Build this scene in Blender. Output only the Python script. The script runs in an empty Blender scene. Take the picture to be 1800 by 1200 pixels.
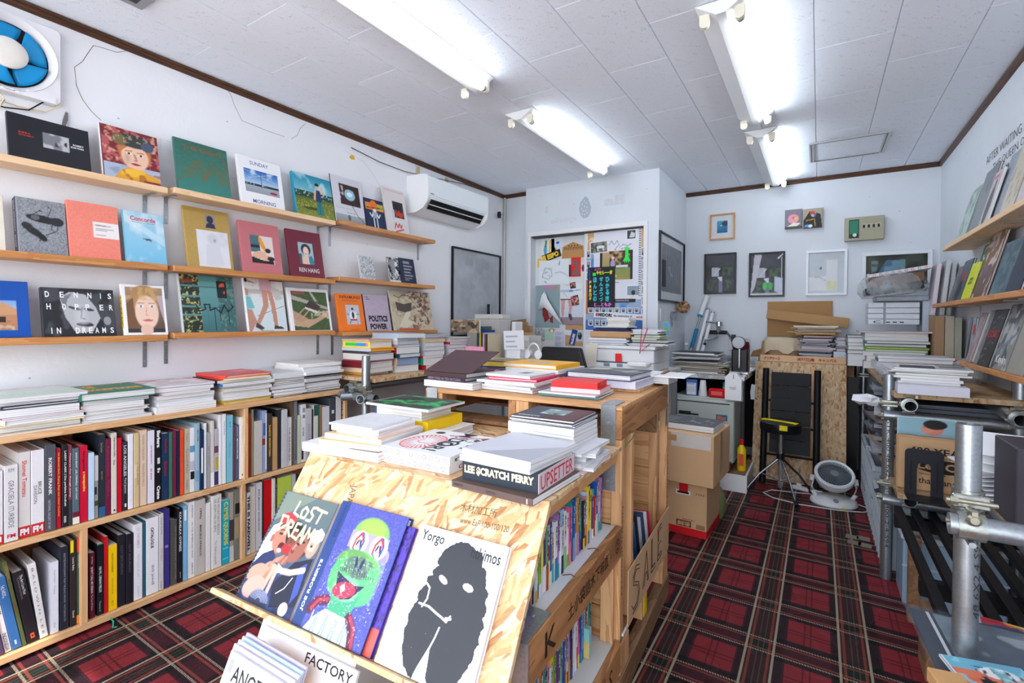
import bpy, math, random
import numpy as np
from mathutils import Matrix, Vector
random.seed(4); np.random.seed(4)
SC=bpy.context.scene; COL=SC.collection
PI=math.pi; R=math.radians
# ---------------- camera, world, exposure ----------------
EYE=1.25                                   # metres above the carpet
cd=bpy.data.cameras.new('camera'); cam=bpy.data.objects.new('camera',cd); COL.objects.link(cam); SC.camera=cam
FPX=855.; CXP=900.; CYP=572.7; PITCH=.012; ROLL=.0085; YAW=math.atan(540/855.)
cd.sensor_width=36; cd.lens=36*FPX/1800; cd.shift_y=-(600-CYP)/1800; cd.clip_start=.05
_fw=Vector((-math.sin(YAW)*math.cos(PITCH),math.cos(YAW)*math.cos(PITCH),-math.sin(PITCH)))
_rt=Vector((math.cos(YAW),math.sin(YAW),0)); _up=_rt.cross(_fw)
_r2=_rt*math.cos(ROLL)+_up*math.sin(ROLL); _u2=_up*math.cos(ROLL)-_rt*math.sin(ROLL)
def frame(o,x,y,z):
    return Matrix(((x[0],y[0],z[0],o[0]),(x[1],y[1],z[1],o[1]),(x[2],y[2],z[2],o[2]),(0,0,0,1)))
cam.matrix_world=frame((0,0,EYE),_r2,_u2,-_fw)
w=bpy.data.worlds.new('daylight'); SC.world=w; w.use_nodes=True
nt=w.node_tree; bg=nt.nodes['Background']
bg.inputs[0].default_value=(.88,.93,1.0,1); bg.inputs[1].default_value=6.0
SC.view_settings.view_transform='Standard'; SC.view_settings.look='None'; SC.view_settings.gamma=1; SC.view_settings.use_curve_mapping=False
SC.view_settings.exposure=0.22
SC.cycles.use_denoising=True
SC.cycles.max_bounces=8; SC.cycles.diffuse_bounces=5; SC.cycles.glossy_bounces=3; SC.cycles.transmission_bounces=6; SC.cycles.transparent_max_bounces=10
SC.cycles.sample_clamp_indirect=6; SC.cycles.caustics_reflective=False; SC.cycles.caustics_refractive=False
def portal(name,loc,rot,sx,sy):
    l=bpy.data.lights.new(name,'AREA'); l.shape='RECTANGLE'; l.size=sx; l.size_y=sy; l.cycles.is_portal=True
    o=bpy.data.objects.new(name,l); COL.objects.link(o); o.location=loc; o.rotation_euler=rot
portal('window_daylight',(-1,-.93,1.22),(R(90),0,0),3.2,2.42)
sl=bpy.data.lights.new('sun','SUN'); sl.energy=6.; sl.color=(1,.96,.9); sl.angle=R(.8); so=bpy.data.objects.new('sun',sl); COL.objects.link(so); so.rotation_euler=Vector((-.22,.56,-.80)).to_track_quat('-Z','Y').to_euler(); so.location=(1,-4,5)
# measuring helper: a pixel of the 1800x1200 photograph -> the point where its ray meets a real plane of the room
def P(px,py,ax,v):
    d=_fw+_r2*((px-CXP)/FPX)-_u2*((py-CYP)/FPX); i='xyz'.index(ax)
    t=(v-(EYE if i==2 else 0))/d[i]; q=d*t; q.z+=EYE; return q
# ---------------- materials ----------------
def lin(c): return tuple((v/255/12.92 if v<=10 else ((v/255+.055)/1.055)**2.4) for v in c[:3])
_M={}
def mnew(key):
    m=bpy.data.materials.new(key); m.use_nodes=True; return m,m.node_tree,m.node_tree.nodes['Principled BSDF']
def mat(c,rough=.5,var=.06,scale=30,bump=0.,metal=0.,spec=.3,coat=0.,key=None):
    k=(tuple(c),rough,var,scale,bump,metal,spec,coat)
    if k in _M: return _M[k]
    m,t,b=mnew(key or 'surface_%02x%02x%02x'%tuple(int(v) for v in c[:3])); l=lin(c)
    tc=t.nodes.new('ShaderNodeTexCoord'); n=t.nodes.new('ShaderNodeTexNoise'); n.inputs['Scale'].default_value=scale; n.inputs['Detail'].default_value=3
    t.links.new(tc.outputs['Object'],n.inputs['Vector'])
    x=t.nodes.new('ShaderNodeMix'); x.data_type='RGBA'
    x.inputs[6].default_value=(*[v*(1-var) for v in l],1); x.inputs[7].default_value=(*[min(1,v*(1+var)+var*.01) for v in l],1)
    t.links.new(n.outputs['Fac'],x.inputs[0]); t.links.new(x.outputs[2],b.inputs['Base Color'])
    b.inputs['Roughness'].default_value=rough; b.inputs['Metallic'].default_value=metal; b.inputs['Specular IOR Level'].default_value=spec; b.inputs['Coat Weight'].default_value=coat
    if coat: b.inputs['Coat Roughness'].default_value=.12
    if bump:
        u=t.nodes.new('ShaderNodeBump'); u.inputs['Strength'].default_value=bump; u.inputs['Distance'].default_value=.004
        t.links.new(n.outputs['Fac'],u.inputs['Height']); t.links.new(u.outputs[0],b.inputs['Normal'])
    _M[k]=m; return m
def node(t,kind,**kw):
    n=t.nodes.new(kind)
    for k,v in kw.items(): setattr(n,k,v)
    return n
def math_(t,op,a,b=None,c=None):
    n=node(t,'ShaderNodeMath',operation=op)
    for i,v in enumerate((a,b,c)):
        if v is None: continue
        if isinstance(v,(int,float)): n.inputs[i].default_value=v
        else: t.links.new(v,n.inputs[i])
    return n.outputs[0]
def ramp(t,fac,stops,mode='LINEAR'):
    n=node(t,'ShaderNodeValToRGB'); n.color_ramp.interpolation=mode; e=n.color_ramp.elements
    while len(e)<len(stops): e.new(.5)
    for q,(p,c) in zip(e,stops): q.position=p; q.color=(*c,1) if len(c)==3 else c
    t.links.new(fac,n.inputs[0]); return n.outputs[0]
def mix(t,fac,a,b,blend='MIX'):
    n=node(t,'ShaderNodeMix',data_type='RGBA',blend_type=blend)
    for i,v in ((0,fac),(6,a),(7,b)):
        if isinstance(v,(int,float)): n.inputs[i].default_value=v
        elif isinstance(v,tuple): n.inputs[i].default_value=(*v,1)
        else: t.links.new(v,n.inputs[i])
    return n.outputs[2]
def bump(t,b,h,strength=.3,dist=.002):
    u=node(t,'ShaderNodeBump'); u.inputs['Strength'].default_value=strength; u.inputs['Distance'].default_value=dist
    t.links.new(h,u.inputs['Height']); t.links.new(u.outputs[0],b.inputs['Normal'])
def coords(t,sc=(1,1,1),rot=(0,0,0),out='Object'):
    tc=node(t,'ShaderNodeTexCoord'); mp=node(t,'ShaderNodeMapping'); mp.inputs['Scale'].default_value=sc; v=tc.outputs[out]
    if any(rot): r=node(t,'ShaderNodeMapping'); r.inputs['Rotation'].default_value=rot; t.links.new(v,r.inputs[0]); v=r.outputs[0]
    t.links.new(v,mp.inputs[0]); return mp.outputs[0]
def wood(name,c1,c2,axis='y',ring=14,rough=.5,stretch=.12,bmp=.15):
    if name in _M: return _M[name]
    m,t,b=mnew(name); s={'x':(stretch,1,1),'y':(1,stretch,1),'z':(1,1,stretch)}[axis]
    v=coords(t,s); n=node(t,'ShaderNodeTexNoise'); n.inputs['Scale'].default_value=ring; n.inputs['Detail'].default_value=4; n.inputs['Distortion'].default_value=1.2; t.links.new(v,n.inputs[0])
    n2=node(t,'ShaderNodeTexNoise'); n2.inputs['Scale'].default_value=ring*14; n2.inputs['Detail'].default_value=2; t.links.new(v,n2.inputs[0])
    f=math_(t,'ADD',math_(t,'FRACT',math_(t,'MULTIPLY',n.outputs[0],6.)),math_(t,'MULTIPLY',n2.outputs[0],.5)); f=math_(t,'MULTIPLY',f,.66)
    c=ramp(t,f,[(.1,lin(c1)),(.62,tuple((p+q)/2 for p,q in zip(lin(c1),lin(c2)))),(.95,lin(c2))])
    t.links.new(c,b.inputs['Base Color']); b.inputs['Roughness'].default_value=rough; bump(t,b,f,bmp,.001); _M[name]=m; return m
def paper():
    if 'paper' in _M: return _M['paper']
    m,t,b=mnew('page_block'); v=coords(t,(2,2,900)); n=node(t,'ShaderNodeTexNoise'); n.inputs['Scale'].default_value=1.; n.inputs['Detail'].default_value=2; t.links.new(v,n.inputs[0])
    c=ramp(t,n.outputs[0],[(.3,lin((150,148,150))),(.45,lin((222,221,222))),(.7,lin((240,239,238)))]); t.links.new(c,b.inputs['Base Color']); b.inputs['Roughness'].default_value=.8
    _M['paper']=m; return m
def printm():
    if 'print' in _M: return _M['print']
    m,t,b=mnew('printed_image'); a=node(t,'ShaderNodeVertexColor'); a.layer_name='Col'; n=node(t,'ShaderNodeTexNoise'); n.inputs['Scale'].default_value=400
    t.links.new(coords(t),n.inputs[0]); c=mix(t,math_(t,'MULTIPLY',n.outputs[0],.3),a.outputs[0],(.72,.72,.72),'MULTIPLY'); t.links.new(c,b.inputs['Base Color']); b.inputs['Roughness'].default_value=.4; b.inputs['Specular IOR Level'].default_value=.3
    _M['print']=m; return m
def emis(c,s):
    k=('em',c,s)
    if k in _M: return _M[k]
    m,t,b=mnew('lamp_glow'); b.inputs['Base Color'].default_value=(*lin(c),1); b.inputs['Emission Color'].default_value=(*lin(c),1); b.inputs['Emission Strength'].default_value=s; _M[k]=m; return m
def glass(c=(235,240,245),alpha=.12,rough=.05,key='clear_plastic'):
    k=('gl',c,alpha,rough)
    if k in _M: return _M[k]
    m,t,b=mnew(key); n=node(t,'ShaderNodeTexNoise'); n.inputs['Scale'].default_value=14; t.links.new(coords(t),n.inputs[0])
    b.inputs['Base Color'].default_value=(*lin(c),1); b.inputs['Roughness'].default_value=rough; t.links.new(math_(t,'MULTIPLY',n.outputs[0],alpha*2),b.inputs['Alpha']); bump(t,b,n.outputs[0],.35,.01); _M[k]=m; return m
def steel(c=(175,182,188),rough=.33,key='galvanised_steel'):
    k=('st',c,rough)
    if k in _M: return _M[k]
    m,t,b=mnew(key); v=coords(t); n=node(t,'ShaderNodeTexVoronoi'); n.inputs['Scale'].default_value=130; t.links.new(v,n.inputs[0]); n2=node(t,'ShaderNodeTexNoise'); n2.inputs['Scale'].default_value=18; t.links.new(v,n2.inputs[0])
    l=lin(c); t.links.new(mix(t,math_(t,'MULTIPLY',n.outputs['Distance'],.6),tuple(v*.75 for v in l),tuple(min(1,v*1.15) for v in l)),b.inputs['Base Color'])
    t.links.new(math_(t,'ADD',math_(t,'MULTIPLY',n2.outputs[0],.25),rough-.1),b.inputs['Roughness']); b.inputs['Metallic'].default_value=.85; _M[k]=m; return m
# ---------------- mesh helpers ----------------
class MB:
    def __init__(s): s.v=[]; s.f=[]; s.m=[]; s.mi=0
    def add(s,vs,fs,M=None):
        o=len(s.v); s.v+= [tuple(M@Vector(p)) for p in vs] if M is not None else [tuple(p) for p in vs]
        s.f+=[tuple(i+o for i in f) for f in fs]; s.m+=[s.mi]*len(fs); return s
    def box(s,x0,y0,z0,x1,y1,z1,M=None,mi=None):
        if mi is not None: s.mi=mi
        return s.add([(x0,y0,z0),(x1,y0,z0),(x1,y1,z0),(x0,y1,z0),(x0,y0,z1),(x1,y0,z1),(x1,y1,z1),(x0,y1,z1)],[(0,3,2,1),(4,5,6,7),(0,1,5,4),(1,2,6,5),(2,3,7,6),(3,0,4,7)],M)
    def bev(s,x0,y0,z0,x1,y1,z1,b,M=None):   # box with all vertical & horizontal edges chamfered (24 verts)
        vs=[];idx={}
        X=(x0,x1);Y=(y0,y1);Z=(z0,z1)
        for i in(0,1):
            for j in(0,1):
                for k in(0,1):
                    sx=b*(1-2*i);sy=b*(1-2*j);sz=b*(1-2*k)
                    idx[i,j,k]=len(vs); vs+=[(X[i],Y[j]+sy,Z[k]+sz),(X[i]+sx,Y[j],Z[k]+sz),(X[i]+sx,Y[j]+sy,Z[k])]
        g=lambda i,j,k,a: idx[i,j,k]+a
        F=[]
        for i in(0,1): q=[g(i,0,0,0),g(i,1,0,0),g(i,1,1,0),g(i,0,1,0)]; F.append(q if i else q[::-1])
        for j in(0,1): q=[g(0,j,0,1),g(1,j,0,1),g(1,j,1,1),g(0,j,1,1)]; F.append(q if not j else q[::-1])
        for k in(0,1): q=[g(0,0,k,2),g(1,0,k,2),g(1,1,k,2),g(0,1,k,2)]; F.append(q if k else q[::-1])
        for a in(0,1):
            for c in(0,1):
                q=[g(a,c,0,0),g(a,c,1,0),g(a,c,1,1),g(a,c,0,1)]; F.append(q if (a^c) else q[::-1])
                q=[g(a,0,c,0),g(a,1,c,0),g(a,1,c,2),g(a,0,c,2)]; F.append(q[::-1] if (a^c) else q)
                q=[g(0,a,c,1),g(1,a,c,1),g(1,a,c,2),g(0,a,c,2)]; F.append(q if (a^c) else q[::-1])
                for k in(0,1): 
                    pass
        for (i,j,k),o in idx.items():
            q=[o,o+1,o+2]; F.append(q if (i+j+k)%2 else q[::-1])
        return s.add(vs,F,M)
    def cyl(s,p0,p1,r,n=12,r1=None,caps=True):
        p0=Vector(p0);p1=Vector(p1); r1=r if r1 is None else r1; d=(p1-p0); q=d.normalized().to_track_quat('Z','Y').to_matrix(); vs=[]
        for i in range(n):
            a=2*PI*i/n; e=q@Vector((math.cos(a),math.sin(a),0)); vs+= [p0+e*r,p1+e*r1]
        fs=[(2*i,2*((i+1)%n),2*((i+1)%n)+1,2*i+1) for i in range(n)]
        if caps: fs+=[tuple(2*i for i in range(n))[::-1],tuple(2*i+1 for i in range(n))]
        return s.add(vs,fs)
    def pipe(s,p0,p1,r,ri,n=20):
        p0=Vector(p0);p1=Vector(p1); d=(p1-p0); q=d.normalized().to_track_quat('Z','Y').to_matrix(); vs=[]
        for i in range(n):
            a=2*PI*i/n; e=q@Vector((math.cos(a),math.sin(a),0)); vs+=[p0+e*r,p1+e*r,p0+e*ri,p1+e*ri]
        fs=[]
        for i in range(n):
            a=4*i;b=4*((i+1)%n); fs+=[(a,b,b+1,a+1),(a+2,a+3,b+3,b+2),(a,a+2,b+2,b),(a+1,b+1,b+3,a+3)]
        return s.add(vs,fs)
    def tube(s,pts,r,n=8,closed=False):
        pts=[Vector(p) for p in pts]; N=len(pts); vs=[];fs=[]; up=Vector((0,0,1))
        for i,p in enumerate(pts):
            a=pts[i-1] if (i or closed) else p; b=pts[(i+1)%N] if (i<N-1 or closed) else p; t=(b-a).normalized()
            e1=t.cross(up); e1=e1.normalized() if e1.length>1e-4 else Vector((1,0,0)); e2=t.cross(e1).normalized()
            for k in range(n):
                an=2*PI*k/n; vs.append(p+e1*(r*math.cos(an))+e2*(r*math.sin(an)))
        for i in range(N if closed else N-1):
            for k in range(n):
                a=i*n+k;b=i*n+(k+1)%n;c=((i+1)%N)*n+(k+1)%n;d=((i+1)%N)*n+k; fs.append((a,b,c,d))
        if not closed: fs+=[tuple(range(n))[::-1],tuple((N-1)*n+k for k in range(n))]
        return s.add(vs,fs)
    def lathe(s,prof,n=24,M=None,cap=True):
        vs=[];fs=[];K=len(prof)
        for i in range(n):
            a=2*PI*i/n
            for r,z in prof: vs.append((r*math.cos(a),r*math.sin(a),z))
        for i in range(n):
            for k in range(K-1):
                a=i*K+k;b=((i+1)%n)*K+k; fs.append((a,b,b+1,a+1))
        if cap: fs+=[tuple(i*K for i in range(n))[::-1],tuple(i*K+K-1 for i in range(n))]
        return s.add(vs,fs,M)
    def prism(s,poly,z0,z1,M=None):
        n=len(poly); return s.add([(x,y,z0) for x,y in poly]+[(x,y,z1) for x,y in poly],[tuple(range(n))[::-1],tuple(range(n,2*n))]+[(i,(i+1)%n,n+(i+1)%n,n+i) for i in range(n)],M)
    def obj(s,name,mats,parent=None,M=None,smooth=False,bevel=0,noshare=None):
        me=bpy.data.meshes.new(name); me.from_pydata(s.v,[],s.f)
        if not isinstance(mats,(list,tuple)): mats=[mats]
        for m in mats: me.materials.append(m)
        if len(mats)>1: me.polygons.foreach_set('material_index',s.m)
        if smooth:
            me.polygons.foreach_set('use_smooth',[True]*len(me.polygons))
            me.set_sharp_from_angle(angle=R(smooth if smooth is not True else 40))
        me.update(); return link(name,me,parent,M,bevel)
def link(name,me,parent=None,M=None,bevel=0):
    o=bpy.data.objects.new(name,me); COL.objects.link(o)
    if parent is not None: o.parent=parent
    if M is not None: o.matrix_basis=M
    if bevel:
        b=o.modifiers.new('edge','BEVEL'); b.width=bevel; b.segments=2; b.limit_method='ANGLE'
    return o
def tag(o,label=None,cat=None,group=None,kind=None):
    if label: o['label']=label
    if cat: o['category']=cat
    if group: o['group']=group
    if kind: o['kind']=kind
    return o
def thing(name,label,cat,M=None,group=None):
    o=bpy.data.objects.new(name,None); COL.objects.link(o); o.empty_display_size=.05
    if M is not None: o.matrix_basis=M
    return tag(o,label,cat,group)
def T(x,y,z,rz=0): return Matrix.Translation((x,y,z))@Matrix.Rotation(rz,4,'Z')
def struct(mb,name,m,parent=None,**k):
    o=mb.obj(name,m,parent,**k); 
    if parent is None: o['kind']='structure'
    return o
def copy_tree(o,parent=None,kids=None):
    c=o.copy(); COL.objects.link(c)
    if parent is not None: c.parent=parent
    for ch in [q for q in bpy.data.objects if q.parent is o and q is not c]: copy_tree(ch,c)
    return c
# text as thin mesh stretched into a rectangle of its surface
_T={}
def text_mesh(s,bold=0.,res=2):
    k=(s,bold)
    if k in _T: return _T[k]
    c=bpy.data.curves.new('lettering','FONT'); c.body=s; c.resolution_u=res; c.offset=bold; c.size=1; c.fill_mode='FRONT'
    o=bpy.data.objects.new('t',c); COL.objects.link(o); dg=bpy.context.evaluated_depsgraph_get(); 
    me=bpy.data.meshes.new_from_object(o.evaluated_get(dg)); bpy.data.objects.remove(o); me.materials.clear()
    n=len(me.vertices); a=np.zeros(n*3); me.vertices.foreach_get('co',a); a=a.reshape(-1,3)
    if n==0: a=np.zeros((1,3))
    lo=a.min(0); hi=a.max(0); _T[k]=(me,lo,hi); return _T[k]
def text(s,parent,M,x0,y0,x1,y1,m,bold=0.02,keep=False,name='lettering',rot=0,italic=0):
    """letters of s fill the rectangle x0..x1, y0..y1 of the plane M (parent space)"""
    me,lo,hi=text_mesh(s,bold); n=len(me.vertices)
    if n==0: return None
    a=np.zeros(n*3); me.vertices.foreach_get('co',a); a=a.reshape(-1,3)
    w=max(hi[0]-lo[0],1e-6); h=max(hi[1]-lo[1],1e-6); sx=(x1-x0)/w; sy=(y1-y0)/h
    if keep: sx=sy=min(sx,sy)
    a=(a-lo)*[sx,sy,0]; a[:,0]+=a[:,1]*italic
    a+=[x0,y0,0]; q=me.copy(); q.vertices.foreach_set('co',a.ravel()); q.materials.append(m)
    return link(name,q,parent,M)
# ---------------- flat prints: colours laid into the vertices of a fine grid ----------------
class Pt:
    def __init__(s,w,h,c=(255,255,255),seed=0):
        s.w=w;s.h=h; s.a=np.ones((h,w,3))*np.array(c,float); s.v,s.u=np.mgrid[0:h,0:w].astype(float); s.u/=w-1; s.v=s.v/(h-1); s.k=h/w; s.r=np.random.RandomState(seed)
    def f(s,m,c,al=1.): m=(m*al)[...,None] if hasattr(m,'ndim') else al; s.a=s.a*(1-m)+np.array(c,float)*m; return s
    def el(s,x,y,rx,ry,c,rot=0,al=1.,soft=.12):
        u=s.u-x; v=(s.v-y)*s.k; a=R(rot); p=u*math.cos(a)+v*math.sin(a); q=-u*math.sin(a)+v*math.cos(a)
        d=np.sqrt((p/rx)**2+(q/(ry*s.k))**2); return s.f(np.clip((1-d)/soft,0,1),c,al)
    def re(s,x0,y0,x1,y1,c,al=1.): return s.f(((s.u>=x0)&(s.u<=x1)&(s.v>=y0)&(s.v<=y1)).astype(float),c,al)
    def po(s,pts,c,al=1.):
        m=np.zeros((s.h,s.w),bool); n=len(pts)
        for i in range(n):
            (x1,y1),(x2,y2)=pts[i],pts[(i+1)%n]
            if y1==y2: continue
            m^=((y1>s.v)!=(y2>s.v))&(s.u<(x2-x1)*(s.v-y1)/(y2-y1)+x1)
        return s.f(m.astype(float),c,al)
    def ln(s,pts,wd,c,al=1.):
        d=np.full((s.h,s.w),9.)
        for (x1,y1),(x2,y2) in zip(pts,pts[1:]):
            dx=x2-x1;dy=(y2-y1)*s.k; L=dx*dx+dy*dy+1e-12; t=np.clip(((s.u-x1)*dx+(s.v-y1)*s.k*dy)/L,0,1); d=np.minimum(d,np.hypot(s.u-x1-t*dx,(s.v-y1)*s.k-t*dy))
        return s.f(np.clip((wd-d)/(.35*wd)+.5,0,1),c,al)
    def gr(s,c0,c1,y0=0,y1=1,x0=0,x1=1):
        t=np.clip((s.v-y0)/(y1-y0),0,1)[...,None]; m=((s.u>=x0)&(s.u<=x1)&(s.v>=y0)&(s.v<=y1))[...,None]
        s.a=np.where(m,np.array(c0,float)*(1-t)+np.array(c1,float)*t,s.a); return s
    def noise(s,n,oct=1):
        o=np.zeros((s.h,s.w)); am=1;tot=0
        for q in range(oct):
            nx=max(2,int(n*2**q)); ny=max(2,int(n*s.k*2**q)); g=s.r.rand(ny+2,nx+2); x=s.u*nx; y=s.v*ny; i=x.astype(int);j=y.astype(int);fx=x-i;fy=y-j; fx=fx*fx*(3-2*fx);fy=fy*fy*(3-2*fy)
            o+=am*((g[j,i]*(1-fx)+g[j,i+1]*fx)*(1-fy)+(g[j+1,i]*(1-fx)+g[j+1,i+1]*fx)*fy); tot+=am; am*=.55
        return o/tot
    def nz(s,n,c,lo=.5,hi=.6,al=1.,box=None,oct=2):
        m=np.clip((s.noise(n,oct)-lo)/(hi-lo),0,1)
        if box: m=m*((s.u>=box[0])&(s.u<=box[2])&(s.v>=box[1])&(s.v<=box[3]))
        return s.f(m,c,al)
    def face(s,x,y,r,skin,hair,k=1.3,lip=(190,80,80),hat=None):
        q=r*k/s.k
        s.el(x,y+q*.25,r*1.22,q*1.1,hair); s.el(x,y,r,q,skin); sh=tuple(c*.72 for c in skin)
        s.el(x-r*.55,y-q*.2,r*.3,q*.5,sh,al=.5,soft=.8); s.ln([(x-r*.05,y+q*.1),(x+r*.08,y-q*.25)],r*.07,sh); s.el(x,y-q*.27,r*.2,q*.08,sh,soft=.6)
        for d in(-.42,.4): s.el(x+d*r,y+q*.14,r*.2,q*.08,(250,250,250),soft=.4); s.el(x+d*r,y+q*.14,r*.1,q*.08,(40,40,50)); s.ln([(x+(d-.22)*r,y+q*.3),(x+(d+.2)*r,y+q*.32)],r*.05,hair)
        s.el(x,y-q*.52,r*.34,q*.1,lip,soft=.4); s.ln([(x-r*.34,y-q*.52),(x+r*.34,y-q*.52)],r*.025,tuple(c*.5 for c in lip))
        s.po([(x-r*.95,y+q*.2),(x-r*1.0,y+q*.9),(x,y+q*1.2),(x+r,y+q*.9),(x+r*.95,y+q*.2),(x+r*.6,y+q*.68),(x-r*.2,y+q*.82)],hair); return s
    def mesh(s,name,w,h):
        """grid w x h metres, origin at its lower corner, in the xy plane"""
        W,H=s.w,s.h; me=bpy.data.meshes.new(name); co=np.zeros((H,W,3)); co[...,0]=s.u*w; co[...,1]=s.v*h
        me.vertices.add(W*H); me.vertices.foreach_set('co',co.ravel()); j,i=np.mgrid[0:H-1,0:W-1]; a=(j*W+i).ravel(); q=np.stack([a,a+1,a+W+1,a+W],1).astype(np.int32); n=len(q)
        me.loops.add(n*4); me.loops.foreach_set('vertex_index',q.ravel()); me.polygons.add(n); me.polygons.foreach_set('loop_start',np.arange(n,dtype=np.int32)*4)
        me.update(calc_edges=True); c=np.clip(s.a/255,0,1); c=np.where(c<.04045,c/12.92,((c+.055)/1.055)**2.4); k=np.ones((H,W,4),np.float32); k[...,:3]=c
        at=me.color_attributes.new('Col','FLOAT_COLOR','POINT'); at.data.foreach_set('color',k.ravel()); me.materials.append(printm()); return me
SK=(228,178,150)
def A(w,h,c=(255,255,255),seed=1): return Pt(w,h,c,seed)
def art_boy():
    a=A(70,84,(120,40,45)); a.nz(11,(180,90,95),.5,.6); a.nz(13,(215,170,140),.62,.7,.8); a.gr((170,180,200),(170,180,200),0,.3); a.nz(5,(120,140,170),.5,.7,.6,(0,0,1,.3))
    a.face(.56,.5,.26,(235,190,165),(190,120,70),1.35,(200,60,70)); a.el(.56,.8,.36,.14,(60,65,60)); a.el(.3,.78,.14,.12,(120,105,70)); a.nz(24,(190,170,150),.6,.66,.7,(.2,.74,.95,.95)); a.el(.8,.74,.13,.10,(80,86,110),rot=30)
    a.po([(.3,.2),(.45,.27),(.7,.24),(.98,.12),(1,0),(.15,0)],(225,160,40)); a.el(.5,.17,.24,.08,(240,185,60),rot=15); a.nz(9,(160,95,30),.6,.7,.7,(.2,0,1,.22)); a.re(.7,0,1,.07,(170,70,60)); return a
def art_green():
    a=A(60,70,(62,112,98)); a.gr((60,128,118),(58,100,84)); m=(a.v<.55); a.ln([(.02,.2),(.3,.5),(.5,.3),(.7,.6),(.98,.3)],.03,(110,100,60),.6); a.nz(12,(140,95,50),.5,.75,.75,(.1,.25,1,.75),3); a.nz(30,(40,130,125),.5,.7,.5); return a
def art_sky(w=70,h=52):
    a=A(w,h,(60,120,190)); a.gr((190,215,235),(40,100,180),.35,1); a.nz(4,(240,244,250),.52,.75,.8,(0,.4,1,1),3); a.ln([(0,.95),(.9,.6)],.008,(230,240,250),.6); a.ln([(.1,.6),(.9,1)],.008,(230,240,250),.6)
    a.gr((150,155,165),(165,170,178),0,.3); a.nz(20,(40,50,45),.2,.4,1,(0,.3,1,.4)); a.el(.82,.12,.12,.06,(150,50,70)); a.ln([(.48,.25),(.48,.95)],.008,(70,80,90)); return a
def art_meadow():
    a=A(80,80,(70,160,185)); a.gr((150,200,215),(30,135,165),.5,1); a.nz(4,(220,235,240),.55,.75,.7,(0,.5,1,1),3); a.nz(26,(45,65,40),.25,.45,1,(0,.42,1,.6),2); a.gr((125,135,55),(95,110,50),0,.45); a.nz(40,(190,175,60),.62,.7,.8,(0,0,1,.4)); a.el(.45,.2,.3,.035,(50,60,25),al=.8)
    a.po([(.52,.08),(.55,.42),(.68,.42),(.72,.08)],(45,125,125)); a.ln([(.62,.1),(.62,.4)],.008,(20,70,75)); a.re(.54,.4,.68,.68,(40,60,95)); a.ln([(.54,.66),(.5,.45)],.025,SK); a.ln([(.68,.66),(.76,.62),(.7,.75)],.022,SK); a.el(.61,.78,.055,.055,SK); a.el(.6,.81,.06,.04,(35,25,25)); return a
def art_tv():
    a=A(56,70,(212,212,220)); a.re(.22,.4,.9,.85,(60,38,36)); a.el(.56,.63,.19,.13,(150,195,215)); a.re(.42,.54,.7,.73,(150,195,215)); a.el(.56,.64,.1,.05,(230,240,245)); a.nz(9,(230,225,215),.6,.7,.8,(.22,.45,.36,.8)); a.nz(9,(20,20,20),.6,.7,.8,(.76,.45,.9,.8))
    a.gr((135,138,142),(165,168,172),0,.18); a.el(.45,.12,.05,.07,(90,95,80)); a.ln([(.6,.4),(.75,.2),(.98,.05)],.01,(60,60,65)); return a
def art_navy():
    a=A(36,50,(22,38,80)); a.re(0,.62,1,.86,(228,140,45)); a.re(.68,.66,.98,.86,(190,180,70)); a.el(.45,.78,.22,.2,(235,120,35)); a.ln([(.05,.68),(.95,.74)],.02,(30,45,85)); 
    for x in(.38,.56): a.ln([(x,.02),(x,.35)],.025,(225,228,230))
    a.el(.48,.48,.17,.14,(200,205,215),al=.8); a.ln([(.2,.5),(.3,.38),(.36,.48)],.03,(225,228,230)); a.ln([(.76,.5),(.66,.38),(.6,.48)],.03,(225,228,230)); a.el(.48,.62,.1,.06,(225,228,230)); return a
def art_max():
    a=A(50,60,(222,214,214)); a.re(.38,.34,.86,.72,(45,38,40)); a.el(.62,.6,.2,.1,(20,18,20)); a.re(.4,.36,.84,.52,(200,60,45)); a.nz(14,(30,25,25),.5,.6,.9,(.38,.34,.86,.55)); a.re(.3,.3,.42,.52,(200,205,208)); a.ln([(.35,.1),(.42,.22),(.5,.12),(.58,.22),(.64,.12),(.7,.2)],.02,(205,40,45)); a.ln([(.38,.02),(.75,.1)],.018,(205,40,45)); return a
def art_shoes():
    a=A(64,72,(150,153,160)); a.nz(60,(105,108,115),.4,.7,.8,None,2); 
    a.el(.5,.64,.36,.075,(30,30,34),rot=-6); a.el(.8,.62,.16,.085,(35,35,40)); a.el(.35,.66,.1,.05,(95,95,100)); a.el(.3,.4,.23,.07,(35,35,40),rot=-28); a.el(.47,.3,.12,.06,(28,28,32),rot=-30); a.el(.18,.48,.13,.07,(40,40,44),rot=-20)
    for p in([(.6,.68),(.7,.85),(.62,.9)],[(.55,.35),(.8,.45),(.82,.58)],[(.3,.7),(.45,.8),(.5,.78)],[(.5,.3),(.4,.22)],[(.7,.6),(.68,.45)]): a.ln(p,.008,(35,35,38))
    return a
def art_coral():
    a=A(60,70,(238,136,118)); a.nz(40,(228,120,104),.4,.7,.5); a.re(.47,.38,1,.68,(236,228,228)); 
    for y in(.6,.54,.51,.48,.43): a.re(.52,y,.52+.3*(y%.07)/.07+.15,y+.012,(160,150,155))
    return a
def art_sky2():
    a=A(56,64,(120,185,215)); a.gr((120,190,225),(165,205,225)); a.nz(3,(214,230,238),.45,.7,.9,None,3); a.po([(0,.8),(1,.35),(1,.5),(0,.95)],(225,235,240),.5); a.el(.55,.47,.12,.014,(40,60,80),rot=-4); a.po([(.48,.42),(.56,.48),(.6,.56),(.56,.47),(.66,.42),(.55,.455)],(50,60,80)); a.el(.62,.44,.03,.01,(200,120,80)); return a
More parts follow.
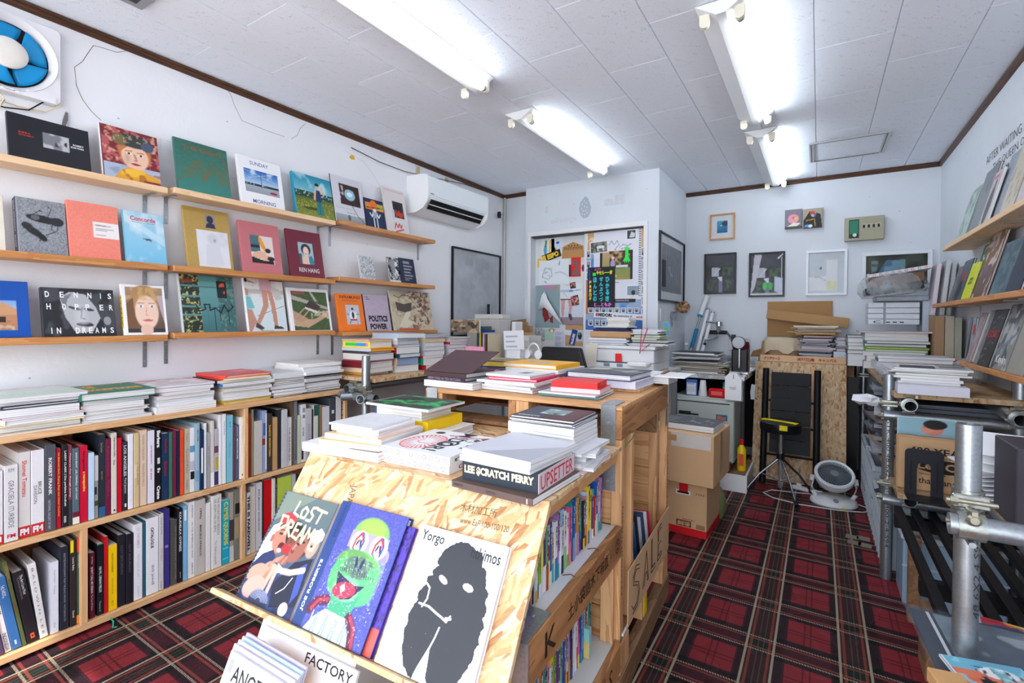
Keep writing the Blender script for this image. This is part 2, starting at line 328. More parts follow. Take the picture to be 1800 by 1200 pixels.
def art_gold():
    a=A(70,88,(180,148,78)); a.nz(40,(165,135,66),.4,.7,.4); a.re(.22,.03,.93,.64,(222,222,228)); a.nz(5,(200,200,208),.4,.8,.6,(.22,.03,.93,.64)); a.el(.58,.5,.17,.13,(205,205,212),soft=.5); a.el(.62,.48,.04,.04,(150,150,160),soft=.8); a.po([(.38,.06),(.42,.4),(.55,.42),(.72,.4),(.8,.06)],(212,212,220))
    a.re(.44,.68,.68,.92,(150,140,130)); a.el(.56,.83,.08,.07,(30,38,70)); a.po([(.44,.68),(.48,.76),(.64,.76),(.68,.68)],(35,42,75)); return a
def art_pink():
    a=A(56,70,(196,112,118)); a.re(.22,.2,.8,.74,(226,214,212)); a.re(.22,.42,.46,.74,(70,110,120)); a.re(.22,.5,.46,.56,(25,30,40)); a.po([(.46,.74),(.52,.7),(.62,.5),(.72,.45),(.62,.42),(.5,.5),(.44,.66)],(225,150,35)); a.el(.66,.46,.08,.05,(40,30,30)); a.el(.42,.36,.2,.08,SK,rot=15); a.el(.6,.3,.12,.06,SK,rot=40); a.po([(.22,.2),(.22,.32),(.5,.26),(.8,.26),(.8,.2)],(28,26,30)); a.el(.72,.3,.1,.05,(30,26,30)); return a
def art_maroon():
    a=A(60,70,(112,28,52)); a.re(.28,.28,.72,.74,(160,190,200)); a.el(.5,.6,.15,.13,(35,30,35)); a.el(.5,.56,.09,.11,(236,205,190)); a.po([(.3,.28),(.34,.42),(.5,.46),(.68,.42),(.72,.28)],(232,196,178)); a.po([(.58,.28),(.56,.44),(.66,.48),(.72,.36),(.72,.28)],(45,130,150)); a.re(.28,.28,.36,.5,(35,30,38),.7); a.el(.5,.51,.03,.012,(190,50,60)); return a
def art_speckle(): a=A(40,50,(205,206,208)); a.nz(22,(120,124,130),.55,.62,.9); return a
def art_bw(s=3): a=A(44,56,(150,150,152),s); a.nz(6,(25,25,28),.45,.55,1,None,3); a.nz(8,(232,232,232),.6,.66,1); a.re(0,0,1,.08,(225,225,228)); return a
def art_navytext():
    a=A(44,56,(32,36,62))
    for i in range(17): a.re(.2,.2+i*.042,.2+.62*(.85+.15*math.sin(i*7)),.212+i*.042,(185,190,205))
    a.re(.2,.12,.5,.14,(185,190,205)); return a
def art_house():
    a=A(60,60,(20,80,170)); a.re(0,.12,.78,.66,(185,130,95)); a.gr((160,185,215),(120,160,215),.5,.66,0,.78); a.po([(0,.56),(.35,.6),(.78,.5),(.78,.44),(0,.42)],(150,95,65)); a.po([(.3,.46),(.55,.63),(.78,.5),(.78,.4),(.3,.38)],(200,150,110)); a.re(.05,.26,.6,.36,(50,40,35)); a.re(0,.12,.78,.22,(200,170,140)); a.nz(14,(150,110,80),.5,.6,.7,(0,.12,.78,.3)); return a
def art_dream():
    a=A(96,72,(40,42,46)); a.nz(7,(75,78,84),.45,.6,.8); a.po([(.22,.8),(.36,.93),(.58,.88),(.72,.62),(.78,.38),(.66,.1),(.42,.05),(.28,.4)],(178,180,184)); a.po([(.22,.8),(.3,.55),(.32,.75),(.4,.9)],(120,122,128)); a.el(.42,.58,.1,.03,(60,60,64),rot=-15); a.el(.62,.56,.08,.03,(60,60,64),rot=-10); a.ln([(.52,.6),(.5,.38),(.55,.36)],.012,(110,112,116)); a.el(.55,.24,.13,.045,(60,52,56),rot=-4); a.el(.55,.27,.11,.02,(130,124,128)); a.el(.5,.42,.12,.3,(215,217,220),al=.5,soft=.8); a.el(.88,.32,.06,.1,(150,152,156)); return a
def art_girl():
    a=A(64,78,(246,246,248)); a.re(.05,.04,.95,.95,(150,125,110)); a.gr((90,70,60),(170,140,115),.04,.95,.05,.95); a.el(.5,.72,.38,.3,(175,135,90)); a.el(.53,.45,.3,.36,(240,205,185)); a.nz(10,(215,175,120),.45,.6,.6,(.05,.7,.95,.95)); a.po([(.05,.04),(.05,.6),(.22,.75),(.25,.35),(.35,.1)],(120,85,60)); a.po([(.95,.2),(.95,.8),(.8,.8),(.86,.5)],(190,170,180)); a.re(.05,.04,.95,.12,(60,55,60)); a.el(.5,.1,.16,.12,(232,195,175)) 
    for x in(.4,.66): a.el(x,.57,.07,.025,(255,255,255)); a.el(x,.57,.03,.026,(90,120,130)); a.ln([(x-.08,.63),(x+.07,.64)],.008,(150,110,70))
    a.ln([(.53,.55),(.5,.4),(.56,.39)],.01,(205,160,140)); a.el(.54,.29,.13,.025,(205,110,110)); 
    return a
def art_teal():
    a=A(80,92,(45,60,50)); a.nz(17,(200,190,120),.55,.65,.9,None,2); a.nz(26,(30,35,32),.55,.6,.9); a.re(.34,0,.68,1,(95,150,150)); a.re(.68,0,1,1,(70,120,125),.75); a.gr((60,105,110),(110,165,165),0,.9,.34,.68); 
    for y in(.3,.45,.62,.8): a.re(0,y,.34,y+.03,(90,140,140)); a.re(.34,y,.95,y+.006,(50,90,95))
    a.re(.66,.62,.86,.92,(28,30,34)); a.nz(16,(220,90,60),.5,.6,1,(.72,.7,.82,.88)); a.re(.02,.86,.24,.93,(230,90,60),.5)
    a.ln([(.25,.5),(.3,.38),(.42,.42),(.4,.5),(.5,.5),(.5,.4),(.6,.44),(.7,.36),(.78,.5),(.84,.38),(.95,.46),(.92,.52)],.012,(15,18,20)); 
    for x,y in((.45,.1),(.58,.05),(.68,.22),(.85,.15)): a.ln([(x,.42),(x,y)],.005,(15,18,20))
    return a
def art_legs():
    a=A(64,86,(226,226,228)); a.gr((205,222,228),(232,230,226)); a.nz(10,(190,190,188),.5,.7,.5,(0,.6,1,1)); a.re(0,.7,1,.78,(190,186,180)); a.ln([(.25,.3),(1,.5)],.006,(90,90,90)); s1=(196,140,120)
    a.po([(.38,1),(.38,.75),(.62,.72),(.7,.8),(.68,1)],(205,165,175)); a.po([(.7,.85),(.9,.8),(.94,.62),(.78,.6),(.66,.74)],(200,196,190)); a.el(.08,.93,.2,.02,s1,rot=-14); a.re(.65,.95,1,.99,(90,75,65)); a.el(.04,.95,.04,.05,(40,40,50))
    a.po([(.42,.78),(.56,.76),(.56,.48),(.28,.14),(.2,.17),(.42,.5)],s1); a.po([(.56,.78),(.68,.74),(.74,.52),(.76,.1),(.66,.1),(.62,.5)],s1); a.po([(.2,.18),(.16,.1),(.3,.05),(.4,.08),(.3,.14)],(70,55,55)); a.po([(.66,.14),(.64,.06),(.92,.06),(.88,.1),(.76,.12)],(70,55,55)); a.ln([(.3,.04),(.62,.03)],.012,(150,160,170))
    a.po([(0,.66),(.12,.64),(.2,.44),(0,.42)],(120,190,195)); a.po([(0,.8),(.06,.78),(.08,.66),(0,.66)],s1); a.po([(0,.42),(.12,.42),(.22,.2),(.06,.02),(0,.02)],(190,140,125)); return a
def art_aerial():
    a=A(70,68,(240,240,242)); a.re(.06,.04,.95,.94,(75,95,55)); a.nz(20,(60,80,45),.4,.7,.6,(.06,.04,.95,.94)); a.po([(.06,.84),(.95,.58),(.95,.52),(.06,.74)],(175,170,160)); a.po([(.5,.94),(.62,.72),(.7,.7),(.56,.94)],(185,178,165)); a.po([(.06,.4),(.3,.28),(.6,.3),(.95,.5),(.95,.38),(.4,.1),(.06,.14)],(196,160,130)); a.nz(16,(220,195,170),.5,.6,.8,(.5,.3,.95,.5)); a.po([(.06,.5),(.42,.3),(.25,.22),(.06,.3)],(186,150,120)); a.ln([(.12,.34),(.4,.58)],.012,(190,160,130)); a.ln([(.26,.3),(.46,.5)],.012,(190,160,130))
    a.po([(.36,.58),(.5,.74),(.76,.6),(.68,.48)],(70,55,52)); a.po([(.36,.58),(.68,.48),(.68,.43),(.38,.52)],(225,220,215)); a.re(.1,.86,.4,.94,(150,90,70)); 
    for e in((0,0,.06,1),(.95,0,1,1),(0,0,1,.04),(0,.94,1,1)): a.re(*e,(240,240,242))
    return a
def art_orange():
    a=A(52,70,(240,120,25)); a.re(.28,.18,.82,.7,(196,198,206)); a.el(.55,.42,.16,.13,(235,235,240)); a.el(.55,.43,.05,.1,(40,40,45)); a.el(.55,.6,.05,.04,(60,60,65)); a.el(.36,.45,.06,.03,(150,150,160)); a.el(.74,.45,.06,.03,(150,150,160)); a.re(.42,.28,.7,.33,(180,45,40)); a.nz(20,(90,80,85),.5,.6,.8,(.38,.2,.74,.27)); return a
def art_plain(c,w=40,h=50,n=.5): a=A(w,h,c); a.nz(12,tuple(v*.93 for v in c),.3,.8,n); return a
def art_leaves(s=5):
    a=A(84,72,(205,192,165),s); a.nz(10,(170,152,126),.5,.62,.7,None,3); a.po([(.12,.1),(.35,.5),(.5,.62),(.42,.4),(.36,.28),(.5,.2),(.3,.05)],(225,215,190)); a.nz(15,(120,70,62),.52,.64,.8,(.45,.05,1,1),3); a.nz(22,(90,60,52),.6,.66,.8,(.5,.2,.95,1),2); a.po([(.1,.72),(.3,.66),(.5,.72),(.48,.5),(.3,.45),(.12,.5)],(84,74,68)); a.el(.72,.66,.05,.06,(110,60,60)); a.ln([(.08,.88),(.2,.82),(.3,.9),(.45,.88)],.008,(70,60,50)); a.re(.1,0,.6,.05,(200,90,80)); return a
def art_blackland():
    a=A(76,56,(30,31,38)); a.re(.4,.38,.72,.72,(120,122,128)); a.nz(7,(190,192,196),.5,.6,.9,(.4,.38,.72,.72)); a.nz(8,(35,30,28),.6,.66,.9,(.5,.45,.7,.65)); return a
# ---------------- room shell ----------------
XL,XR,YB,YF,ZC=-2.76,.80,5.07,-.95,2.53
def wallmat(name,c,dirt=.05,seed=0.):
    m,t,b=mnew(name); v=coords(t); l=lin(c)
    n=node(t,'ShaderNodeTexNoise'); n.inputs['Scale'].default_value=1.3+seed; n.inputs['Detail'].default_value=4; t.links.new(v,n.inputs[0])
    n2=node(t,'ShaderNodeTexNoise'); n2.inputs['Scale'].default_value=26; n2.inputs['Detail'].default_value=5; n2.inputs['Distortion'].default_value=.8; t.links.new(v,n2.inputs[0])
    vo=node(t,'ShaderNodeTexVoronoi'); vo.inputs['Scale'].default_value=7; vo.inputs['Randomness'].default_value=1; t.links.new(v,vo.inputs[0])
    c0=ramp(t,n.outputs[0],[(.35,tuple(x*(1-dirt) for x in l)),(.6,l)]); sp=math_(t,'LESS_THAN',vo.outputs['Distance'],.03)
    t.links.new(mix(t,math_(t,'MULTIPLY',sp,.55),c0,(.18,.15,.13)),b.inputs['Base Color']); b.inputs['Roughness'].default_value=.75; bump(t,b,n2.outputs[0],.32,.004); return m
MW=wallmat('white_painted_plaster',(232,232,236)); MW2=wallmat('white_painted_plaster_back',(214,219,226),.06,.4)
def carpet():
    m,t,b=mnew('tartan_carpet'); tc=node(t,'ShaderNodeTexCoord'); s=node(t,'ShaderNodeSeparateXYZ'); t.links.new(tc.outputs['Object'],s.inputs[0])
    PX,PY=.305,.311
    def prof(out,per,org,hz):
        f=math_(t,'FRACT',math_(t,'ADD',math_(t,'DIVIDE',math_(t,'SUBTRACT',out,org),per),200.)); g=.093/per if not hz else .085/per   # pair of cream lines at 0 and g
        e=.0042/per
        # base brightness channel
        base=ramp(t,f,[(0,(.16,)*3),(g,(.035,)*3),(g+.1,(.16,)*3),(g+.125,(.95,)*3),(g+.125+.18,(.5,)*3),(g+.125+.2,(.95,)*3),(g+.125+.25,(.5,)*3),(g+.125+.27,(.95,)*3),(.905,(.16,)*3),(.925,(.035,)*3)] if 1 else [],'CONSTANT')
        def band(c,w,s=None): return math_(t,'LESS_THAN',math_(t,'ABSOLUTE',math_(t,'SUBTRACT',f,c)),w)
        cream=math_(t,'MAXIMUM',band(g,e),math_(t,'MAXIMUM',band(0,e),band(1,e)))
        org_=math_(t,'MAXIMUM',band(g-.05,e*1.1),band(.05,e*1.1)); grn=math_(t,'MAXIMUM',band(g*.42,e*.5),band(g*.62,e*.5)); ins=math_(t,'LESS_THAN',f,g)
        return base,cream,org_,grn,ins
    bx=prof(s.outputs[0],PX,-.223,False); by=prof(s.outputs[1],PY,2.376,True)
    lum=math_(t,'MULTIPLY',math_(t,'POWER',bx[0],.75),math_(t,'POWER',by[0],.75))
    # thread twill
    tw=node(t,'ShaderNodeTexWave',wave_type='BANDS',bands_direction='DIAGONAL'); tw.inputs['Scale'].default_value=95; tw.inputs['Distortion'].default_value=.6; t.links.new(tc.outputs['Object'],tw.inputs[0])
    nz=node(t,'ShaderNodeTexNoise'); nz.inputs['Scale'].default_value=420; t.links.new(tc.outputs['Object'],nz.inputs[0])
    col=ramp(t,lum,[(0,(.003,.004,.005)),(.06,(.018,.008,.012)),(.25,(.046,.009,.015)),(.6,(.115,.010,.015)),(.95,(.225,.020,.027))])
    ink=math_(t,'MULTIPLY',bx[4],by[4]); col=mix(t,math_(t,'MULTIPLY',bx[4],.55),col,(.028,.012,.012)); col=mix(t,math_(t,'MULTIPLY',by[4],.35),col,(.05,.010,.016)); col=mix(t,ink,col,(.008,.014,.012))
    col=mix(t,math_(t,'MULTIPLY',bx[3],.35),col,(.10,.13,.09)); col=mix(t,math_(t,'MULTIPLY',bx[2],.75),col,(.23,.05,.03)); col=mix(t,math_(t,'MULTIPLY',by[2],.6),col,(.30,.06,.045))
    dash=math_(t,'GREATER_THAN',node_frac(t,s.outputs[0],s.outputs[1]),.38); cr=math_(t,'MAXIMUM',bx[1],math_(t,'MULTIPLY',by[1],dash)); col=mix(t,math_(t,'MULTIPLY',cr,.8),col,(.42,.35,.25))
    col=mix(t,1.,col,mix(t,math_(t,'MULTIPLY',tw.outputs[0],.9),(1.25,1.25,1.25),(.55,.55,.55)),'MULTIPLY')
    t.links.new(col,b.inputs['Base Color']); n3=node(t,'ShaderNodeTexNoise'); n3.inputs['Scale'].default_value=3; t.links.new(tc.outputs['Object'],n3.inputs[0])
    b.inputs['Roughness'].default_value=.9; b.inputs['Specular IOR Level'].default_value=.2; b.inputs['Coat Weight'].default_value=.16; b.inputs['Coat IOR'].default_value=1.4; t.links.new(math_(t,'ADD',math_(t,'MULTIPLY',n3.outputs[0],.2),.17),b.inputs['Coat Roughness'])
    h=math_(t,'ADD',tw.outputs[0],nz.outputs[0]); u=node(t,'ShaderNodeBump'); u.inputs['Strength'].default_value=.35; u.inputs['Distance'].default_value=.002; t.links.new(h,u.inputs['Height']); t.links.new(u.outputs[0],b.inputs['Normal']); return m
def node_frac(t,x,y): return math_(t,'FRACT',math_(t,'MULTIPLY',math_(t,'ADD',x,math_(t,'MULTIPLY',y,.5)),110.))
def rect(name,m,p,parent=None): return struct(MB().add(p,[tuple(range(len(p)))]),name,m,parent)
def slab(name,m,a,b,parent=None,**k): return struct(MB().box(*a,*b),name,m,parent,**k)
slab('floor',carpet(),(XL-.1,YF-.1,-.06),(XR+.1,YB+.1,0))
# left wall, right wall, back walls with the closet block that stands out of the corner
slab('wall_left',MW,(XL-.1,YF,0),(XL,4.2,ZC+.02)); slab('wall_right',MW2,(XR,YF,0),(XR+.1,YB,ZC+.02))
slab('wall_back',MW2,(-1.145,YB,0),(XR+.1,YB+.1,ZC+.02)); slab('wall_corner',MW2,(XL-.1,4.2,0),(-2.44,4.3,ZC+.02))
mb=MB(); DX0,DX1,DZ=-2.375,-1.27,2.06      # sliding-door opening in the closet face
mb.box(-2.44,4.10,0,DX0,4.25,ZC+.02).box(DX1,4.10,0,-1.145,4.25,ZC+.02).box(DX0,4.10,DZ,DX1,4.25,ZC+.02).box(-1.245,4.25,0,-1.145,YB+.1,ZC+.02).box(-2.44,4.25,0,-2.34,4.4,ZC+.02)
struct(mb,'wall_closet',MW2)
# ceiling tiles: 303 x 606 mm fissured boards laid in a running bond, a recessed joint round each
def tilemat():
    m,t,b=mnew('fissured_ceiling_board'); v=coords(t,(1,1,1)); w1=node(t,'ShaderNodeTexNoise'); w1.inputs['Scale'].default_value=62; w1.inputs['Detail'].default_value=1; w1.inputs['Distortion'].default_value=1.6
    t.links.new(coords(t,(1,.55,1),(0,0,.7)),w1.inputs[0]); l=lin((240,245,255)); f=ramp(t,w1.outputs[0],[(.28,(0,0,0)),(.34,(1,1,1))])
    t.links.new(mix(t,f,tuple(x*.89 for x in l),l),b.inputs['Base Color']); b.inputs['Roughness'].default_value=.85; n2=node(t,'ShaderNodeTexNoise'); n2.inputs['Scale'].default_value=150; t.links.new(v,n2.inputs[0])
    bump(t,b,math_(t,'ADD',f,math_(t,'MULTIPLY',n2.outputs[0],.5)),.5,.004); return m
ceil=slab('ceiling',mat((205,206,214),.9,key='ceiling_backing'),(XL-.1,YF-.1,ZC+.008),(XR+.1,YB+.1,ZC+.1))
TM=tilemat(); tile={}
TW,TD=.3015,.607; x=-.036-TW*10; col=0
while x<XR:
    x0,x1=max(x,XL),min(x+TW,XR)
    if x1-x0>.02:
        y=(2.70 if col%2==0 else 3.01)-TD*8
        while y<YB:
            y0,y1=max(y,YF),min(y+TD,YB); 
            if y1-y0>.02:
                k=(round(x1-x0,3),round(y1-y0,3))
                if k not in tile:
                    g=.0026; me=bpy.data.meshes.new('ceiling_tile'); w_,d_=k
                    q=MB().add([(g,g,.002),(w_-g,g,.002),(w_-g,d_-g,.002),(g,d_-g,.002),(0,0,.009),(w_,0,.009),(w_,d_,.009),(0,d_,.009)],[(0,3,2,1),(0,1,5,4),(1,2,6,5),(2,3,7,6),(3,0,4,7)])
                    me.from_pydata(q.v,[],q.f); me.materials.append(TM); tile[k]=me
                link('ceiling_tile',tile[k],ceil,T(x0,y0,ZC-.001))
            y+=TD
    x+=TW; col+=1
# picture-rail cornice in dark stained wood
MC=wood('dark_cornice_wood',(88,50,24),(48,26,12),'y',20,.4); MCx=wood('dark_cornice_wood_x',(88,50,24),(48,26,12),'x',20,.4)
def cornice(name,a,b,m):
    a=Vector(a);b=Vector(b); d=(b-a).normalized(); n=Vector((0,0,1)).cross(d); mb=MB(); pr=[(0,0),(.016,0),(.022,-.006),(.022,-.014),(.016,-.020),(.016,-.028),(.008,-.034),(0,-.036)]
    vs=[p+n*u+Vector((0,0,z)) for p in(a,b) for u,z in pr]; k=len(pr); mb.add(vs,[(i,(i+1)%k,k+(i+1)%k,k+i) for i in range(k)]+[tuple(range(k))[::-1],tuple(range(k,2*k))]); struct(mb,name,m,smooth=30)
cornice('trim_1',(XL,4.2,ZC),(XL,YF,ZC),MC); cornice('trim_2',(XR,YF,ZC),(XR,YB,ZC),MC); cornice('trim_3',(XR,YB,ZC),(-1.145,YB,ZC),MCx); cornice('trim_4',(-2.44,4.2,ZC),(XL,4.2,ZC),MCx)
# shop front behind the camera: wall with wide glazed openings and a green hedge outside
MF=mat((70,72,76),.5,key='dark_window_frame')
mb=MB().box(XL,YF-.1,0,-.5,YF,.22).box(.6,YF-.1,0,XR,YF,.22).box(XL,YF-.1,2.42,XR,YF,ZC+.02)
for a,b in((XL,-2.6),(-1.65,-1.55),(-.65,-.5),(.6,XR)): mb.box(a,YF-.1,.22,b,YF,2.42)
struct(mb,'wall_front',MF)
for i,(a,b) in enumerate(((-2.6,-1.65),(-1.55,-.65))):
    g=struct(MB().box(a,YF-.05,.22,b,YF-.04,2.42),'window_%d'%(i+1),glass((240,245,250),.02,.02,'window_glass')); 
    struct(MB().box(a,YF-.06,1.3,b,YF-.02,1.34),'window_bar',MF,g)
slab('ground_outside',mat((214,214,210),.9),(-6,-8,-.1),(6,YF-.1,-.02))
# hatch frame in the ceiling
MA=mat((190,192,192),.35,.05,20,0,.6,key='brushed_aluminium')
h=tag(thing('ceiling_hatch','square ceiling access hatch with a thin aluminium frame','hatch',T(-.08,4.085,ZC)))
[MB().box(*q).obj('frame_rail',MA,h) for q in((0,0,-.008,.47,.016,.004),(0,.454,-.008,.47,.47,.004),(0,.016,-.008,.03,.454,.004),(.44,.016,-.008,.47,.454,.004))]; MB().box(.03,.016,-.002,.44,.454,.003).obj('hatch_panel',TM,h)
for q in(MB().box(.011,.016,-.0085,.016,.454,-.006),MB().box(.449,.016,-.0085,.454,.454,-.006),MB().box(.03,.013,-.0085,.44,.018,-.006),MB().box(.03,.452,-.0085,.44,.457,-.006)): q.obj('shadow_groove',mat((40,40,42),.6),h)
# pipe in the corner
mb=MB().cyl((XL+.02,4.18,0),(XL+.02,4.18,ZC-.03),.012,10); tag(mb.obj('conduit_pipe',mat((190,188,180),.4),smooth=True),'slim beige conduit running down the wall corner beyond the air conditioner','pipe')
# ---------------- fluorescent battens ----------------
MWH=mat((235,236,238),.35,.02,key='white_enamel'); MCR=mat((232,226,208),.4,.03,key='cream_plastic'); MBK=mat((20,20,22),.4,.1,key='black_plastic')
def batten(x0,x1,y0,y1,label):
    cx=(x0+x1)/2; W=x1-x0; L=y1-y0; t=thing('fluorescent_light',label,'light fixture',T(cx,y0,ZC),'twin fluorescent battens with one tube lit')
    mb=MB(); pr=[(-W/2,-.002),(-.018,-.055),(.018,-.055),(W/2,-.002)]
    mb.add([(x,0,z) for x,z in pr]+[(x,L,z) for x,z in pr],[(0,1,2,3),(7,6,5,4),(0,4,5,1),(1,5,6,2),(2,6,7,3)]); mb.obj('reflector',MWH,t)
    for s in(-1,1):
        for y in(.03,L-.03):
            q=MB(); xs=s*W*.33; pts=[(-.019,0),(-.019,-.035)]+[(.019*math.cos(a),-.035+.019*math.sin(a)) for a in [PI+PI*k/8 for k in range(1,8)]]+[(.019,-.035),(.019,0)]
            q.prism(pts,-.01,.01,Matrix.Translation((xs,y,-.03))@Matrix.Rotation(R(90),4,'X')); c=q.obj('lamp_holder',MCR,t); 
            for dx in(-.006,.006): MB().cyl((xs+dx,y+(.0105 if y<.1 else -.0105),-.066),(xs+dx,y+(.009 if y<.1 else -.009),-.066),.0018,8).obj('pin_hole',MBK,c)
    xs=W*.33; tb=MB().cyl((xs,.045,-.066),(xs,L-.045,-.066),.0155,16,caps=True).obj('tube',emis((236,246,255),TUBE),t,smooth=True)
    for y in(.035,L-.06): MB().cyl((xs,y,-.066),(xs,y+.025,-.066),.0160,14).obj('tube_cap',MA,tb,smooth=True)
    MB().box(W*.18,.02,-.03,W*.40,.05,-.0295,Matrix.Rotation(0,4,'Y')).obj('rating_label',mat((214,205,170),.6),t)
    return t
TUBE=20.
batten(-1.675,-1.470,2.54,3.83,'lit fluorescent batten in front of the closet wall')
batten(-1.675,-1.470,.86,2.13,'lit fluorescent batten over the middle of the room, cut off by the top edge')
batten(-.447,-.248,3.61,4.98,'lit fluorescent batten beside the ceiling hatch'); batten(-.447,-.248,2.08,3.37,'lit fluorescent batten over the carpeted aisle')
v=thing('ceiling_vent','grey square ceiling vent at the top edge above the cornice','vent',T(-2.386,.73,ZC)); MB().box(0,0,-.012,.17,.16,0).obj('vent_rim',mat((150,152,156),.4),v); MB().box(.03,.03,-.013,.14,.13,-.011).obj('vent_core',mat((60,62,66),.5),v)
# ---------------- books ----------------
# local frame: x = width away from the spine, y = up the spine (0..h), z = thickness (front cover on top)
LABELS=set()
def uniq(label):
    if label in LABELS: print('DUPLICATE LABEL',label)
    LABELS.add(label); return label
_cov={}
def book(label,M,w,h,t,c,hard=True,pc=None,art=None,texts=(),spine=(),group=None,name='book',gloss=.45,cat='book',spc=None,same=False):
    ct=.003 if hard else .0011; e=.005 if hard else .0004; ct=min(ct,t*.3); k=(round(w,4),round(h,4),round(t,4),hard)
    if k not in _cov:
        mb=MB(); mb.mi=0
        if hard: mb.bev(0,0,t-ct,w,h,t,ct*.3).bev(0,0,0,w,h,ct,ct*.3); mb.mi=1; mb.bev(-.0008,0,.0002,ct*1.2,h,t-.0002,ct*.35)
        else: mb.box(0,0,t-ct,w,h,t).box(0,0,0,w,h,ct); mb.mi=1; mb.box(-.0003,0,0,ct,h,t)
        me=bpy.data.meshes.new('cover'); me.from_pydata(mb.v,[],mb.f); me.materials.append(None); me.materials.append(None); me.polygons.foreach_set('material_index',mb.m)
        q=MB().box(ct,e,ct,w-e,h-e,t-ct); p=bpy.data.meshes.new('pages'); p.from_pydata(q.v,[],q.f); p.materials.append(paper()); _cov[k]=(me,p)
    me,p=_cov[k]; me=me.copy(); me.materials[0]=mat(c,gloss,.05,60); me.materials[1]=mat(spc or c,gloss,.05,60)
    o=link(name,me,None,M); tag(o,label if same else uniq(label),cat,group)
    pg=link('pages',p,o)
    if pc: q=p.copy(); q.materials[0]=mat(pc,.7,.1,200); pg.data=q
    if art is not None:
        m=art.mesh('cover_picture',w-.006,h-.002); link('cover_picture',m,o,Matrix.Translation((.005,.001,t+.0003)))
    for q in texts:    # (string, x0,y0,x1,y1 as fractions of the cover, colour[,bold])
        s,x0,y0,x1,y1,tc=q[:6]; text(s,o,Matrix.Translation((0,0,t+.0006)),x0*w,y0*h,x1*w,y1*h,mat(tc,.5,.02),q[6] if len(q)>6 else .02,italic=q[7] if len(q)>7 else 0)
    for q in spine:    # (string, a0,a1 down the spine from its head, b0,b1 across, colour)
        s,a0,a1,b0,b1,tc=q[:6]; up=len(q)>7 and q[7]
        if s=='#': MB().box(-.0012,(1-a1)*h,b0*t,-.0004,(1-a0)*h,b1*t).obj('spine_label',mat(tc,.5,.03),o); continue
        F=frame((-.0014,h,0),(0,-1,0),(0,0,1),(-1,0,0))
        if up=='flat': F=frame((-.0016,0,0),(0,0,1),(0,1,0),(-1,0,0)); text(s,o,F,b0*t,(1-a1)*h,b1*t,(1-a0)*h,mat(tc,.5,.02),q[6]); continue
        text(s,o,F,a0*h,b0*t,a1*h,b1*t,mat(tc,.5,.02),q[6] if len(q)>6 else .02)
    return o
def standing(y0,y1,z,h,xs,lean=0.): # spine to the room (+x), book between y0 and y1, standing at z on the left-wall bookcase
    t=abs(y1-y0); M=frame((xs,y0,z),(-1,0,0),(0,0,1),(0,1,0)); 
    if lean: M=Matrix.Translation((xs,y0,z))@Matrix.Rotation(lean,4,'X')@Matrix.Translation((-xs,-y0,-z))@M
    return M
# ---------------- shelves on the left wall ----------------
MP=wood('pale_pine_plank',(236,205,168),(222,178,130),'y',9,.5); MO=wood('oiled_pine_plank',(206,146,88),(176,108,52),'y',10,.45); ML=wood('laminated_pine',(226,184,138),(205,152,100),'y',8,.5)
def bracket(parent,y,z,x=XL,s=1):
    mb=MB().box(x,y-.008,z-.13,x+s*.004,y+.008,z-.001).box(x,y-.008,z-.005,x+s*.10,y+.008,z-.001); b=mb.obj('bracket',steel(),parent)
    for k in(-.035,-.1): MB().cyl((x+s*.004,y,z+k),(x+s*.007,y,z+k),.004,8).obj('screw',MA,b)
def shelf(y0,y1,z,t,m,label,br,x1=-2.62,x0=XL+.004):
    s=thing('wall_shelf',label,'shelf',group='plank shelves on the left wall'); mb=MB().bev(x0,y0,z-t,x1,y1,z,.002); mb.obj('plank',m,s)
    for y in br: bracket(s,y,z-t)
    return s
for z,mm,rows in((1.864,(MP,MP,MO),('top','top','top')),(1.5,(MO,MO,MO),('middle','middle','middle')),(1.165,(MO,MO,MO),('bottom',)*3)):
    n=rows[0]; k={'top':'pale','middle':'oiled','bottom':'oiled'}[n]
    shelf(.15,1.083,z,.028,mm[0],'%s pine plank shelf, %s row on the left wall, cut by the frame'%(k,n),(1.04,))
    shelf(1.108,2.03,z+(.01 if n!='middle' else 0),.028,mm[1],'%s pine plank shelf, middle plank of the %s row on the left wall'%(k,n),(1.13,2.0))
shelf(2.06,2.985,1.888,.028,MO,'oiled pine shelf carrying the white book with a television, under the air conditioner',(2.09,2.93))
shelf(2.06,2.985,1.522,.028,MO,'oiled pine shelf carrying three small grey and navy books',(2.09,))
shelf(2.09,3.02,1.165,.028,MO,'oiled pine shelf carrying the orange and lilac books',(2.11,))
def display(y0,w,h,z,t,label,c,art,texts=(),spine=(),x=-2.652,lean=12,spc=None,name='photo_book',**k):
    s,co=math.sin(R(lean)),math.cos(R(lean)); M=frame((x,y0,z+.001),(0,1,0),(-s,0,co),(co,0,s))@Matrix.Translation((0,0,-t))
    return book(label,M,w,h,t,c,k.pop('hard',True),None,art,texts,spine,'photo books shown face out on the left wall',name,spc=spc,**k)
W_=(240,240,242); K_=(28,28,32)
display(.555,.251,.19,1.864,.018,'black landscape book with a small grey photo, at the fan end of the top shelf',(30,31,38),art_blackland(),[('INFRA',.12,.58,.26,.62,(190,60,45)),('MONUMENT',.12,.53,.3,.56,(190,60,45)),('ROBERT',.78,.56,.92,.6,(235,235,235)),('BOOK WORKS',.75,.5,.92,.54,(235,235,235))])
display(.847,.222,.25,1.864,.016,'book with a red-lipped child in a dotted cap and yellow scarf',(120,60,60),art_boy(),[('STRUTH',.68,.03,.96,.06,(60,25,20))],spc=(225,222,225))
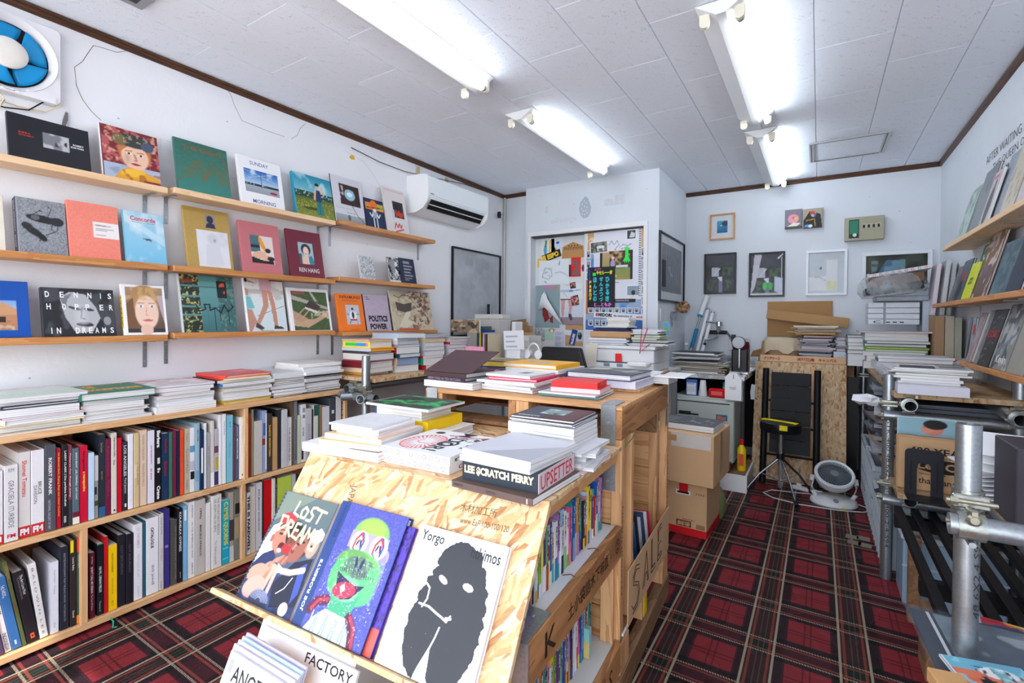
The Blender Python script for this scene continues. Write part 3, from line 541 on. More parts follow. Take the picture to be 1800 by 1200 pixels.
display(1.14,.256,.275,1.874,.012,'plain teal cloth book with brown speckled lettering',(62,110,100),art_green(),[('THE NIGHT',.15,.82,.9,.9,(140,92,58))])
display(1.448,.256,.28,1.874,.016,'white book with a car park under blue sky, titled top and bottom',W_,(lambda a:a)(A(8,8,(240,240,243))),[('SUNDAY',.28,.85,.70,.93,(85,85,150),.01),('MORNING',.26,.05,.78,.13,(85,85,150),.01)])
o=bpy.data.objects[-1] if 0 else None
def inset(parent,art,x0,y0,w,h,z): link('cover_photo',art.mesh('cover_photo',w,h),parent,Matrix.Translation((x0,y0,z)))
inset([q for q in COL.objects if q.name.startswith('photo_book')][-1],art_sky(),.032,.075,.198,.135,.0168)
display(1.778,.274,.275,1.874,.022,'square book with a person standing in a meadow under turquoise sky',(60,150,175),art_meadow(),spc=(30,150,180))
display(2.056,.25,.325,1.882,.008,'tall pale book showing an old wooden television set',(212,212,220),art_tv(),[('Nam June',.08,.29,.62,.34,(180,182,188)),('The Late Style',.4,.22,.68,.245,(40,40,45))],spc=K_)
display(2.318,.173,.215,1.888,.008,'small navy book with a white skeleton figure and orange sun',(22,38,80),art_navy())
display(2.501,.225,.345,1.888,.006,'pale magazine with a black and red picture and a red scribble',(222,214,214),art_max(),[('PAPER WAS IN JAPAN',.1,.93,.95,.95,(200,70,60))],name='photo_magazine',hard=False)
display(.47,.075,.225,1.5,.02,'beige book edge cut off by the frame on the middle shelf',(222,214,200),None)
display(.579,.151,.229,1.5,.036,'grey book with a pair of black leather shoes, navy spine',(150,153,160),art_shoes(),spine=[('JOSEF KOUDELKA   BILDER',.05,.9,.3,.7,(220,220,225))],spc=(45,50,68))
display(.734,.178,.25,1.5,.014,'coral pink cloth book with a pale text label',(238,136,118),art_coral(),[('MODERN PAINT',.52,.6,.74,.625,(60,55,60),.0)])
display(.929,.164,.245,1.5,.006,'pale blue booklet with red title and a tiny aeroplane',(120,190,222),art_sky2(),[('Concorde',.18,.82,.80,.91,(205,50,75),.02),('WOLFGANG TILLMANS',.22,.78,.78,.805,(170,90,130),.0)],hard=False)
display(1.185,.224,.322,1.5,.014,'gold cloth book with a blue bust and a white veiled figure',(180,148,78),art_gold())
display(1.459,.233,.296,1.5,.016,'dusty pink book with a hand, a glove and dark hair',(196,112,118),art_pink())
display(1.742,.236,.296,1.5,.016,'maroon book with a dark-haired woman wearing a blue glove',(112,28,52),art_maroon(),[('REN HANG',.25,.11,.84,.20,(225,215,220),.01)])
display(2.264,.134,.168,1.522,.008,'small speckled silver grey notebook',(205,206,208),art_speckle())
display(2.526,.123,.188,1.522,.006,'small black and white photo booklet behind the navy one',(150,150,152),art_bw())
display(2.64,.156,.195,1.522,.01,'small navy booklet closely printed with white text',(32,36,62),art_navytext(),x=-2.64)
display(.44,.175,.226,1.165,.02,'bright blue book with a photo of a wooden house',(20,80,170),art_house())
display(.652,.242,.208,1.165,.02,'wide dark book with a grey sleeping face and white capitals',(40,42,46),art_dream(),[(s,x+(.02 if s=='I' else 0),y,x+(.032 if s=='I' else .055),y+.12,(240,240,242),.02) for row,y,xs in(('DENNIS',.80,(.05,.24,.43,.62,.78,.91)),('HOPPER',.55,(.06,.26,.43,.58,.78,.92)),('IN DREAMS',.06,(.08,.17,0,.42,.51,.60,.69,.79,.91))) for s,x in zip(row,xs) if s!=' '],spc=(50,52,60))
b=display(.924,.174,.24,1.165,.016,'white bordered book with a blonde young face, yellow spine band',W_,art_girl(),[('LOS ANGELES',.4,.7,.75,.72,(215,185,160),.0)],spine=[('#',.22,.86,0,1,(240,200,30)),('LV·22·LV',.25,.8,.2,.8,(40,40,40))])
display(1.164,.269,.31,1.165,.016,'large teal book with graffiti on a glass facade',(200,205,205),art_teal())
display(1.489,.234,.323,1.165,.016,'white edged book with walking bare legs and sandals',W_,art_legs())
display(1.747,.288,.276,1.165,.02,'white edged book with an aerial view of a house on grass',W_,art_aerial())
display(2.095,.215,.258,1.165,.018,'bright orange book with a silver figurine in a pale panel',(240,120,25),art_orange(),[('INFRAMUNDI',.12,.87,.92,.95,(60,30,30),.01),('THE UNDERWORLD IN FOLK ART',.2,.8,.8,.83,(90,50,30),.0),('CLAUDIO ROMANO',.4,.03,.72,.05,(90,40,20),.0)])
display(2.32,.23,.264,1.165,.016,'lilac grey book with heavy black lettering',(190,172,190),art_plain((190,172,190)),[('POLITICS',.12,.25,.88,.42,K_,.05),('POWER',.14,.04,.82,.2,K_,.05),('Folk',.06,.9,.2,.95,K_,.01),('August',.06,.84,.26,.89,K_,.01)],spc=(50,50,60))
display(2.575,.437,.308,1.165,.012,'wide book with a brown and cream figure painting, far end of the row',(205,192,165),art_leaves())
# ---------------- plywood bookcase ----------------
BC=thing('bookcase','low open plywood bookcase of two tiers running along the left wall','bookcase')
BX0,BX1,BY0,BY1,BZ=-2.752,-2.42,.12,1.965,.822
def bpart(n,a,b,m=ML): return MB().bev(*a,*b,.0015).obj(n,m,BC)
MLz=wood('laminated_pine_upright',(226,184,138),(205,152,100),'z',8,.5)
bpart('top_board',(BX0,BY0,BZ-.022),(BX1+.004,BY1,BZ)); bpart('middle_shelf',(BX0,BY0+.02,.418),(BX1,BY1-.02,.44)); bpart('bottom_shelf',(BX0,BY0,.018),(BX1,BY1,.044))
bpart('side_panel',(BX0,BY0,.044),(BX1,BY0+.02,BZ-.022),MLz); bpart('side_panel',(BX0,BY1-.02,.044),(BX1,BY1,BZ-.022),MLz); bpart('back_panel',(BX0,BY0+.02,.044),(BX0+.006,BY1-.02,BZ-.022),MLz)
bpart('divider',(BX0+.006,1.338,.44),(BX1,1.358,.80),MLz); bpart('divider',(BX0+.006,.70,.044),(BX1,.722,.418),MLz); bpart('divider',(BX0+.006,1.325,.044),(BX1,1.345,.418),MLz)
bpart('plinth',(BX0+.02,BY0+.01,0),(BX1-.04,BY1-.01,.018),mat((60,50,42),.7))
tag(MB().tube([(-2.41,.79,.03),(-2.395,.795,.02),(-2.385,.79,-.0),(-2.375,.80,.002)],.003,6).obj('ribbon',mat((30,150,110),.35),smooth=True),'short green plastic ribbon poking out under the bookcase','ribbon')
TWt=(235,235,235)
def row(tier,zb,base,items,xs=-2.435):
    """items: (left px, right px, head px, colour, words, spine lettering...)"""
    (xa,ya),(xb,yb)=base; n=len(items)
    for i,it in enumerate(items):
        x0,x1,yt,c,d=it[:5]; sp=it[5] if len(it)>5 else (); yb0=ya+(yb-ya)*(x0-xa)/(xb-xa)
        p0=P(x0,yb0,'x',xs); p1=P(x1,ya+(yb-ya)*(x1-xa)/(xb-xa),'x',xs); top=P((x0+x1)/2,yt,'x',xs).z; h=min(top-zb,.352)
        nb=items[i+1][4] if i<n-1 else 'the end of the row'; 
        lab='%s, %s tier of the bookcase'%(d,tier)
        w=min(.29,max(.17,h*(.78 if random.random()<.6 else .92)))
        lean=it[6] if len(it)>6 else 0
        book(lab,standing(p0.y+.0006,p1.y-.0006,zb+.001,h,xs-random.random()*.006,lean),w,h,p1.y-p0.y-.0012,c,random.random()<.7,None,None,(),sp,'books standing in the bookcase','shelf_book')
FM=lambda m:[('#',.87,1,0,1,(200,40,45)),('FM',.895,.97,.12,.88,W_,.05,'flat')]
row('upper',.442,((3.7,953.6),(431,839)),[
(-22,6,830,(226,222,226),'white spine cut off by the frame edge',FM(1)),
(7,32.5,818,(222,220,222),'off-white spine lettered grey with red initials',[('GRACIELA ITURBIDE',.2,.82,.3,.7,(110,110,118),.0),('RM',.04,.09,.3,.7,(110,110,118),.0,'flat'),('FM',.9,.95,.2,.8,(200,40,45),.03,'flat')]),
(33,54.5,795,(216,212,210),'light spine lettered red with a red square foot',[('Shomei Tomatsu',.1,.52,.3,.7,(205,60,60),.01)]+FM(1)),
(55,79,791,(228,226,230),'white spine lettered in two black lines with red foot',[('BRUCE',.38,.53,.52,.78,(40,40,50),.01),('DAVIDSON',.42,.63,.18,.44,(40,40,50),.0)]+FM(1)),
(79.5,99,782,(78,82,92),'slate grey spine with white and pink lettering',[('ROBERT FRANK',.15,.58,.3,.62,TWt,.03),('HOLD STILL KEEP GOING',.2,.52,.66,.85,(160,60,110),.0),('NATIONAL GALLERY OF ART',.64,.98,.25,.5,(190,190,200),.0)]),
(99.5,108,789,(190,22,50),'crimson spine with yellow lettering beside the slate one',[('Un Beloved Girls, Slaying Boys and Other Cookies',.05,.85,.3,.75,(240,190,60),.02)]),
(109,119.8,781,(34,34,38),'black spine with a long white title',[('LARRY CLARK | Die perfekte Kindheit',.08,.75,.3,.75,TWt,.02),('KEHRER',.87,.95,.3,.7,TWt)]),
(120,127.2,783,(140,62,84),'rose and black spine with white lettering',[('Pictures For Rough Jump',.1,.65,.3,.8,(235,215,215),.02),('#',.68,1,0,1,(60,60,68))]),
(127.5,139.8,788,(84,104,114),'grey-blue spine ending in a maroon and cream foot',[('BIANCA BRUNT · JOEL STERNFELD · EAST COAST',.06,.68,.35,.7,TWt,.01),('#',.84,.91,0,1,(110,30,50)),('#',.91,1,0,1,(232,226,214))]),
(140,155,784,(202,16,55),'thick bright crimson spine with black and yellow title',[('Retrospective',.07,.33,.3,.7,(60,20,30)),('a retrospective',.34,.6,.3,.75,(240,200,60),.03)]),
(155.5,166,796,(188,214,236),'blank pale blue spine next to the thick crimson one'),
(166.5,173.6,801,(150,150,148),'grey photographic spine with a black and white street scene',[('#',0,.4,0,1,(200,195,198)),('#',.5,.62,0,.6,(40,40,40)),('#',.72,.8,0,1,(70,75,50))]),
(174,185.8,764,(40,48,58),'tall near-black navy spine with a blue foot',[('Saul Leiter',.1,.22,.3,.6,(190,170,110),.0),('Early Color',.45,.55,.3,.6,(190,170,110),.0),('#',.88,1,0,1,(40,95,140))]),
(186,195.6,771,(112,24,62),'maroon spine with faint lettering, right of the tall navy one',[('Stephanie Schneider   Wasteland',.1,.75,.35,.65,(190,90,120),.0)]),
(196,206,761,(214,208,196),'cream spine with small black lettering',[('Katja Rahlwes Schiffer',.06,.3,.35,.7,K_),('Bruce',.34,.4,.35,.7,K_),('#',.95,.97,.4,.7,K_)]),
(206.5,215.3,770,(208,12,42),'plain scarlet spine beside the cream one',[('Henrik Karlsson',.3,.62,.35,.6,(150,30,40),.0)]),
(216,225,777,(42,42,48),'black spine with silver capitals and a white left edge',[('LOS ANGELES',.05,.5,.2,.8,(200,200,205),.03),('Paul Jasmin',.53,.75,.2,.8,(200,200,205),.01),('#',.9,.95,.4,.75,W_)]),
(225.5,235,763,(230,230,238),'plain white spine before the tan ones'),
(235.5,245.3,761,(208,184,142),'tan cloth spine with torn patches',[('#',.42,.6,.1,.5,(225,208,175)),('H. THE ARCHIVE',.4,.7,.5,.8,(150,120,80),.0)]),
(246,259,756,(222,198,174),'broad beige-pink spine lettered in brown',[('NORIAKI YOKOSUKA',.07,.4,.35,.65,(150,105,80),.0),('HEAVEN HILLS',.45,.75,.35,.65,(150,105,80),.0)]),
(260,272.6,757,(222,220,234),'pale lilac spine with a thin red title',[('ARA MASSERIDJIAN',.2,.46,.4,.6,(210,40,60),.03),('SET BOOK',.52,.68,.4,.6,(210,40,60),.03)]),
(273,284.3,752,(24,24,28),'black spine with big white words at head and foot',[('Barbara',.04,.27,.3,.85,W_,.05),('#',.41,.49,.4,.8,(220,220,222)),('#',.55,.58,.4,.85,(220,220,222)),('#',.59,.61,.4,.7,(220,220,222)),('Crane',.79,.97,.3,.85,W_,.05)]),
(284.8,297,762,(26,52,88),'navy spine with dark red lettering',[('Stephen',.08,.3,.3,.75,(150,40,45),.03),('Balken',.42,.64,.3,.75,(150,40,45),.03),('Steidl',.85,.94,.4,.6,(150,50,45),.0)]),
(297.4,303.8,760,(58,108,86),'thin forest green marbled spine'),
(304.2,310.8,757,(122,28,66),'thin maroon spine between green and navy'),
(311.2,317.2,757,(26,42,78),'thin navy spine between maroon and orange'),
(317.6,324.6,756,(236,78,32),'thin orange spine, brightest in the row',[('Rinko Kawauchi',.12,.5,.35,.65,(190,50,20),.0)]),
(325,334,754,(192,178,156),'taupe cloth spine with brown handwriting',[('Theatre',.06,.2,.35,.7,(90,75,60),.0),('The Sound of Line',.3,.68,.35,.7,(90,75,60),.0),('Twelve',.78,.94,.35,.7,(90,75,60),.0)]),
(334.6,343.4,752,(226,226,230),'white spine with a blue sea photo band',[('#',.28,.38,0,1,(90,150,185)),('#',.68,.8,.1,.9,(28,28,32)),('#',.52,.66,0,1,(190,185,205))]),
(343.8,351.4,744,(150,182,198),'tall pale blue-grey spine with small lettering',[('MAX SHER',.1,.27,.35,.7,(70,100,120)),('#',.7,.86,0,1,(120,160,185))]),
(352,358.6,756,(22,44,82),'dark blue spine with a white paper label',[('#',.3,.72,.25,.75,W_)]),
(359,363.6,744,(228,230,238),'slim white spine left of the grey pair'),
(364,370,761,(164,164,166),'short mid-grey spine',[('LIGHT MEMORY',.25,.6,.35,.65,(90,90,95),.0)]),
(370.4,376.8,740,(214,208,200),'tall oatmeal spine with a white foot',[('#',.78,1,0,1,W_)]),
(377,384.2,754,(190,182,190),'collaged spine in purple and yellow',[('#',.3,.42,0,1,(110,70,90)),('#',.5,.72,.2,1,(190,170,60)),('#',.75,.98,0,1,(60,55,95))]),
(384.6,390,729,(234,232,238),'tallest white spine left of the turquoise one'),
(390.3,397.4,728,(238,238,240),'white spine touching the turquoise one',[('SAVING HIDDEN',.1,.3,.4,.7,(80,110,140),.0)]),
(398,409.4,730,(124,196,216),'turquoise blue spine',[('BLUE',.1,.18,.4,.65,(60,110,140),.0),('Hellen van Meene',.4,.62,.4,.65,(90,150,170),.0)]),
(409.8,414,747,(120,60,85),'thin dark pink collage spine'),
(414.4,421,747,(86,100,126),'short slate blue spine',[('Junya Watanabe',.04,.2,.4,.7,TWt,.0),('MONOCHROME',.25,.62,.4,.75,TWt,.01)]),
(421.6,431,733,(238,238,238),'white spine against the divider',[('DEFINE SANTI',.15,.45,.5,.75,(60,60,65),.0),('#',.92,.95,.4,.7,K_)])])
row('upper right',.442,((440,834),(540,805)),[
(437,442,728,(165,60,36),'rust red cover edge behind the divider'),
(442.3,446.5,720,(150,150,120),'thin olive grey spine'),
(446.8,461.4,740,(202,197,192),'broad warm grey spine, shorter than its neighbours'),
(461.8,470,722,(150,170,205),'colourful photographic spine with red and blue',[('#',.2,.4,.2,.7,(60,100,180)),('#',.45,.55,0,.6,(150,60,40)),('#',.05,.95,.7,.95,W_)]),
(470.5,479.4,727,(66,56,48),'dark brown spine with gold capitals',[('DAIDO MORIYAMA',.2,.75,.3,.7,(215,170,70),.04)]),
(480,488,734,(194,154,106),'tan kraft spine in a clear sleeve'),
(488.4,495,720,(46,46,52),'dark spine in crinkled plastic'),
(495.3,505.3,720,(198,198,202),'light grey spine in plastic'),
(505.7,513.4,734,(222,220,222),'off-white spine with black capitals',[('THE INLAND SEA',.2,.9,.35,.7,K_,.0)]),
(513.8,517.4,706,(110,90,72),'tall slim brown spine'),
(517.8,523.4,705,(120,128,138),'tall grey-blue lettered spine',[('INTERNATIONAL',.3,.95,.3,.7,(60,66,76),.02)]),
(523.8,529.4,730,(200,206,176),'pale green-yellow short spine'),
(529.8,538.8,711,(228,228,232),'white spine with grey discs and stripes',[('#',.06,.14,.3,.8,(150,155,165)),('#',.18,.24,.3,.8,(120,124,134)),('HI HERE',.4,.55,.3,.6,(70,74,84)),('#',.75,.95,.1,.5,(50,50,55))]),
(539.2,549,718,(196,194,200),'grey-white spine after the discs',[('HIGH STAGE SERIES',.3,.9,.35,.6,(80,80,90),.0)]),
(549.3,551.6,720,(40,40,44),'very thin black spine'),
(552,559.6,712,(220,216,204),'cream spine after the thin black one',[('#',0,.2,0,1,(50,90,80))]),
(560,566.8,713,(160,120,85),'brown spine with a teal edge',[('#',0,1,0,.3,(30,110,110))]),
(567.2,580,715,(226,224,230),'broad low white spine'),
(580.5,591,699,(72,76,84),'tall slate spine with a white sticker',[('#',.22,.28,.3,.7,W_)]),
(591.4,599.6,697,(230,230,232),'white spine near the end panel'),
(600,606,700,(30,30,34),'black spine with white lettering at the end panel',[('THE BIKERIDERS',.1,.9,.3,.7,W_,.02)])])
LN=R(9)
row('lower left',.046,((10,1155),(145,1100)),[
(-8,9,1010,(90,70,100),'purple picture spine cut off by the frame',[],LN),
(9.5,21.5,1045,(228,220,220),'white leaning spine with dark capitals at the foot',[('INDONESIA',.65,.97,.2,.8,(40,40,60),.0),('NATURE',.1,.3,.2,.8,(60,50,60))],LN),
(22,40,1005,(60,110,170),'steel blue leaning spine',[('La Lune',.12,.26,.5,.75,W_,.0),('The Missing',.12,.28,.25,.5,W_,.0),('····',.88,.94,.35,.6,W_,.04)],LN),
(40.5,48.5,976,(92,100,62),'leaning spine in mottled green and brown',[('#',.05,.2,.2,.9,(130,110,70)),('#',.5,.6,0,.6,(110,90,50))],LN),
(49,70,996,(38,34,40),'black leaning spine with white title and an orange square',[('The Art I Love Most',.06,.33,.55,.8,W_,.0),('Conversations',.08,.38,.3,.5,(130,125,135),.0),('#',.88,.95,.35,.7,(215,90,50)),('#',.905,.925,.46,.6,(38,34,40))],LN*.95),
(71,86,984,(232,230,230),'white leaning spine with widely spaced letters',[('B A L D W I N  L E E',.06,.95,.35,.6,(120,118,120),.0)],LN*.75),
(89,104,988,(228,230,240),'upright white spine with a blue cover',[('Peter Puklus   Hungary',.12,.45,.4,.6,(120,125,150),.0),('SPECTOR',.85,.92,.4,.6,(120,125,150),.0)]),
(106,122,961,(38,42,56),'dark navy spine with small grey capitals',[('SELECTED PHOTOGRAPHY FROM THE BLACK ARCHIVE   PHOTOBOOK LTD',.08,.9,.4,.62,(165,165,175),.0)]),
(123,134.4,950,(50,42,40),'dark picture spine with a yellow taped head',[('#',0,.14,.1,.6,(240,215,20)),('Lewis Baltz',.2,.35,.4,.7,W_,.01),('Steidl',.82,.9,.4,.7,W_,.0)]),
(135,144.6,946,(62,92,80),'green and orange picture spine with a red tag',[('#',0,.16,.1,.8,(235,60,40)),('Lewis Baltz',.2,.35,.4,.7,W_,.01),('#',.4,.55,.6,1,(220,140,50)),('#',.9,1,0,1,(225,150,70))])])
row('lower',.046,((158,1091),(344,1020)),[
(157,167.4,972,(104,26,50),'maroon spine with white capitals against the divider',[('Brett Westby',.06,.17,.35,.65,TWt,.0),("DON'T CALL ME URBAN!",.22,.62,.3,.7,TWt,.02),('The Time Of Grime',.64,.88,.35,.65,TWt,.0)]),
(171,182.4,956,(28,30,36),'black spine with silver-white words and green headband',[('150 PX.. URBAN FIELDS',.32,.68,.3,.7,(200,215,215),.03),('Thames &',.8,.95,.3,.6,(170,180,180),.0),('#',0,.012,0,1,(40,160,130))]),
(183,190,943,(196,26,36),'tall glossy red spine'),
(190.5,206.3,958,(246,198,12),'canary yellow spine',[('WILLEM OOREBEEK',.12,.42,.35,.55,(100,85,20),.0),('ARCHIVE NOIR',.5,.75,.35,.55,(190,150,20),.0),('MIT 01',.85,.93,.35,.55,(100,85,20),.0)]),
(208,221.4,940,(34,32,42),'black slipcase volume, first of two alike',[('GUY BOURDIN',.15,.55,.35,.65,(105,100,112),.0)]),
(221.8,234.6,938,(32,30,40),'black slipcase volume, second of two alike',[('GUY BOURDIN',.15,.55,.35,.65,(105,100,112),.0)]),
(235.5,251,921,(232,232,238),'white spine with pale pink and grey capitals',[('CY TWOMBLY',.05,.32,.35,.65,(200,170,180),.01),('PHOTOGRAPHS 1951-2007',.4,.7,.4,.6,(180,180,195),.0),('SCHIRMER',.82,.96,.4,.6,(190,190,200),.0)]),
(251.3,257,917,(44,100,118),'teal patterned spine'),
(257.5,279.5,910,(234,234,240),'very broad white spine with bold black heading',[('CATALOGUE',.13,.4,.35,.6,K_,.03),('dick jewell',.62,.88,.35,.65,(90,90,95),.0)]),
(280,288.4,903,(206,204,206),'pale grey spine with faint pink words',[('Josef Sudek',.05,.28,.3,.7,(110,108,112),.0),('THE HOLY',.45,.62,.3,.7,(210,120,120),.0),('Sudek',.88,.98,.3,.7,(120,118,120),.0)]),
(288.9,299.4,890,(62,54,128),'indigo cloth spine',[('#',.46,.49,.2,.7,(150,145,190))]),
(300.5,312.4,914,(82,80,78),'charcoal cloth spine standing proud',[('HAND TO MOUTH OF BLACK ART, GOOD WOMEN',.1,.92,.68,.85,(170,168,160),.0)]),
(312.8,321.6,894,(30,28,34),'black spine with white serif capitals',[('KOUDELKA GYPSIES',.05,.58,.3,.75,W_,.02),('aperture',.86,.94,.4,.6,W_,.0)]),
(322,329.8,889,(124,184,226),'sky blue spine',[('#',.06,.2,.3,.8,(225,238,248))]),
(330.5,343.3,874,(240,240,242),'tall white spine with evenly spaced black letters',[('AVEDON  ·  IN THE AMERICAN WEST  ·  ABRAMS',.04,.96,.55,.75,(50,50,55),.0)]),
(344,361.4,878,(200,194,188),'broad warm grey spine with condensed black title',[('1990s',.12,.26,.4,.62,(60,56,54),.02),('MARCELO KRASILCIC',.34,.76,.4,.62,(60,56,54),.02)]),
(361.8,371,884,(232,230,230),'plain white spine beside the broad grey one'),
(372,389.4,869,(230,228,226),'white spine with two lines of brown capitals',[("THE MOUNTAIN'S BREATH",.04,.55,.55,.8,(110,100,95),.0),('DE ADEM VAN DE BERG',.06,.5,.22,.45,(110,100,95),.0),('Tin Kamerawerk',.62,.95,.3,.5,(140,130,125),.0)]),
(390,403,879,(40,168,196),'turquoise spine with big yellow letters',[('C.YMER QUORNS',.03,.7,.15,.85,(225,215,50),.03),('#',.74,.76,.1,.9,(90,210,220)),('#',.9,.92,.1,.9,(90,210,220))]),
(403.5,411.4,865,(170,160,148),'taupe photographic spine with a pale foot',[('#',.4,.7,0,1,(70,62,66)),('#',.78,1,0,1,(205,205,210))]),
(412,421,856,(120,120,108),'grey-green photographic spine',[('#',.2,.35,.1,1,(30,30,30)),('#',.4,.7,0,.9,(160,145,115))]),
(421.3,425.6,858,(176,182,212),'thin pale violet spine with black capitals',[('LANA DEL REY',.1,.8,.2,.8,(40,42,70),.03)])])
row('lower right',.046,((433,978),(480,960)),[
(433.5,440.4,866,(236,236,238),'white spine with heavy black block capitals',[('THIS IS FAREWELL',.05,.95,.2,.85,K_,.05)]),
(440.8,450,856,(216,208,196),'cream spine beside the block lettered one'),
(450.6,461.2,847,(220,218,222),'white-grey spine with bold condensed title',[('BORIS MIKHAILOV  BÜCHER BOOKS',.1,.72,.35,.65,K_,.01)]),
(461.5,463.8,850,(44,44,48),'thin black spine by the red one'),
(464,478,842,(200,20,28),'broad plain red spine'),
(478.3,484,836,(226,224,214),'cream-white spine right of the red one'),
(484.3,487.6,836,(60,46,40),'thin dark brown spine',[('A PERIOD OF JUVENILE',.1,.9,.2,.8,(180,170,160),.0)]),
(488,512,838,(190,212,82),'wide lime green book'),
(512.5,520,834,(190,194,198),'grey spine wrapped in plastic after the lime one'),
(520.5,527,836,(40,40,46),'black spine behind the display slope')])
ORD=['top','second from top','third from top','fourth from top','fifth from top','sixth from top','seventh from top','eighth from top','ninth from top','tenth from top','eleventh from top','twelfth from top']
def stack(cx,cy,z,rot,where,items,M0=Matrix.Identity(4),wh=(.22,.28),name='stacked_book',group=None,tf=1.):
    """items from the bottom up: (description, thickness, colour, {w,h,dx,dy,r,hard,pc,art,texts,spine})"""
    n=len(items); out=[]
    for i,it in enumerate(items):
        d,t,c=it[:3]; t*=tf; k=dict(it[3]) if len(it)>3 else {}; w=k.pop('w',wh[0]*random.uniform(.93,1.0)); h=k.pop('h',wh[1]*random.uniform(.93,1.0))
        r=rot+k.pop('r',random.uniform(-3,3)); dx=k.pop('dx',random.uniform(-.008,.008)); dy=k.pop('dy',random.uniform(-.008,.008)); g=k.pop('gap',.0004); z+=g
        tilt=k.pop('tilt',0)
        M=M0@T(cx+dx,cy+dy,z,R(r))@Matrix.Translation((-w/2,-h/2,0))
        if tilt: M=M@Matrix.Translation((0,0,.0))@Matrix.Rotation(R(tilt),4,'Y')
        lab='%s, %s the %s'%(d,'topmost of' if i==n-1 else ORD[n-1-i].split()[0]+' down',where); nm=k.pop('name',name)
        out.append(book(lab,M,w,h,t,c,k.pop('hard',random.random()<.5),k.pop('pc',None),k.pop('art',None),k.pop('texts',()),k.pop('spine',()),group or 'books piled in the %s'%where,nm,spc=k.pop('spc',None))); z+=t
    return out
GW=(228,228,232); GY=(170,172,178); BK=(36,36,42); LG=(205,206,212)
def blank(c=(234,234,238)): return art_plain(c,30,30,.35)
X0=-2.592
stack(X0,.60,.822,90,'lettered pile at the low bookcase end',[
('flat tan folder',.006,(215,190,165),dict(w=.27,h=.3,hard=False)),('teal textured book',.022,(48,140,150),dict(w=.235,spine=[('#',.2,.45,.1,.9,(120,190,90))])),('yellow-edged book',.006,(225,205,70),dict(hard=False)),
('white book',.02,GW,dict(w=.23)),('pink-lined booklet',.006,(150,50,90),dict(hard=False)),('thick pale grey book',.028,(196,198,206)),('dark blue-black book',.012,(40,44,60)),('white book',.013,GW,dict(w=.26)),
('wrapped pale catalogue with green stripes',.018,(198,205,206),dict(w=.25,art=art_plain((215,222,222),40,40),texts=[('IIIIIIIIIII',.1,.15,.95,.42,(175,225,190),.03)],spc=(120,220,120)))],wh=(.24,.29))
stack(X0,.83,.822,90,'pile topped by a green book',[
('pale grey book',.012,LG,dict(w=.235)),('white cloth book',.022,(222,220,220)),('green-edged white book',.014,GW,dict(spc=(20,90,75))),('white book with an orange spine',.024,GW,dict(spc=(235,165,30))),('pale blue book',.018,(188,198,214),dict(w=.225)),
('dark green hardback with orange lettering',.030,(28,112,90),dict(w=.255,h=.3,hard=True,texts=[('THE',.22,.55,.38,.82,(225,170,60),.06),('EXCEPTIONS',.14,.2,.9,.42,(225,170,60),.06),('JOEL',.05,.85,.25,.93,(225,170,60),.03),('MEYEROWITZ',.3,.85,.85,.93,(225,170,60),.03)],spine=[('#',.05,.33,0,1,(235,165,30)),('#',.45,.62,0,1,(235,165,30)),('#',.72,.88,0,1,(235,165,30))]))],wh=(.22,.28))
stack(X0,1.085,.822,90,'pile under a pink abstract cover',[('white rounded catalogue',.032,(232,232,234)),('white book',.016,GW),('white book',.013,(222,224,230)),('white book',.016,GW),('mauve-grey book',.014,(200,182,190),dict(w=.2)),('clear wrapped book',.018,(175,160,168)),
('rose and grey picture catalogue',.010,(205,190,198),dict(art=(lambda a:a.nz(4,(225,120,130),.55,.65,.8).nz(5,(235,232,236),.5,.6,.9))(A(30,30,(205,198,204),9)),w=.26))],wh=(.25,.29))
stack(X0,1.375,.822,90,'pile topped by a red picture book',[('yellow striped book',.012,(232,188,48),dict(spc=(240,200,50),dy=0)),('yellow lined booklet',.008,(225,205,130)),('white book',.014,(220,222,226)),('thick white book',.026,(232,232,234),dict(w=.24)),('cream book',.016,(222,208,184)),
('grey-white book',.012,(210,212,218)),('white book with a blue label',.014,(228,230,234),dict(w=.27,h=.3,spine=[('#',.0,.2,0,1,(50,100,150))],spc=(60,110,160))),('charcoal book',.016,(48,52,58),dict(w=.27)),('slim red and yellow book',.008,(245,200,40),dict(hard=False,h=.29,spc=(228,50,50))),
('red cloth picture book',.014,(226,72,68),dict(hard=True,h=.26,w=.245,r=4,art=(lambda a:a.nz(4,(225,185,190),.45,.65,.8).nz(6,(200,120,150),.6,.7,.6))(A(36,36,(222,70,72),3))))],wh=(.25,.28))
stack(X0,1.61,.822,90,'mixed grey pile by the red-topped pile',[('dark bound book',.010,(46,46,54)),('violet-grey book',.016,(168,166,180)),('black book',.016,(40,40,48)),('grey book',.022,(178,178,190)),('black-edged book',.010,BK),('slim cream book',.008,(232,215,160)),('silver grey book',.016,(150,156,166)),('thick white book',.026,(226,228,234)),
('grey-white catalogue',.004,(205,208,214),dict(hard=False))],wh=(.21,.28))
stack(X0,1.82,.822,90,'tallest white pile at the far bookcase end',[('silver edged magazine',.006,(90,92,98)),('black wrapped magazine',.010,(50,50,56)),('dark-edged book',.012,(70,70,78)),('thick pale violet book',.028,(214,214,226)),('slim black-edged book',.006,(60,60,66)),('white book',.020,(230,230,234)),('black comb-bound book',.010,(40,44,60)),('grey book',.012,(90,90,98)),
('white catalogue',.014,(236,236,238),dict(dx=.03)),('white magazine',.014,(232,232,236)),('cream-edged catalogue',.014,(238,234,228)),('white photo catalogue',.016,(240,238,234),dict(r=-6,art=(lambda a:a.el(.35,.6,.2,.15,(190,192,200),soft=.9))(A(24,24,(240,238,235)))))],wh=(.27,.27))
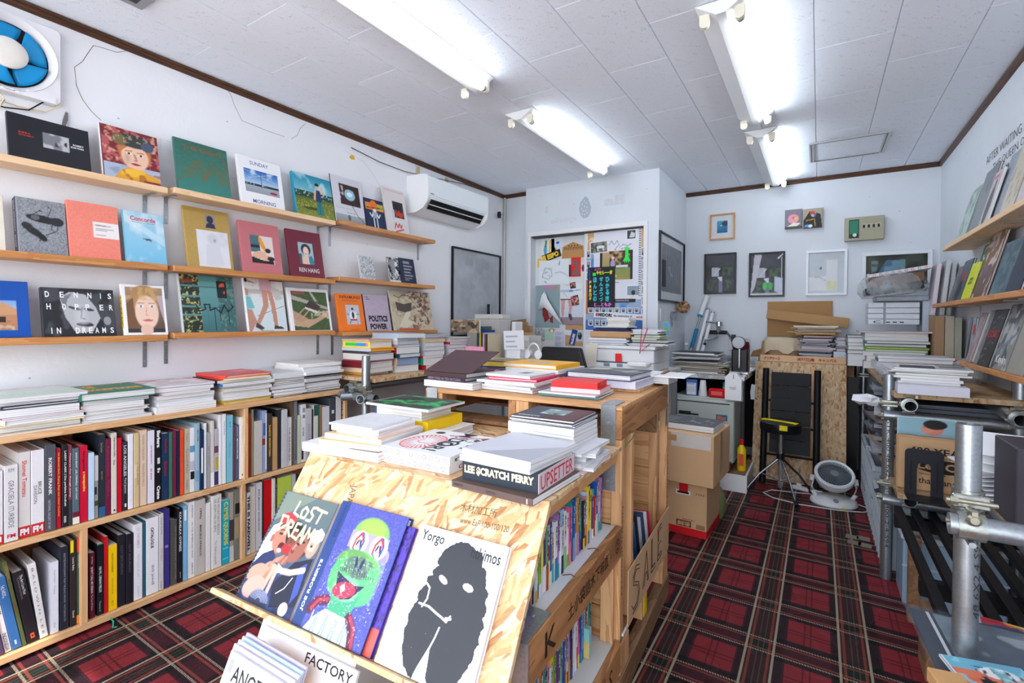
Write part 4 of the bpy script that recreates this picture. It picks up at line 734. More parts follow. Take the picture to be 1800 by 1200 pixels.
# ---------------- wall fan with blue blades ----------------
F=thing('wall_fan','white square exhaust fan with bright blue blades high on the left wall','fan',T(XL,.569,2.294)@Matrix.Scale(.703,4))
mb=MB(); S=.225; prof=[]
ring=32; MF2=mat((226,224,228),.4,.02,key='ivory_fan_plastic')
pts=[]; 
def rr(S,r,n=6):
    o=[]
    for cx,cy,a0 in((S-r,S-r,0),(-S+r,S-r,90),(-S+r,-S+r,180),(S-r,-S+r,270)):
        for k in range(n+1): a=R(a0+90*k/n); o.append((cx+r*math.cos(a),cy+r*math.sin(a)))
    return o
o_=rr(S,.03); o=[]
for (x,y),(x2,y2) in zip(o_,o_[1:]+o_[:1]):
    k=max(1,int(math.hypot(x2-x,y2-y)/.02)); o+=[(x+(x2-x)*i/k,y+(y2-y)*i/k) for i in range(k)]
n=len(o); inn=[(.212*math.cos(math.atan2(y,x)),.212*math.sin(math.atan2(y,x))) for x,y in o]
lay=[(o,.0),(o,.045),([(x*.98,y*.98) for x,y in o],.052),(inn,.055),([(x*.985,y*.985) for x,y in inn],.060),([(x*.965,y*.965) for x,y in inn],.054),([(x*.90,y*.90) for x,y in inn],.034),([(x*.84,y*.84) for x,y in inn],.010)]
vs=[(z,x,y) for l,z in lay for x,y in l]; fs=[(k*n+i,k*n+(i+1)%n,(k+1)*n+(i+1)%n,(k+1)*n+i) for k in range(len(lay)-1) for i in range(n)]
mb.add(vs,fs).obj('housing',MF2,F,smooth=35)
MB().cyl((.004,0,0),(.010,0,0),.180,32).obj('dark_duct',mat((14,14,16),.8),F)
Mb=mat((0,136,196),.35,.03,key='blue_blade_plastic')
for k in range(5):
    a0=2*PI*k/5+.38; vs=[];fs=[]; nr,na=6,6
    for i in range(nr+1):
        r=.06+.110*i/nr; wd=.28+.30*math.sin(PI*min(1,(i+1.2)/nr)*.5)
        for j in range(na+1):
            t=j/na; a=a0+(t-.5)*2*wd+.16*i/nr; vs.append((.022+.016*(t-.5)*1.6,r*math.cos(a),r*math.sin(a)))
    for i in range(nr):
        for j in range(na): q=i*(na+1)+j; fs.append((q,q+1,q+na+2,q+na+1))
    b_=MB().add(vs,fs).obj('blade',Mb,F,smooth=True); sm=b_.modifiers.new('th','SOLIDIFY'); sm.thickness=.002
MB().lathe([(.001,.0),(.085,.0),(.085,.012),(.078,.020),(.04,.026),(.001,.025)],28,Matrix.Translation((.03,0,0))@Matrix.Rotation(R(90),4,'Y')).obj('hub',mat((226,220,212),.35),F,smooth=40)
q=MB().box(.0535,.07,-.222,.058,.20,-.185).obj('corner_lug',MF2,F); MB().box(.055,-.03,-.215,.0562,.04,-.202).obj('name_plate',mat((240,240,242),.4),F)
text('National',F,frame((.0568,-.02,-.213),(0,1,0),(0,0,1),(1,0,0)),0,0,.045,.009,MBK,.03)
tag(MB().tube([(XL+.03,.46,2.115),(XL+.02,.53,2.10),(XL+.015,.60,2.095),(XL+.02,.68,2.10),(XL+.04,.725,2.14)],.0025,6).obj('power_cable',mat((214,190,150),.5),smooth=True),'beige cord sagging under the wall fan','cord')
tag(MB().tube([(XL+.03,.46,2.08),(XL+.02,.56,2.075),(XL+.02,.63,2.09),(XL+.03,.675,2.14)],.0028,6).obj('power_cable',MBK,smooth=True),'black cord leading into the bottom of the wall fan','cord')
tag(MB().tube([(XL+.02,.51,2.11),(XL+.04,.54,2.13),(XL+.04,.555,2.10),(XL+.03,.54,2.06),(XL+.04,.52,2.08)],.004,6,True).obj('cord_bundle',mat((220,205,175),.5),smooth=True),'coiled cream cord bundle hanging at the frame edge','cord')
tag(MB().prism([(-.008,-.03),(-.004,.0),(.004,.034),(.010,.03),(.010,0),(.002,-.028)],0,.012,frame((XL,.745,2.095),(0,1,0),(0,0,1),(1,0,0))).obj('door_wedge',mat((110,100,106),.5)),'small grey leaf-shaped knob on the wall below the fan','knob')
# ---------------- air conditioner ----------------
Ac=thing('air_conditioner','white wall-mounted air conditioner with its flap open','air conditioner',T(XL,2.80,2.08)); Mac=mat((238,239,241),.3,.01,key='white_appliance'); L=.80
pr=[(0,.0),(.10,.004),(.17,.03),(.212,.075),(.222,.12),(.222,.27),(.20,.285),(.10,.295),(0,.295)]
pb=[(.004,.002),(.09,.006),(.15,.035),(.205,.10),(.215,.12),(.215,.262),(.19,.283),(.004,.29)]
MB().prism(pb,.01,L-.01,frame((0,0,0),(1,0,0),(0,0,1),(0,-1,0))@Matrix.Scale(-1,4,(0,0,1))).obj('casing',Mac,Ac,smooth=25)
for y in(0,L-.012): MB().prism(pr,y,y+.012,frame((0,0,0),(1,0,0),(0,0,1),(0,-1,0))@Matrix.Scale(-1,4,(0,0,1))).obj('end_cap',Mac,Ac,smooth=25)
MB().bev(.214,.014,.125,.222,L-.014,.272,.003).obj('front_panel',mat((226,232,236),.2,.01,key='panel'),Ac)
MB().add([(.166,.05,.03),(.166,L-.05,.03),(.212,L-.05,.098),(.212,.05,.098)],[(0,1,2,3)]).obj('outlet',mat((10,10,12),.7),Ac)
MB().add([(.152,.05,.038),(.152,L-.05,.038),(.19,L-.05,.098),(.19,.05,.098)],[(0,1,2,3)]).obj('duct_back',mat((16,16,18),.7),Ac)
MB().bev(.185,.055,.060,.192,L-.055,.066,.001).obj('louvre',Mac,Ac); MB().bev(.195,.05,.098,.216,L-.05,.118,.002).obj('upper_flap',mat((212,218,222),.3),Ac)
for k in range(9): y=.1+k*.075; MB().box(.165,y,.05,.18,y+.003,.09).obj('vane',mat((40,40,44),.5),Ac)
MB().box(.2225,.03,.135,.2229,.07,.142).obj('maker_mark',mat((110,110,114),.5),Ac)
for y in(.10,.46): MB().box(.002,y,.29,.012,y+.035,.40).box(.012,y+.004,.29,.014,y+.010,.40).obj('hanging_strap',mat((196,178,140),.5),Ac)
tag(MB().tube([(XL+.015,2.25,2.43),(XL+.02,2.5,2.40),(XL+.025,2.75,2.395),(XL+.03,3.1,2.43),(XL+.02,3.5,2.48),(XL+.02,3.9,2.49)],.003,6).obj('wall_cable',mat((46,40,36),.5),smooth=True),'thin dark cable drooping along the cornice over the air conditioner','cable')
tag(MB().lathe([(.07,0),(.07,.014),(.055,.02),(.001,.02)],24,frame((XL,3.70,2.24),(0,1,0),(0,0,1),(1,0,0))).obj('pipe_cover',mat((214,210,202),.5),smooth=40),'round beige pipe cover behind the air conditioner end','cover')
c=thing('security_camera','tiny black camera mounted in the wall corner','camera',T(XL+.04,4.05,2.30)); MB().lathe([(.001,-.03),(.016,-.03),(.02,0),(.016,.03),(.001,.03)],14).obj('camera_body',MBK,c,smooth=True); MB().tube([(0,0,0),(0,.06,.03),(0,.11,-.05),(-.02,.12,-.09)],.004,6).obj('mount_arm',mat((200,198,190),.5),c,smooth=True)
# painted squiggles, cracks and stains on the plaster
def wallcrack(pts,label,c=(120,108,100),r=.0011): tag(MB().tube([(XL+.0008,y,z) for y,z in pts],r,4).obj('wall_wire',mat(c,.7)),label,'wire')
def W(*px): return [(P(x,y,'x',XL)[1],P(x,y,'x',XL)[2]) for x,y in px]
wallcrack(W((178,212),(160,195),(145,175),(134,150),(131,118),(145,108),(158,88),(164,80),(180,84),(205,92),(232,88),(262,97),(300,112),(350,130),(392,148),(405,165),(412,185),(425,212),(450,222),(475,232),(500,240)),'fine stray wire wandering over the wall beneath the cornice')
wallcrack(W((537,217),(528,225),(522,238),(512,244)),'short curled wire end above the meadow book')
wallcrack(W((607,265),(640,285),(655,305),(670,330)),'hair-thin pencil line on the wall near the air conditioner',(170,165,162),.0007)
tag(MB().prism([(-.02,-.008),(.0,-.016),(.028,-.010),(.022,.010),(.004,.016),(-.012,.006)],0,.0012,frame((XL,*P(618,276,'x',XL)[1:]),(0,1,0),(0,0,1),(1,0,0))).obj('tape_scrap',mat((226,178,50),.6)),'small yellow scrap of tape on the left wall','tape')
# ---------------- reclaimed pallet table unit in the middle ----------------
TM0=T(-.53,1.505,0,R(3.2)); TB=thing('pallet_table','display table built of reclaimed pallets with a chipboard front top','table',TM0)
WP=wood('pallet_wood_x',(226,178,126),(186,130,78),'x',9,.6,.1,.3); WPy=wood('pallet_wood_y',(218,166,112),(172,114,64),'y',9,.6,.1,.35); WPz=wood('pallet_wood_z',(226,180,130),(182,128,80),'z',9,.6,.1,.3)
WD=wood('weathered_pallet_wood',(150,112,78),(104,72,48),'y',11,.7,.12,.5); WG=wood('stringer_grain',(190,136,86),(128,82,48),'y',5,.55,.22,.5)
def osb(name='oriented_strand_board',b=1.,yaw=0):
    if name in _M: return _M[name]
    m,t,q=mnew(name); f=None; cols=[]
    for i,(rot,sc) in enumerate(((.25,1.),(.75,1.1),(-.3,.9))):
        v=coords(t,(11*sc,58*sc,20),(0,0,rot+yaw)); vo=node(t,'ShaderNodeTexVoronoi'); vo.inputs['Scale'].default_value=1.5; t.links.new(v,vo.inputs[0]); cols.append(vo)
    s0=node(t,'ShaderNodeTexNoise'); s0.inputs['Scale'].default_value=16; t.links.new(coords(t),s0.inputs[0])
    c0=node(t,'ShaderNodeSeparateColor'); t.links.new(cols[0].outputs['Color'],c0.inputs[0]); c1=node(t,'ShaderNodeSeparateColor'); t.links.new(cols[1].outputs['Color'],c1.inputs[0]); c2=node(t,'ShaderNodeSeparateColor'); t.links.new(cols[2].outputs['Color'],c2.inputs[0])
    a=math_(t,'GREATER_THAN',c0.outputs[1],.5); b2=math_(t,'GREATER_THAN',s0.outputs[0],.56)
    v=mix_f(t,a,c0.outputs[0],c1.outputs[0]); v=mix_f(t,b2,v,c2.outputs[0])
    fi=node(t,'ShaderNodeTexNoise'); fi.inputs['Scale'].default_value=60; t.links.new(coords(t,(.5,2.5,1),(0,0,.6+yaw)),fi.inputs[0]); v=math_(t,'ADD',math_(t,'MULTIPLY',v,.8),math_(t,'MULTIPLY',fi.outputs[0],.2))
    col=ramp(t,v,[(.08,tuple(k*b for k in lin((176,116,66)))),(.25,tuple(k*b for k in lin((222,172,118)))),(.6,tuple(k*b for k in lin((236,198,150)))),(.92,tuple(k*b for k in lin((246,222,184))))]); t.links.new(col,q.inputs['Base Color']); q.inputs['Roughness'].default_value=.55; bump(t,q,v,.35,.002); _M[name]=m; return m
def mix_f(t,f,a,b):
    n=node(t,'ShaderNodeMix',data_type='FLOAT'); t.links.new(f,n.inputs[0]); t.links.new(a,n.inputs[2]); t.links.new(b,n.inputs[3]); return n.outputs[0]
OSB=osb('osb_top',.82)
def tp(n,a,b,m,par=TB,bv=.0015,M=None): return MB().bev(*a,*b,bv).obj(n,m,par,M)
tw=-.80
# rear pallet block: deck boards, stringers, planked front, posts
for i,y in enumerate((.0,.155,.31,.465,.60)): tp('deck_board',(tw,y+.001,.961),(0,y+.148 if i<4 else .735,.975),WP)
for n,a,b in(('stringer',(-.022,0,.868),(0,.735,.960)),('stringer',(-.42,.0,.868),(-.39,.735,.960)),('stringer',(tw,0,.868),(tw+.022,.735,.960))): tp(n,a,b,WG)
for x in(-.79,-.41): tp('block',(x+.01,.004,.88),(x+.07,.10,.960),WPz)
tp('lower_board',(tw,.0,.862),(-.03,.11,.876),WD); tp('lower_board',(tw,.36,.862),(-.03,.46,.876),WD)
for z0,z1 in((.72,.855),(.585,.715),(.445,.58),(.31,.44),(.17,.305)): tp('front_plank',(tw,.012,z0),(-.036,.03,z1),WP)
for x0 in(tw,-.034): tp('post',(x0,.0,.10),(x0+.034,.035,.866),WPz)
tp('post',(-.034,.12,.235),(-.0,.15,.866),WPz); tp('post',(-.034,.705,.1),(0,.735,.862),WPz); tp('post',(tw,.70,.1),(tw+.034,.735,.86),WPz); tp('post',(-.07,.66,.235),(-.035,.69,.86),WPz)
for z0,z1 in((.60,.76),(.43,.595),(.26,.425)): tp('back_plank',(tw+.03,.66,z0),(-.07,.675,z1),WP)
tp('cross_rail',(-.32,.64,.76),(-.036,.70,.862),WD)
tp('base_deck',(tw,.0,.205),(.0,.735,.222),WP); 
for y0,y1 in((0,.10),(.63,.735)): tp('base_block',(-.10,y0,.105),(.003,y1,.204),WPz)
tp('base_block',(-.09,.33,.105),(-.01,.40,.204),WPz); tp('yellow_tag',(-.010,.345,.11),(-.006,.39,.19),mat((240,205,40),.5))
tp('base_beam',(-.03,-.02,.012),(.008,.745,.103),WD); tp('base_beam',(-.45,-.02,.012),(-.40,.745,.103),WD); tp('base_beam',(tw,-.02,.012),(tw+.04,.745,.103),WD)
tp('white_strip',(.0,.02,.222),(.006,.735,.232),mat((225,226,228),.5))
GS=steel((188,196,202),.3)
b=tp('corner_bracket',(-.07,-.004,.70),(-.02,-.0005,.978),GS,bv=.0005); tp('corner_bracket',(-.07,-.004,.9755),(-.02,.10,.9785),GS,bv=.0005); tp('corner_bracket',(-.055,.66,.9755),(-.005,.738,.9785),GS,bv=.0005); tp('side_plate',(.0005,.655,.79),(.003,.69,.87),GS,bv=.0005)
tp('corner_bracket',(-.79,-.004,.80),(-.74,-.0005,.98),GS,bv=.0005); tp('corner_bracket',(0,.715,.88),(.003,.7395,.975),GS,bv=.0005)
def rivet(p,d,par=TB): p=Vector(p); MB().cyl(p,p+Vector(d)*.0018,.0045,10).obj('rivet',MA,par)
for z in(.92,.83,.73): rivet((-.045,-.004,z),(0,-1,0))
for y in(.02,.06): rivet((-.045,y,.9785),(0,0,1))
# cardboard sign
CB=mat((206,168,128),.8,.06,8,key='corrugated_cardboard'); CBd=mat((160,120,80),.8,.08,8)
sg=MB().bev(.0065,.06,.235,.0105,.715,.42,.0008).obj('cardboard_sign',CB,None,TM0); tag(sg,'brown cardboard panel hand lettered SALE on the table side','sign')
for ch,y in(('S',.10),('A',.27),('L',.43),('E',.56)):
    for k,o_ in((0,0),(1,.006)): pass
def outline(pts,r=.0016): return MB().tube([(.0112,y,z) for y,z in pts],r,5).obj('marker_line',mat((60,44,34),.6),sg,smooth=True)
outline([(.20,.385),(.15,.40),(.115,.375),(.12,.345),(.17,.325),(.185,.295),(.165,.265),(.12,.262),(.10,.285)]); outline([(.20,.37),(.155,.385),(.13,.37),(.135,.35),(.185,.33),(.202,.295),(.175,.252),(.115,.25)])
outline([(.25,.27),(.30,.39),(.335,.27),(.32,.27),(.31,.31),(.285,.31),(.272,.27)]); outline([(.38,.40),(.38,.27),(.44,.27),(.44,.285),(.395,.285),(.395,.40)]); outline([(.56,.40),(.49,.40),(.49,.27),(.56,.27),(.56,.285),(.505,.285),(.505,.33),(.55,.33)]); outline([(.505,.345),(.505,.385),(.56,.385)])
# front crate
tp('top_board',(tw+.01,-.555,.834),(0.0,-.002,.849),OSB)
WH=mat((228,230,236),.28,.02,6,key='white_laminate')
tp('shelf_board',(tw,-.64,.572),(-.018,.0,.588),WH); tp('shelf_board',(tw,-.64,.198),(-.018,.0,.212),mat((212,212,212),.4,.05,5))
tp('side_rail',(-.018,-.66,.495),(.004,.0,.592),WG); tp('side_rail',(-.018,-.66,.12),(.004,.0,.213),WG); tp('side_rail',(-.018,-.66,.018),(.004,.0,.09),WD)
tp('side_rail',(tw,-.66,.495),(tw+.02,.0,.592),WPy); tp('side_rail',(tw,-.66,.12),(tw+.02,0,.213),WPy)
tp('front_rail',(tw+.02,-.66,.50),(-.018,-.645,.59),WP); tp('front_rail',(tw+.02,-.66,.12),(-.018,-.645,.213),WP); tp('upright',(-.06,-.02,.213),(-.018,-.002,.572),WPz); tp('upright',(-.05,-.655,.0),(-.018,-.625,.495),WPz); tp('upright',(tw,-.655,0),(tw+.05,-.625,.495),WPz); tp('upright',(tw,-.02,0),(tw+.03,-.001,.834),WPz)
tp('inner_panel',(-.44,-.55,.59),(-.43,-.03,.834),WP); tp('inner_panel',(-.44,-.55,.212),(-.43,-.03,.572),WP); tp('under_rail',(-.025,-.53,.80),(-.012,-.01,.834),WPy)
tp('metal_plate',(-.055,-.66,.5925),(.0,-.54,.596),GS,bv=.0005); tp('metal_plate',(-.075,-.6635,.40),(.006,-.6605,.594),GS,bv=.0005); tp('metal_plate',(-.052,-.022,.45),(-.024,-.0205,.50),GS,bv=.0003)
for p,d in(((-.03,-.62,.596),(0,0,1)),((-.03,-.57,.596),(0,0,1)),((-.03,-.6635,.50),(0,-1,0))): rivet(p,d)
INK=mat((48,32,22),.7)
Fs=frame((.0048,-.60,.515),(0,1,0),(0,0,1),(1,0,0))
for s,x0,x1,y0,y1 in(('K',.02,.08,.0,.055),('土小袋詰木下布直',.15,.46,.01,.05),('②',.53,.57,.01,.055)): text(s,TB,Fs,x0,y0,x1,y1,INK,.01)
text('S',TB,frame((.0048,-.12,.13),(0,1,0),(0,0,1),(1,0,0)),0,0,.03,.06,INK,.0)
for y,z,s in((.003,.50,'NISSHOKOGYO'),(.708,.50,'MERUHEN 2022')): text(s,TB,frame((.0006,y+.024,z),(0,0,-1),(0,1,0),(1,0,0)),-.15,-.018,.14,-.006,INK,.0)
text('OSB KRONO',TB,frame((.004,.02,.06),(0,1,0),(0,0,1),(1,0,0)),0,0,.001,.001,INK,.0)
# sloping display board and its ledge
th=R(57); ct,st=math.cos(th),math.sin(th)
# board frame: x to the right, y up the slope, z out of the board; origin at its lower edge 0.62 m down
SLm=frame((0,-.55-.62*ct,.85-.62*st),(1,0,0),(0,ct,st),(0,-st,ct)); 
Osl=osb('oriented_strand_board_slope',.84,1.9)
sb=MB().bev(-.79,.62-.398-.012,-.014,0,.62,0,.001).obj('display_board',Osl,TB,SLm)
lz=.62-.398
MB().bev(-.87,lz-.012,.0,.005,lz,.034,.001).obj('ledge',OSB,sb)
for x,y in((-.60,.50),(-.2,.5),(-.75,.45),(-.05,.25)): MB().cyl((x,y,0),(x,y,.0012),.004,10).obj('screw_head',MA,sb)
text('JAPAN M-WEST',sb,Matrix.Translation((0,0,.0006))@T(-.585,.555,0,R(-82)),0,0,.16,.028,mat((140,110,84),.7),.02); text('木材加工所',sb,Matrix.Translation((0,0,.0006))@T(-.22,.555,0,R(2)),0,0,.10,.02,mat((110,80,56),.7),.0); text('www.EaF 100-100/120',sb,Matrix.Translation((0,0,.0006))@T(-.21,.53,0,R(2)),0,0,.13,.014,mat((110,80,56),.7),.0); text('▬▬▬▬',sb,Matrix.Translation((0,0,.0006))@T(-.26,.505,0,R(-5)),0,0,.15,.006,mat((150,120,92),.7),.02)
SW=TM0@SLm
def onslope(x,w,h,t,label,c,**k): return book(label,SW@Matrix.Translation((x,lz+.001,k.pop('z',.001))),w,h,t,c,group=None,name='display_book',**k)
def art_lost():
    a=A(190,250,(70,90,110),4); a.gr((60,70,100),(96,112,112),.0,1); a.po([(.0,1),(.6,1),(.0,.7)],(120,132,122)); a.nz(7,(150,160,160),.6,.7,.5,(0,.4,.3,.8)); a.re(0,0,1,.3,(38,48,92)); a.nz(5,(60,90,160),.5,.65,.6,(0,.0,1,.5))
    sk1=(190,120,100);sk2=(120,70,58);sk3=(150,92,78);sk4=(206,150,130)
    a.po([(0,.5),(.05,.66),(.2,.72),(.3,.5),(.15,.3),(0,.3)],(235,238,240)); a.el(.30,.60,.17,.14,(36,28,30)); a.el(.29,.57,.155,.145,sk1,rot=15); a.po([(.10,.70),(.16,.79),(.34,.80),(.44,.72),(.3,.71)],(206,50,60)); a.el(.27,.76,.15,.055,(206,50,60)); a.el(.36,.50,.07,.045,(80,20,30),rot=-20); a.el(.345,.47,.05,.02,(235,190,180)); a.el(.25,.61,.04,.012,(60,35,35)); a.ln([(.2,.64),(.3,.65)],.006,(50,30,30)); a.el(.13,.55,.03,.04,(160,95,80))
    a.el(.48,.64,.13,.13,(24,20,22)); a.el(.49,.59,.085,.10,sk2); a.el(.48,.50,.12,.05,(170,40,45)); a.el(.455,.61,.02,.01,(20,12,12)); a.el(.52,.61,.02,.01,(20,12,12)); a.el(.49,.54,.035,.013,(150,70,70)); a.ln([(.49,.6),(.485,.565)],.008,(90,50,40))
    a.el(.70,.585,.155,.15,(58,44,46),rot=-20); a.el(.66,.53,.125,.14,sk3,rot=-25); a.el(.80,.56,.03,.04,sk1); a.el(.62,.57,.035,.012,(50,28,26)); a.el(.70,.60,.035,.012,(50,28,26)); a.el(.58,.50,.035,.02,(120,60,55),rot=-20); a.ln([(.6,.56),(.575,.52)],.014,(190,130,112))
    a.el(.88,.60,.10,.12,sk4); a.el(.88,.68,.12,.06,(236,232,228)); a.po([(.78,.68),(.9,.76),(1,.72),(1,.66)],(236,232,228)); a.el(.86,.59,.02,.01,(40,25,25))
    a.po([(.25,.46),(.42,.36),(.5,.3),(.4,.18),(.15,.2),(.0,.1),(0,.3),(.1,.4)],(36,46,88)); a.po([(.7,.42),(.98,.5),(1,.1),(.6,.02),(.5,.2)],(26,30,52)); a.po([(.82,.40),(.92,.45),(.97,.2),(.9,.1)],(60,80,160))
    for x,y,r in((.02,.24,30),(.12,.22,25)): a.el(x+.1,y,.17,.07,sk4,rot=r)
    a.el(.30,.30,.12,.06,sk4,rot=35); a.el(.36,.24,.15,.05,sk1,rot=60)
    for k in range(4): a.ln([(.30+.03*k,.32+.02*k),(.36+.03*k,.39+.012*k)],.016,sk4 if k%2 else sk1)
    for k in range(4): a.ln([(.42+.04*k,.38),(.47+.035*k,.435)],.018,sk3 if k%2 else sk1)
    a.ln([(.9,.385),(.7,.33),(.56,.32)],.035,(232,190,170)); 
    for k in range(4): a.ln([(.58,.325),(.45,.36-.025*k)],.012,(232,190,170))
    a.ln([(.40,.33),(.36,.12)],.035,(220,165,145)); a.ln([(.46,.34),(.46,.08)],.03,(214,170,155)); a.el(.2,.12,.2,.1,(214,160,146),rot=20)
    a.el(.38,.03,.19,.10,(46,54,84)); 
    for k in range(7): a.ln([(.38+(.05+.02*k)*math.cos(t)*1.,.03+(.03+.010*k)*math.sin(t)) for t in np.linspace(.1,3.0,14)],.0035,(160,170,200))
    a.ln([(.62,.14),(.72,.2),(.78,.3)],.006,(235,235,240)); a.el(.84,.05,.08,.06,(222,222,228)); yl=(242,226,170)
    for L in([(.33,.93),(.31,.82),(.42,.80)],[(.50,.90),(.45,.86),(.47,.80),(.55,.80),(.57,.87),(.50,.90)],[(.72,.92),(.64,.91),(.63,.87),(.70,.84),(.68,.79),(.60,.79)],[(.74,.91),(.93,.90)],[(.84,.90),(.82,.79)],
        [(.13,.77),(.15,.63)],[(.12,.77),(.24,.77),(.28,.70),(.15,.63)],[(.31,.74),(.32,.62)],[(.31,.75),(.40,.73),(.40,.69),(.33,.68),(.42,.61)],[(.55,.74),(.47,.74),(.46,.62),(.55,.61)],[(.47,.68),(.54,.68)],[(.58,.60),(.64,.74),(.68,.60)],[(.60,.65),(.67,.65)],[(.70,.59),(.74,.73),(.79,.65),(.84,.73),(.86,.58)],[(1.0,.72),(.91,.71),(.90,.66),(.97,.62),(.95,.56),(.87,.56)]): a.ln([(x*.92+.02,y) for x,y in L],.016,yl)
    return a
def art_joe():
    a=A(170,225,(72,76,158),6); a.nz(70,(98,102,180),.35,.75,.6,None,2); a.re(0,0,.13,1,(34,62,122)); a.nz(50,(50,80,140),.5,.8,.4,(0,0,.13,1))
    for y in np.linspace(.7,.96,12): a.el(.065,y,.03,.012,(26,48,104),al=.8)
    lil=(164,150,206); a.el(.60,.68,.27,.15,lil); a.el(.87,.66,.06,.06,lil); a.el(.86,.5,.07,.2,(140,132,200),al=.7); a.el(.585,.79,.27,.15,(126,190,92)); a.el(.585,.84,.2,.08,(150,188,84)); a.re(.31,.66,.86,.795,lil)
    for x,rt in((.46,-20),(.75,12)):
        a.el(x,.715,.125,.095,(236,232,236),soft=.06); 
        a.ln([(x-.06,.66),(x-.055,.73),(x,.79)],.012,(206,50,60)); a.ln([(x+.045,.66),(x+.06,.73),(x+.02,.79)],.012,(50,80,180)); a.ln([(x+.03,.68),(x+.035,.75),(x,.78)],.009,(206,50,60))
        a.el(x-.018,.71,.012,.032,(30,34,80),rot=-20); a.el(x+.022,.71,.012,.032,(30,34,80),rot=20); a.el(x,.68,.006,.006,(30,34,80)); a.ln([(x,.625),(x-.055,.66)],.008,(60,90,180))
    g=(78,176,104); a.el(.58,.50,.335,.165,(110,190,92)); a.el(.50,.545,.27,.12,(96,150,82)); a.el(.36,.43,.14,.15,g); a.el(.66,.40,.25,.15,(84,184,120)); a.po([(.34,.38),(.40,.13),(.68,.13),(.74,.34)],(66,160,120)); a.el(.52,.36,.2,.10,(120,200,150)); a.el(.58,.53,.22,.09,(88,112,104)); a.nz(26,(130,205,120),.5,.7,.5,(.25,.3,.92,.62)); a.el(.80,.45,.09,.13,(92,190,118)); a.nz(30,(70,110,96),.55,.7,.5,(.36,.46,.8,.6))
    for x,r in((.535,18),(.61,-10)): a.el(x,.555,.022,.055,(44,44,84),rot=r)
    for k in range(16): x=.34+k*.032; a.ln([(x,.505-.012*math.sin(k)),(x+.012,.475)],.004,(50,60,60))
    a.po([(.33,.465),(.42,.44),(.62,.40),(.76,.42),(.62,.30),(.5,.275),(.4,.31)],(44,36,76)); a.el(.50,.345,.16,.065,(186,46,78),rot=12); a.el(.57,.36,.1,.05,(186,46,78)); a.po([(.44,.36),(.48,.39),(.52,.355),(.48,.315)],(246,226,226))
    for x0,pts in((0,[(.15,.14),(.21,.21),(.33,.24)]),(1,[(.70,.18),(.79,.12),(.84,.0)])): a.ln(pts,.05,(88,34,66)); a.ln([(x+.02,y+.01) for x,y in pts],.018,(178,52,72))
    a.po([(.16,.0),(.24,.10),(.36,.18),(.66,.17),(.76,.08),(.80,0)],(196,214,222)); 
    for k in range(12): x=.22+.045*k; a.ln([(x,.0),(x+.02*math.sin(k*2),.14)],.006,(110,150,190) if k%3 else (236,240,242))
    a.nz(60,(240,240,250),.72,.78,.6,(.15,.0,.95,.6)); return a
def art_yorgo():
    a=A(200,236,(244,243,244),8); d=(46,48,56); r=a.r
    out=[(.31,.80),(.34,.86),(.40,.905),(.47,.94),(.55,.955),(.62,.94),(.68,.92),(.74,.91),(.78,.87),(.79,.82),(.84,.80),(.87,.74),(.88,.69),(.92,.66),(.91,.60),(.95,.545),(.93,.50),(.96,.45),(.94,.40),(.955,.34),(.93,.30),(.94,.24),(.91,.19),(.88,.13),(.86,.10),(.84,.05),(.80,.035),(.77,.0),(.74,.015),(.70,-.01),(.40,-.01),(.36,.02),(.30,.04),(.27,.09),(.23,.13),(.21,.19),(.18,.24),(.19,.31),(.17,.36),(.20,.42),(.22,.47),(.20,.52),(.23,.56),(.26,.60),(.25,.64),(.30,.66),(.28,.70),(.34,.74),(.30,.76)]
    jag=[]
    for i,(x,y) in enumerate(out):
        x2,y2=out[(i+1)%len(out)]
        for k in range(3): t=k/3; jag.append((x+(x2-x)*t+r.uniform(-.007,.007),y+(y2-y)*t+r.uniform(-.006,.006)))
    a.po(jag,d); a.nz(90,(58,60,70),.45,.7,.5) if 0 else None
    w=(244,243,244); a.el(.425,.655,.058,.022,w,rot=-22,soft=.05); a.el(.705,.655,.06,.026,w,rot=-10,soft=.05)
    a.ln([(.26,.60),(.31,.575),(.32,.50),(.29,.44)],.008,w); a.ln([(.25,.455),(.36,.455),(.46,.43),(.53,.415),(.585,.40),(.61,.44)],.009,w); a.ln([(.585,.40),(.57,.42),(.62,.425)],.010,w)
    a.ln([(.535,.35),(.52,.28),(.50,.22),(.47,.15),(.44,.08),(.42,.02)],.008,w); a.po([(.50,.22),(.40,-.02),(.55,-.02),(.53,.1)],w); a.po([(.40,-.01),(.44,.06),(.52,.05),(.62,-.02)],w)
    a.nz(60,w,.9,.94,.6,(.2,.0,.95,.3)); return a
lb=onslope(-.795,.212,.276,.011,'spiral bound zine of young people with hands raised and scrawled lettering',(70,84,110),hard=False,art=art_lost(),cat='book')
for k in range(26):
    y=.006+k*.0104; MB().tube([(.007,y,.0115),(.002,y,.0135),(-.004,y,.010),(-.004,y,.003),(.002,y,.0)],.0009,5).obj('spiral_ring',mat((50,52,60),.3,.05,20,0,.8),lb)
onslope(-.345,.03,.27,.012,'purple book whose edge shows behind the blue painted one',(82,60,170),z=.001,hard=True,art=(lambda a:a.nz(8,(50,40,60),.6,.65,.9).re(0,0,1,.2,(225,90,80)))(A(12,60,(80,58,170))))
j=onslope(-.565,.228,.288,.020,'indigo book with a painted green big-mouthed face and eye discs',(40,66,128),hard=True,art=art_joe())
text('JOE ROBERTS',j,Matrix.Translation((.021,.03,.0208))@Matrix.Rotation(R(90),4,'Z'),0,0,.115,.011,mat((235,238,245),.5),.03)
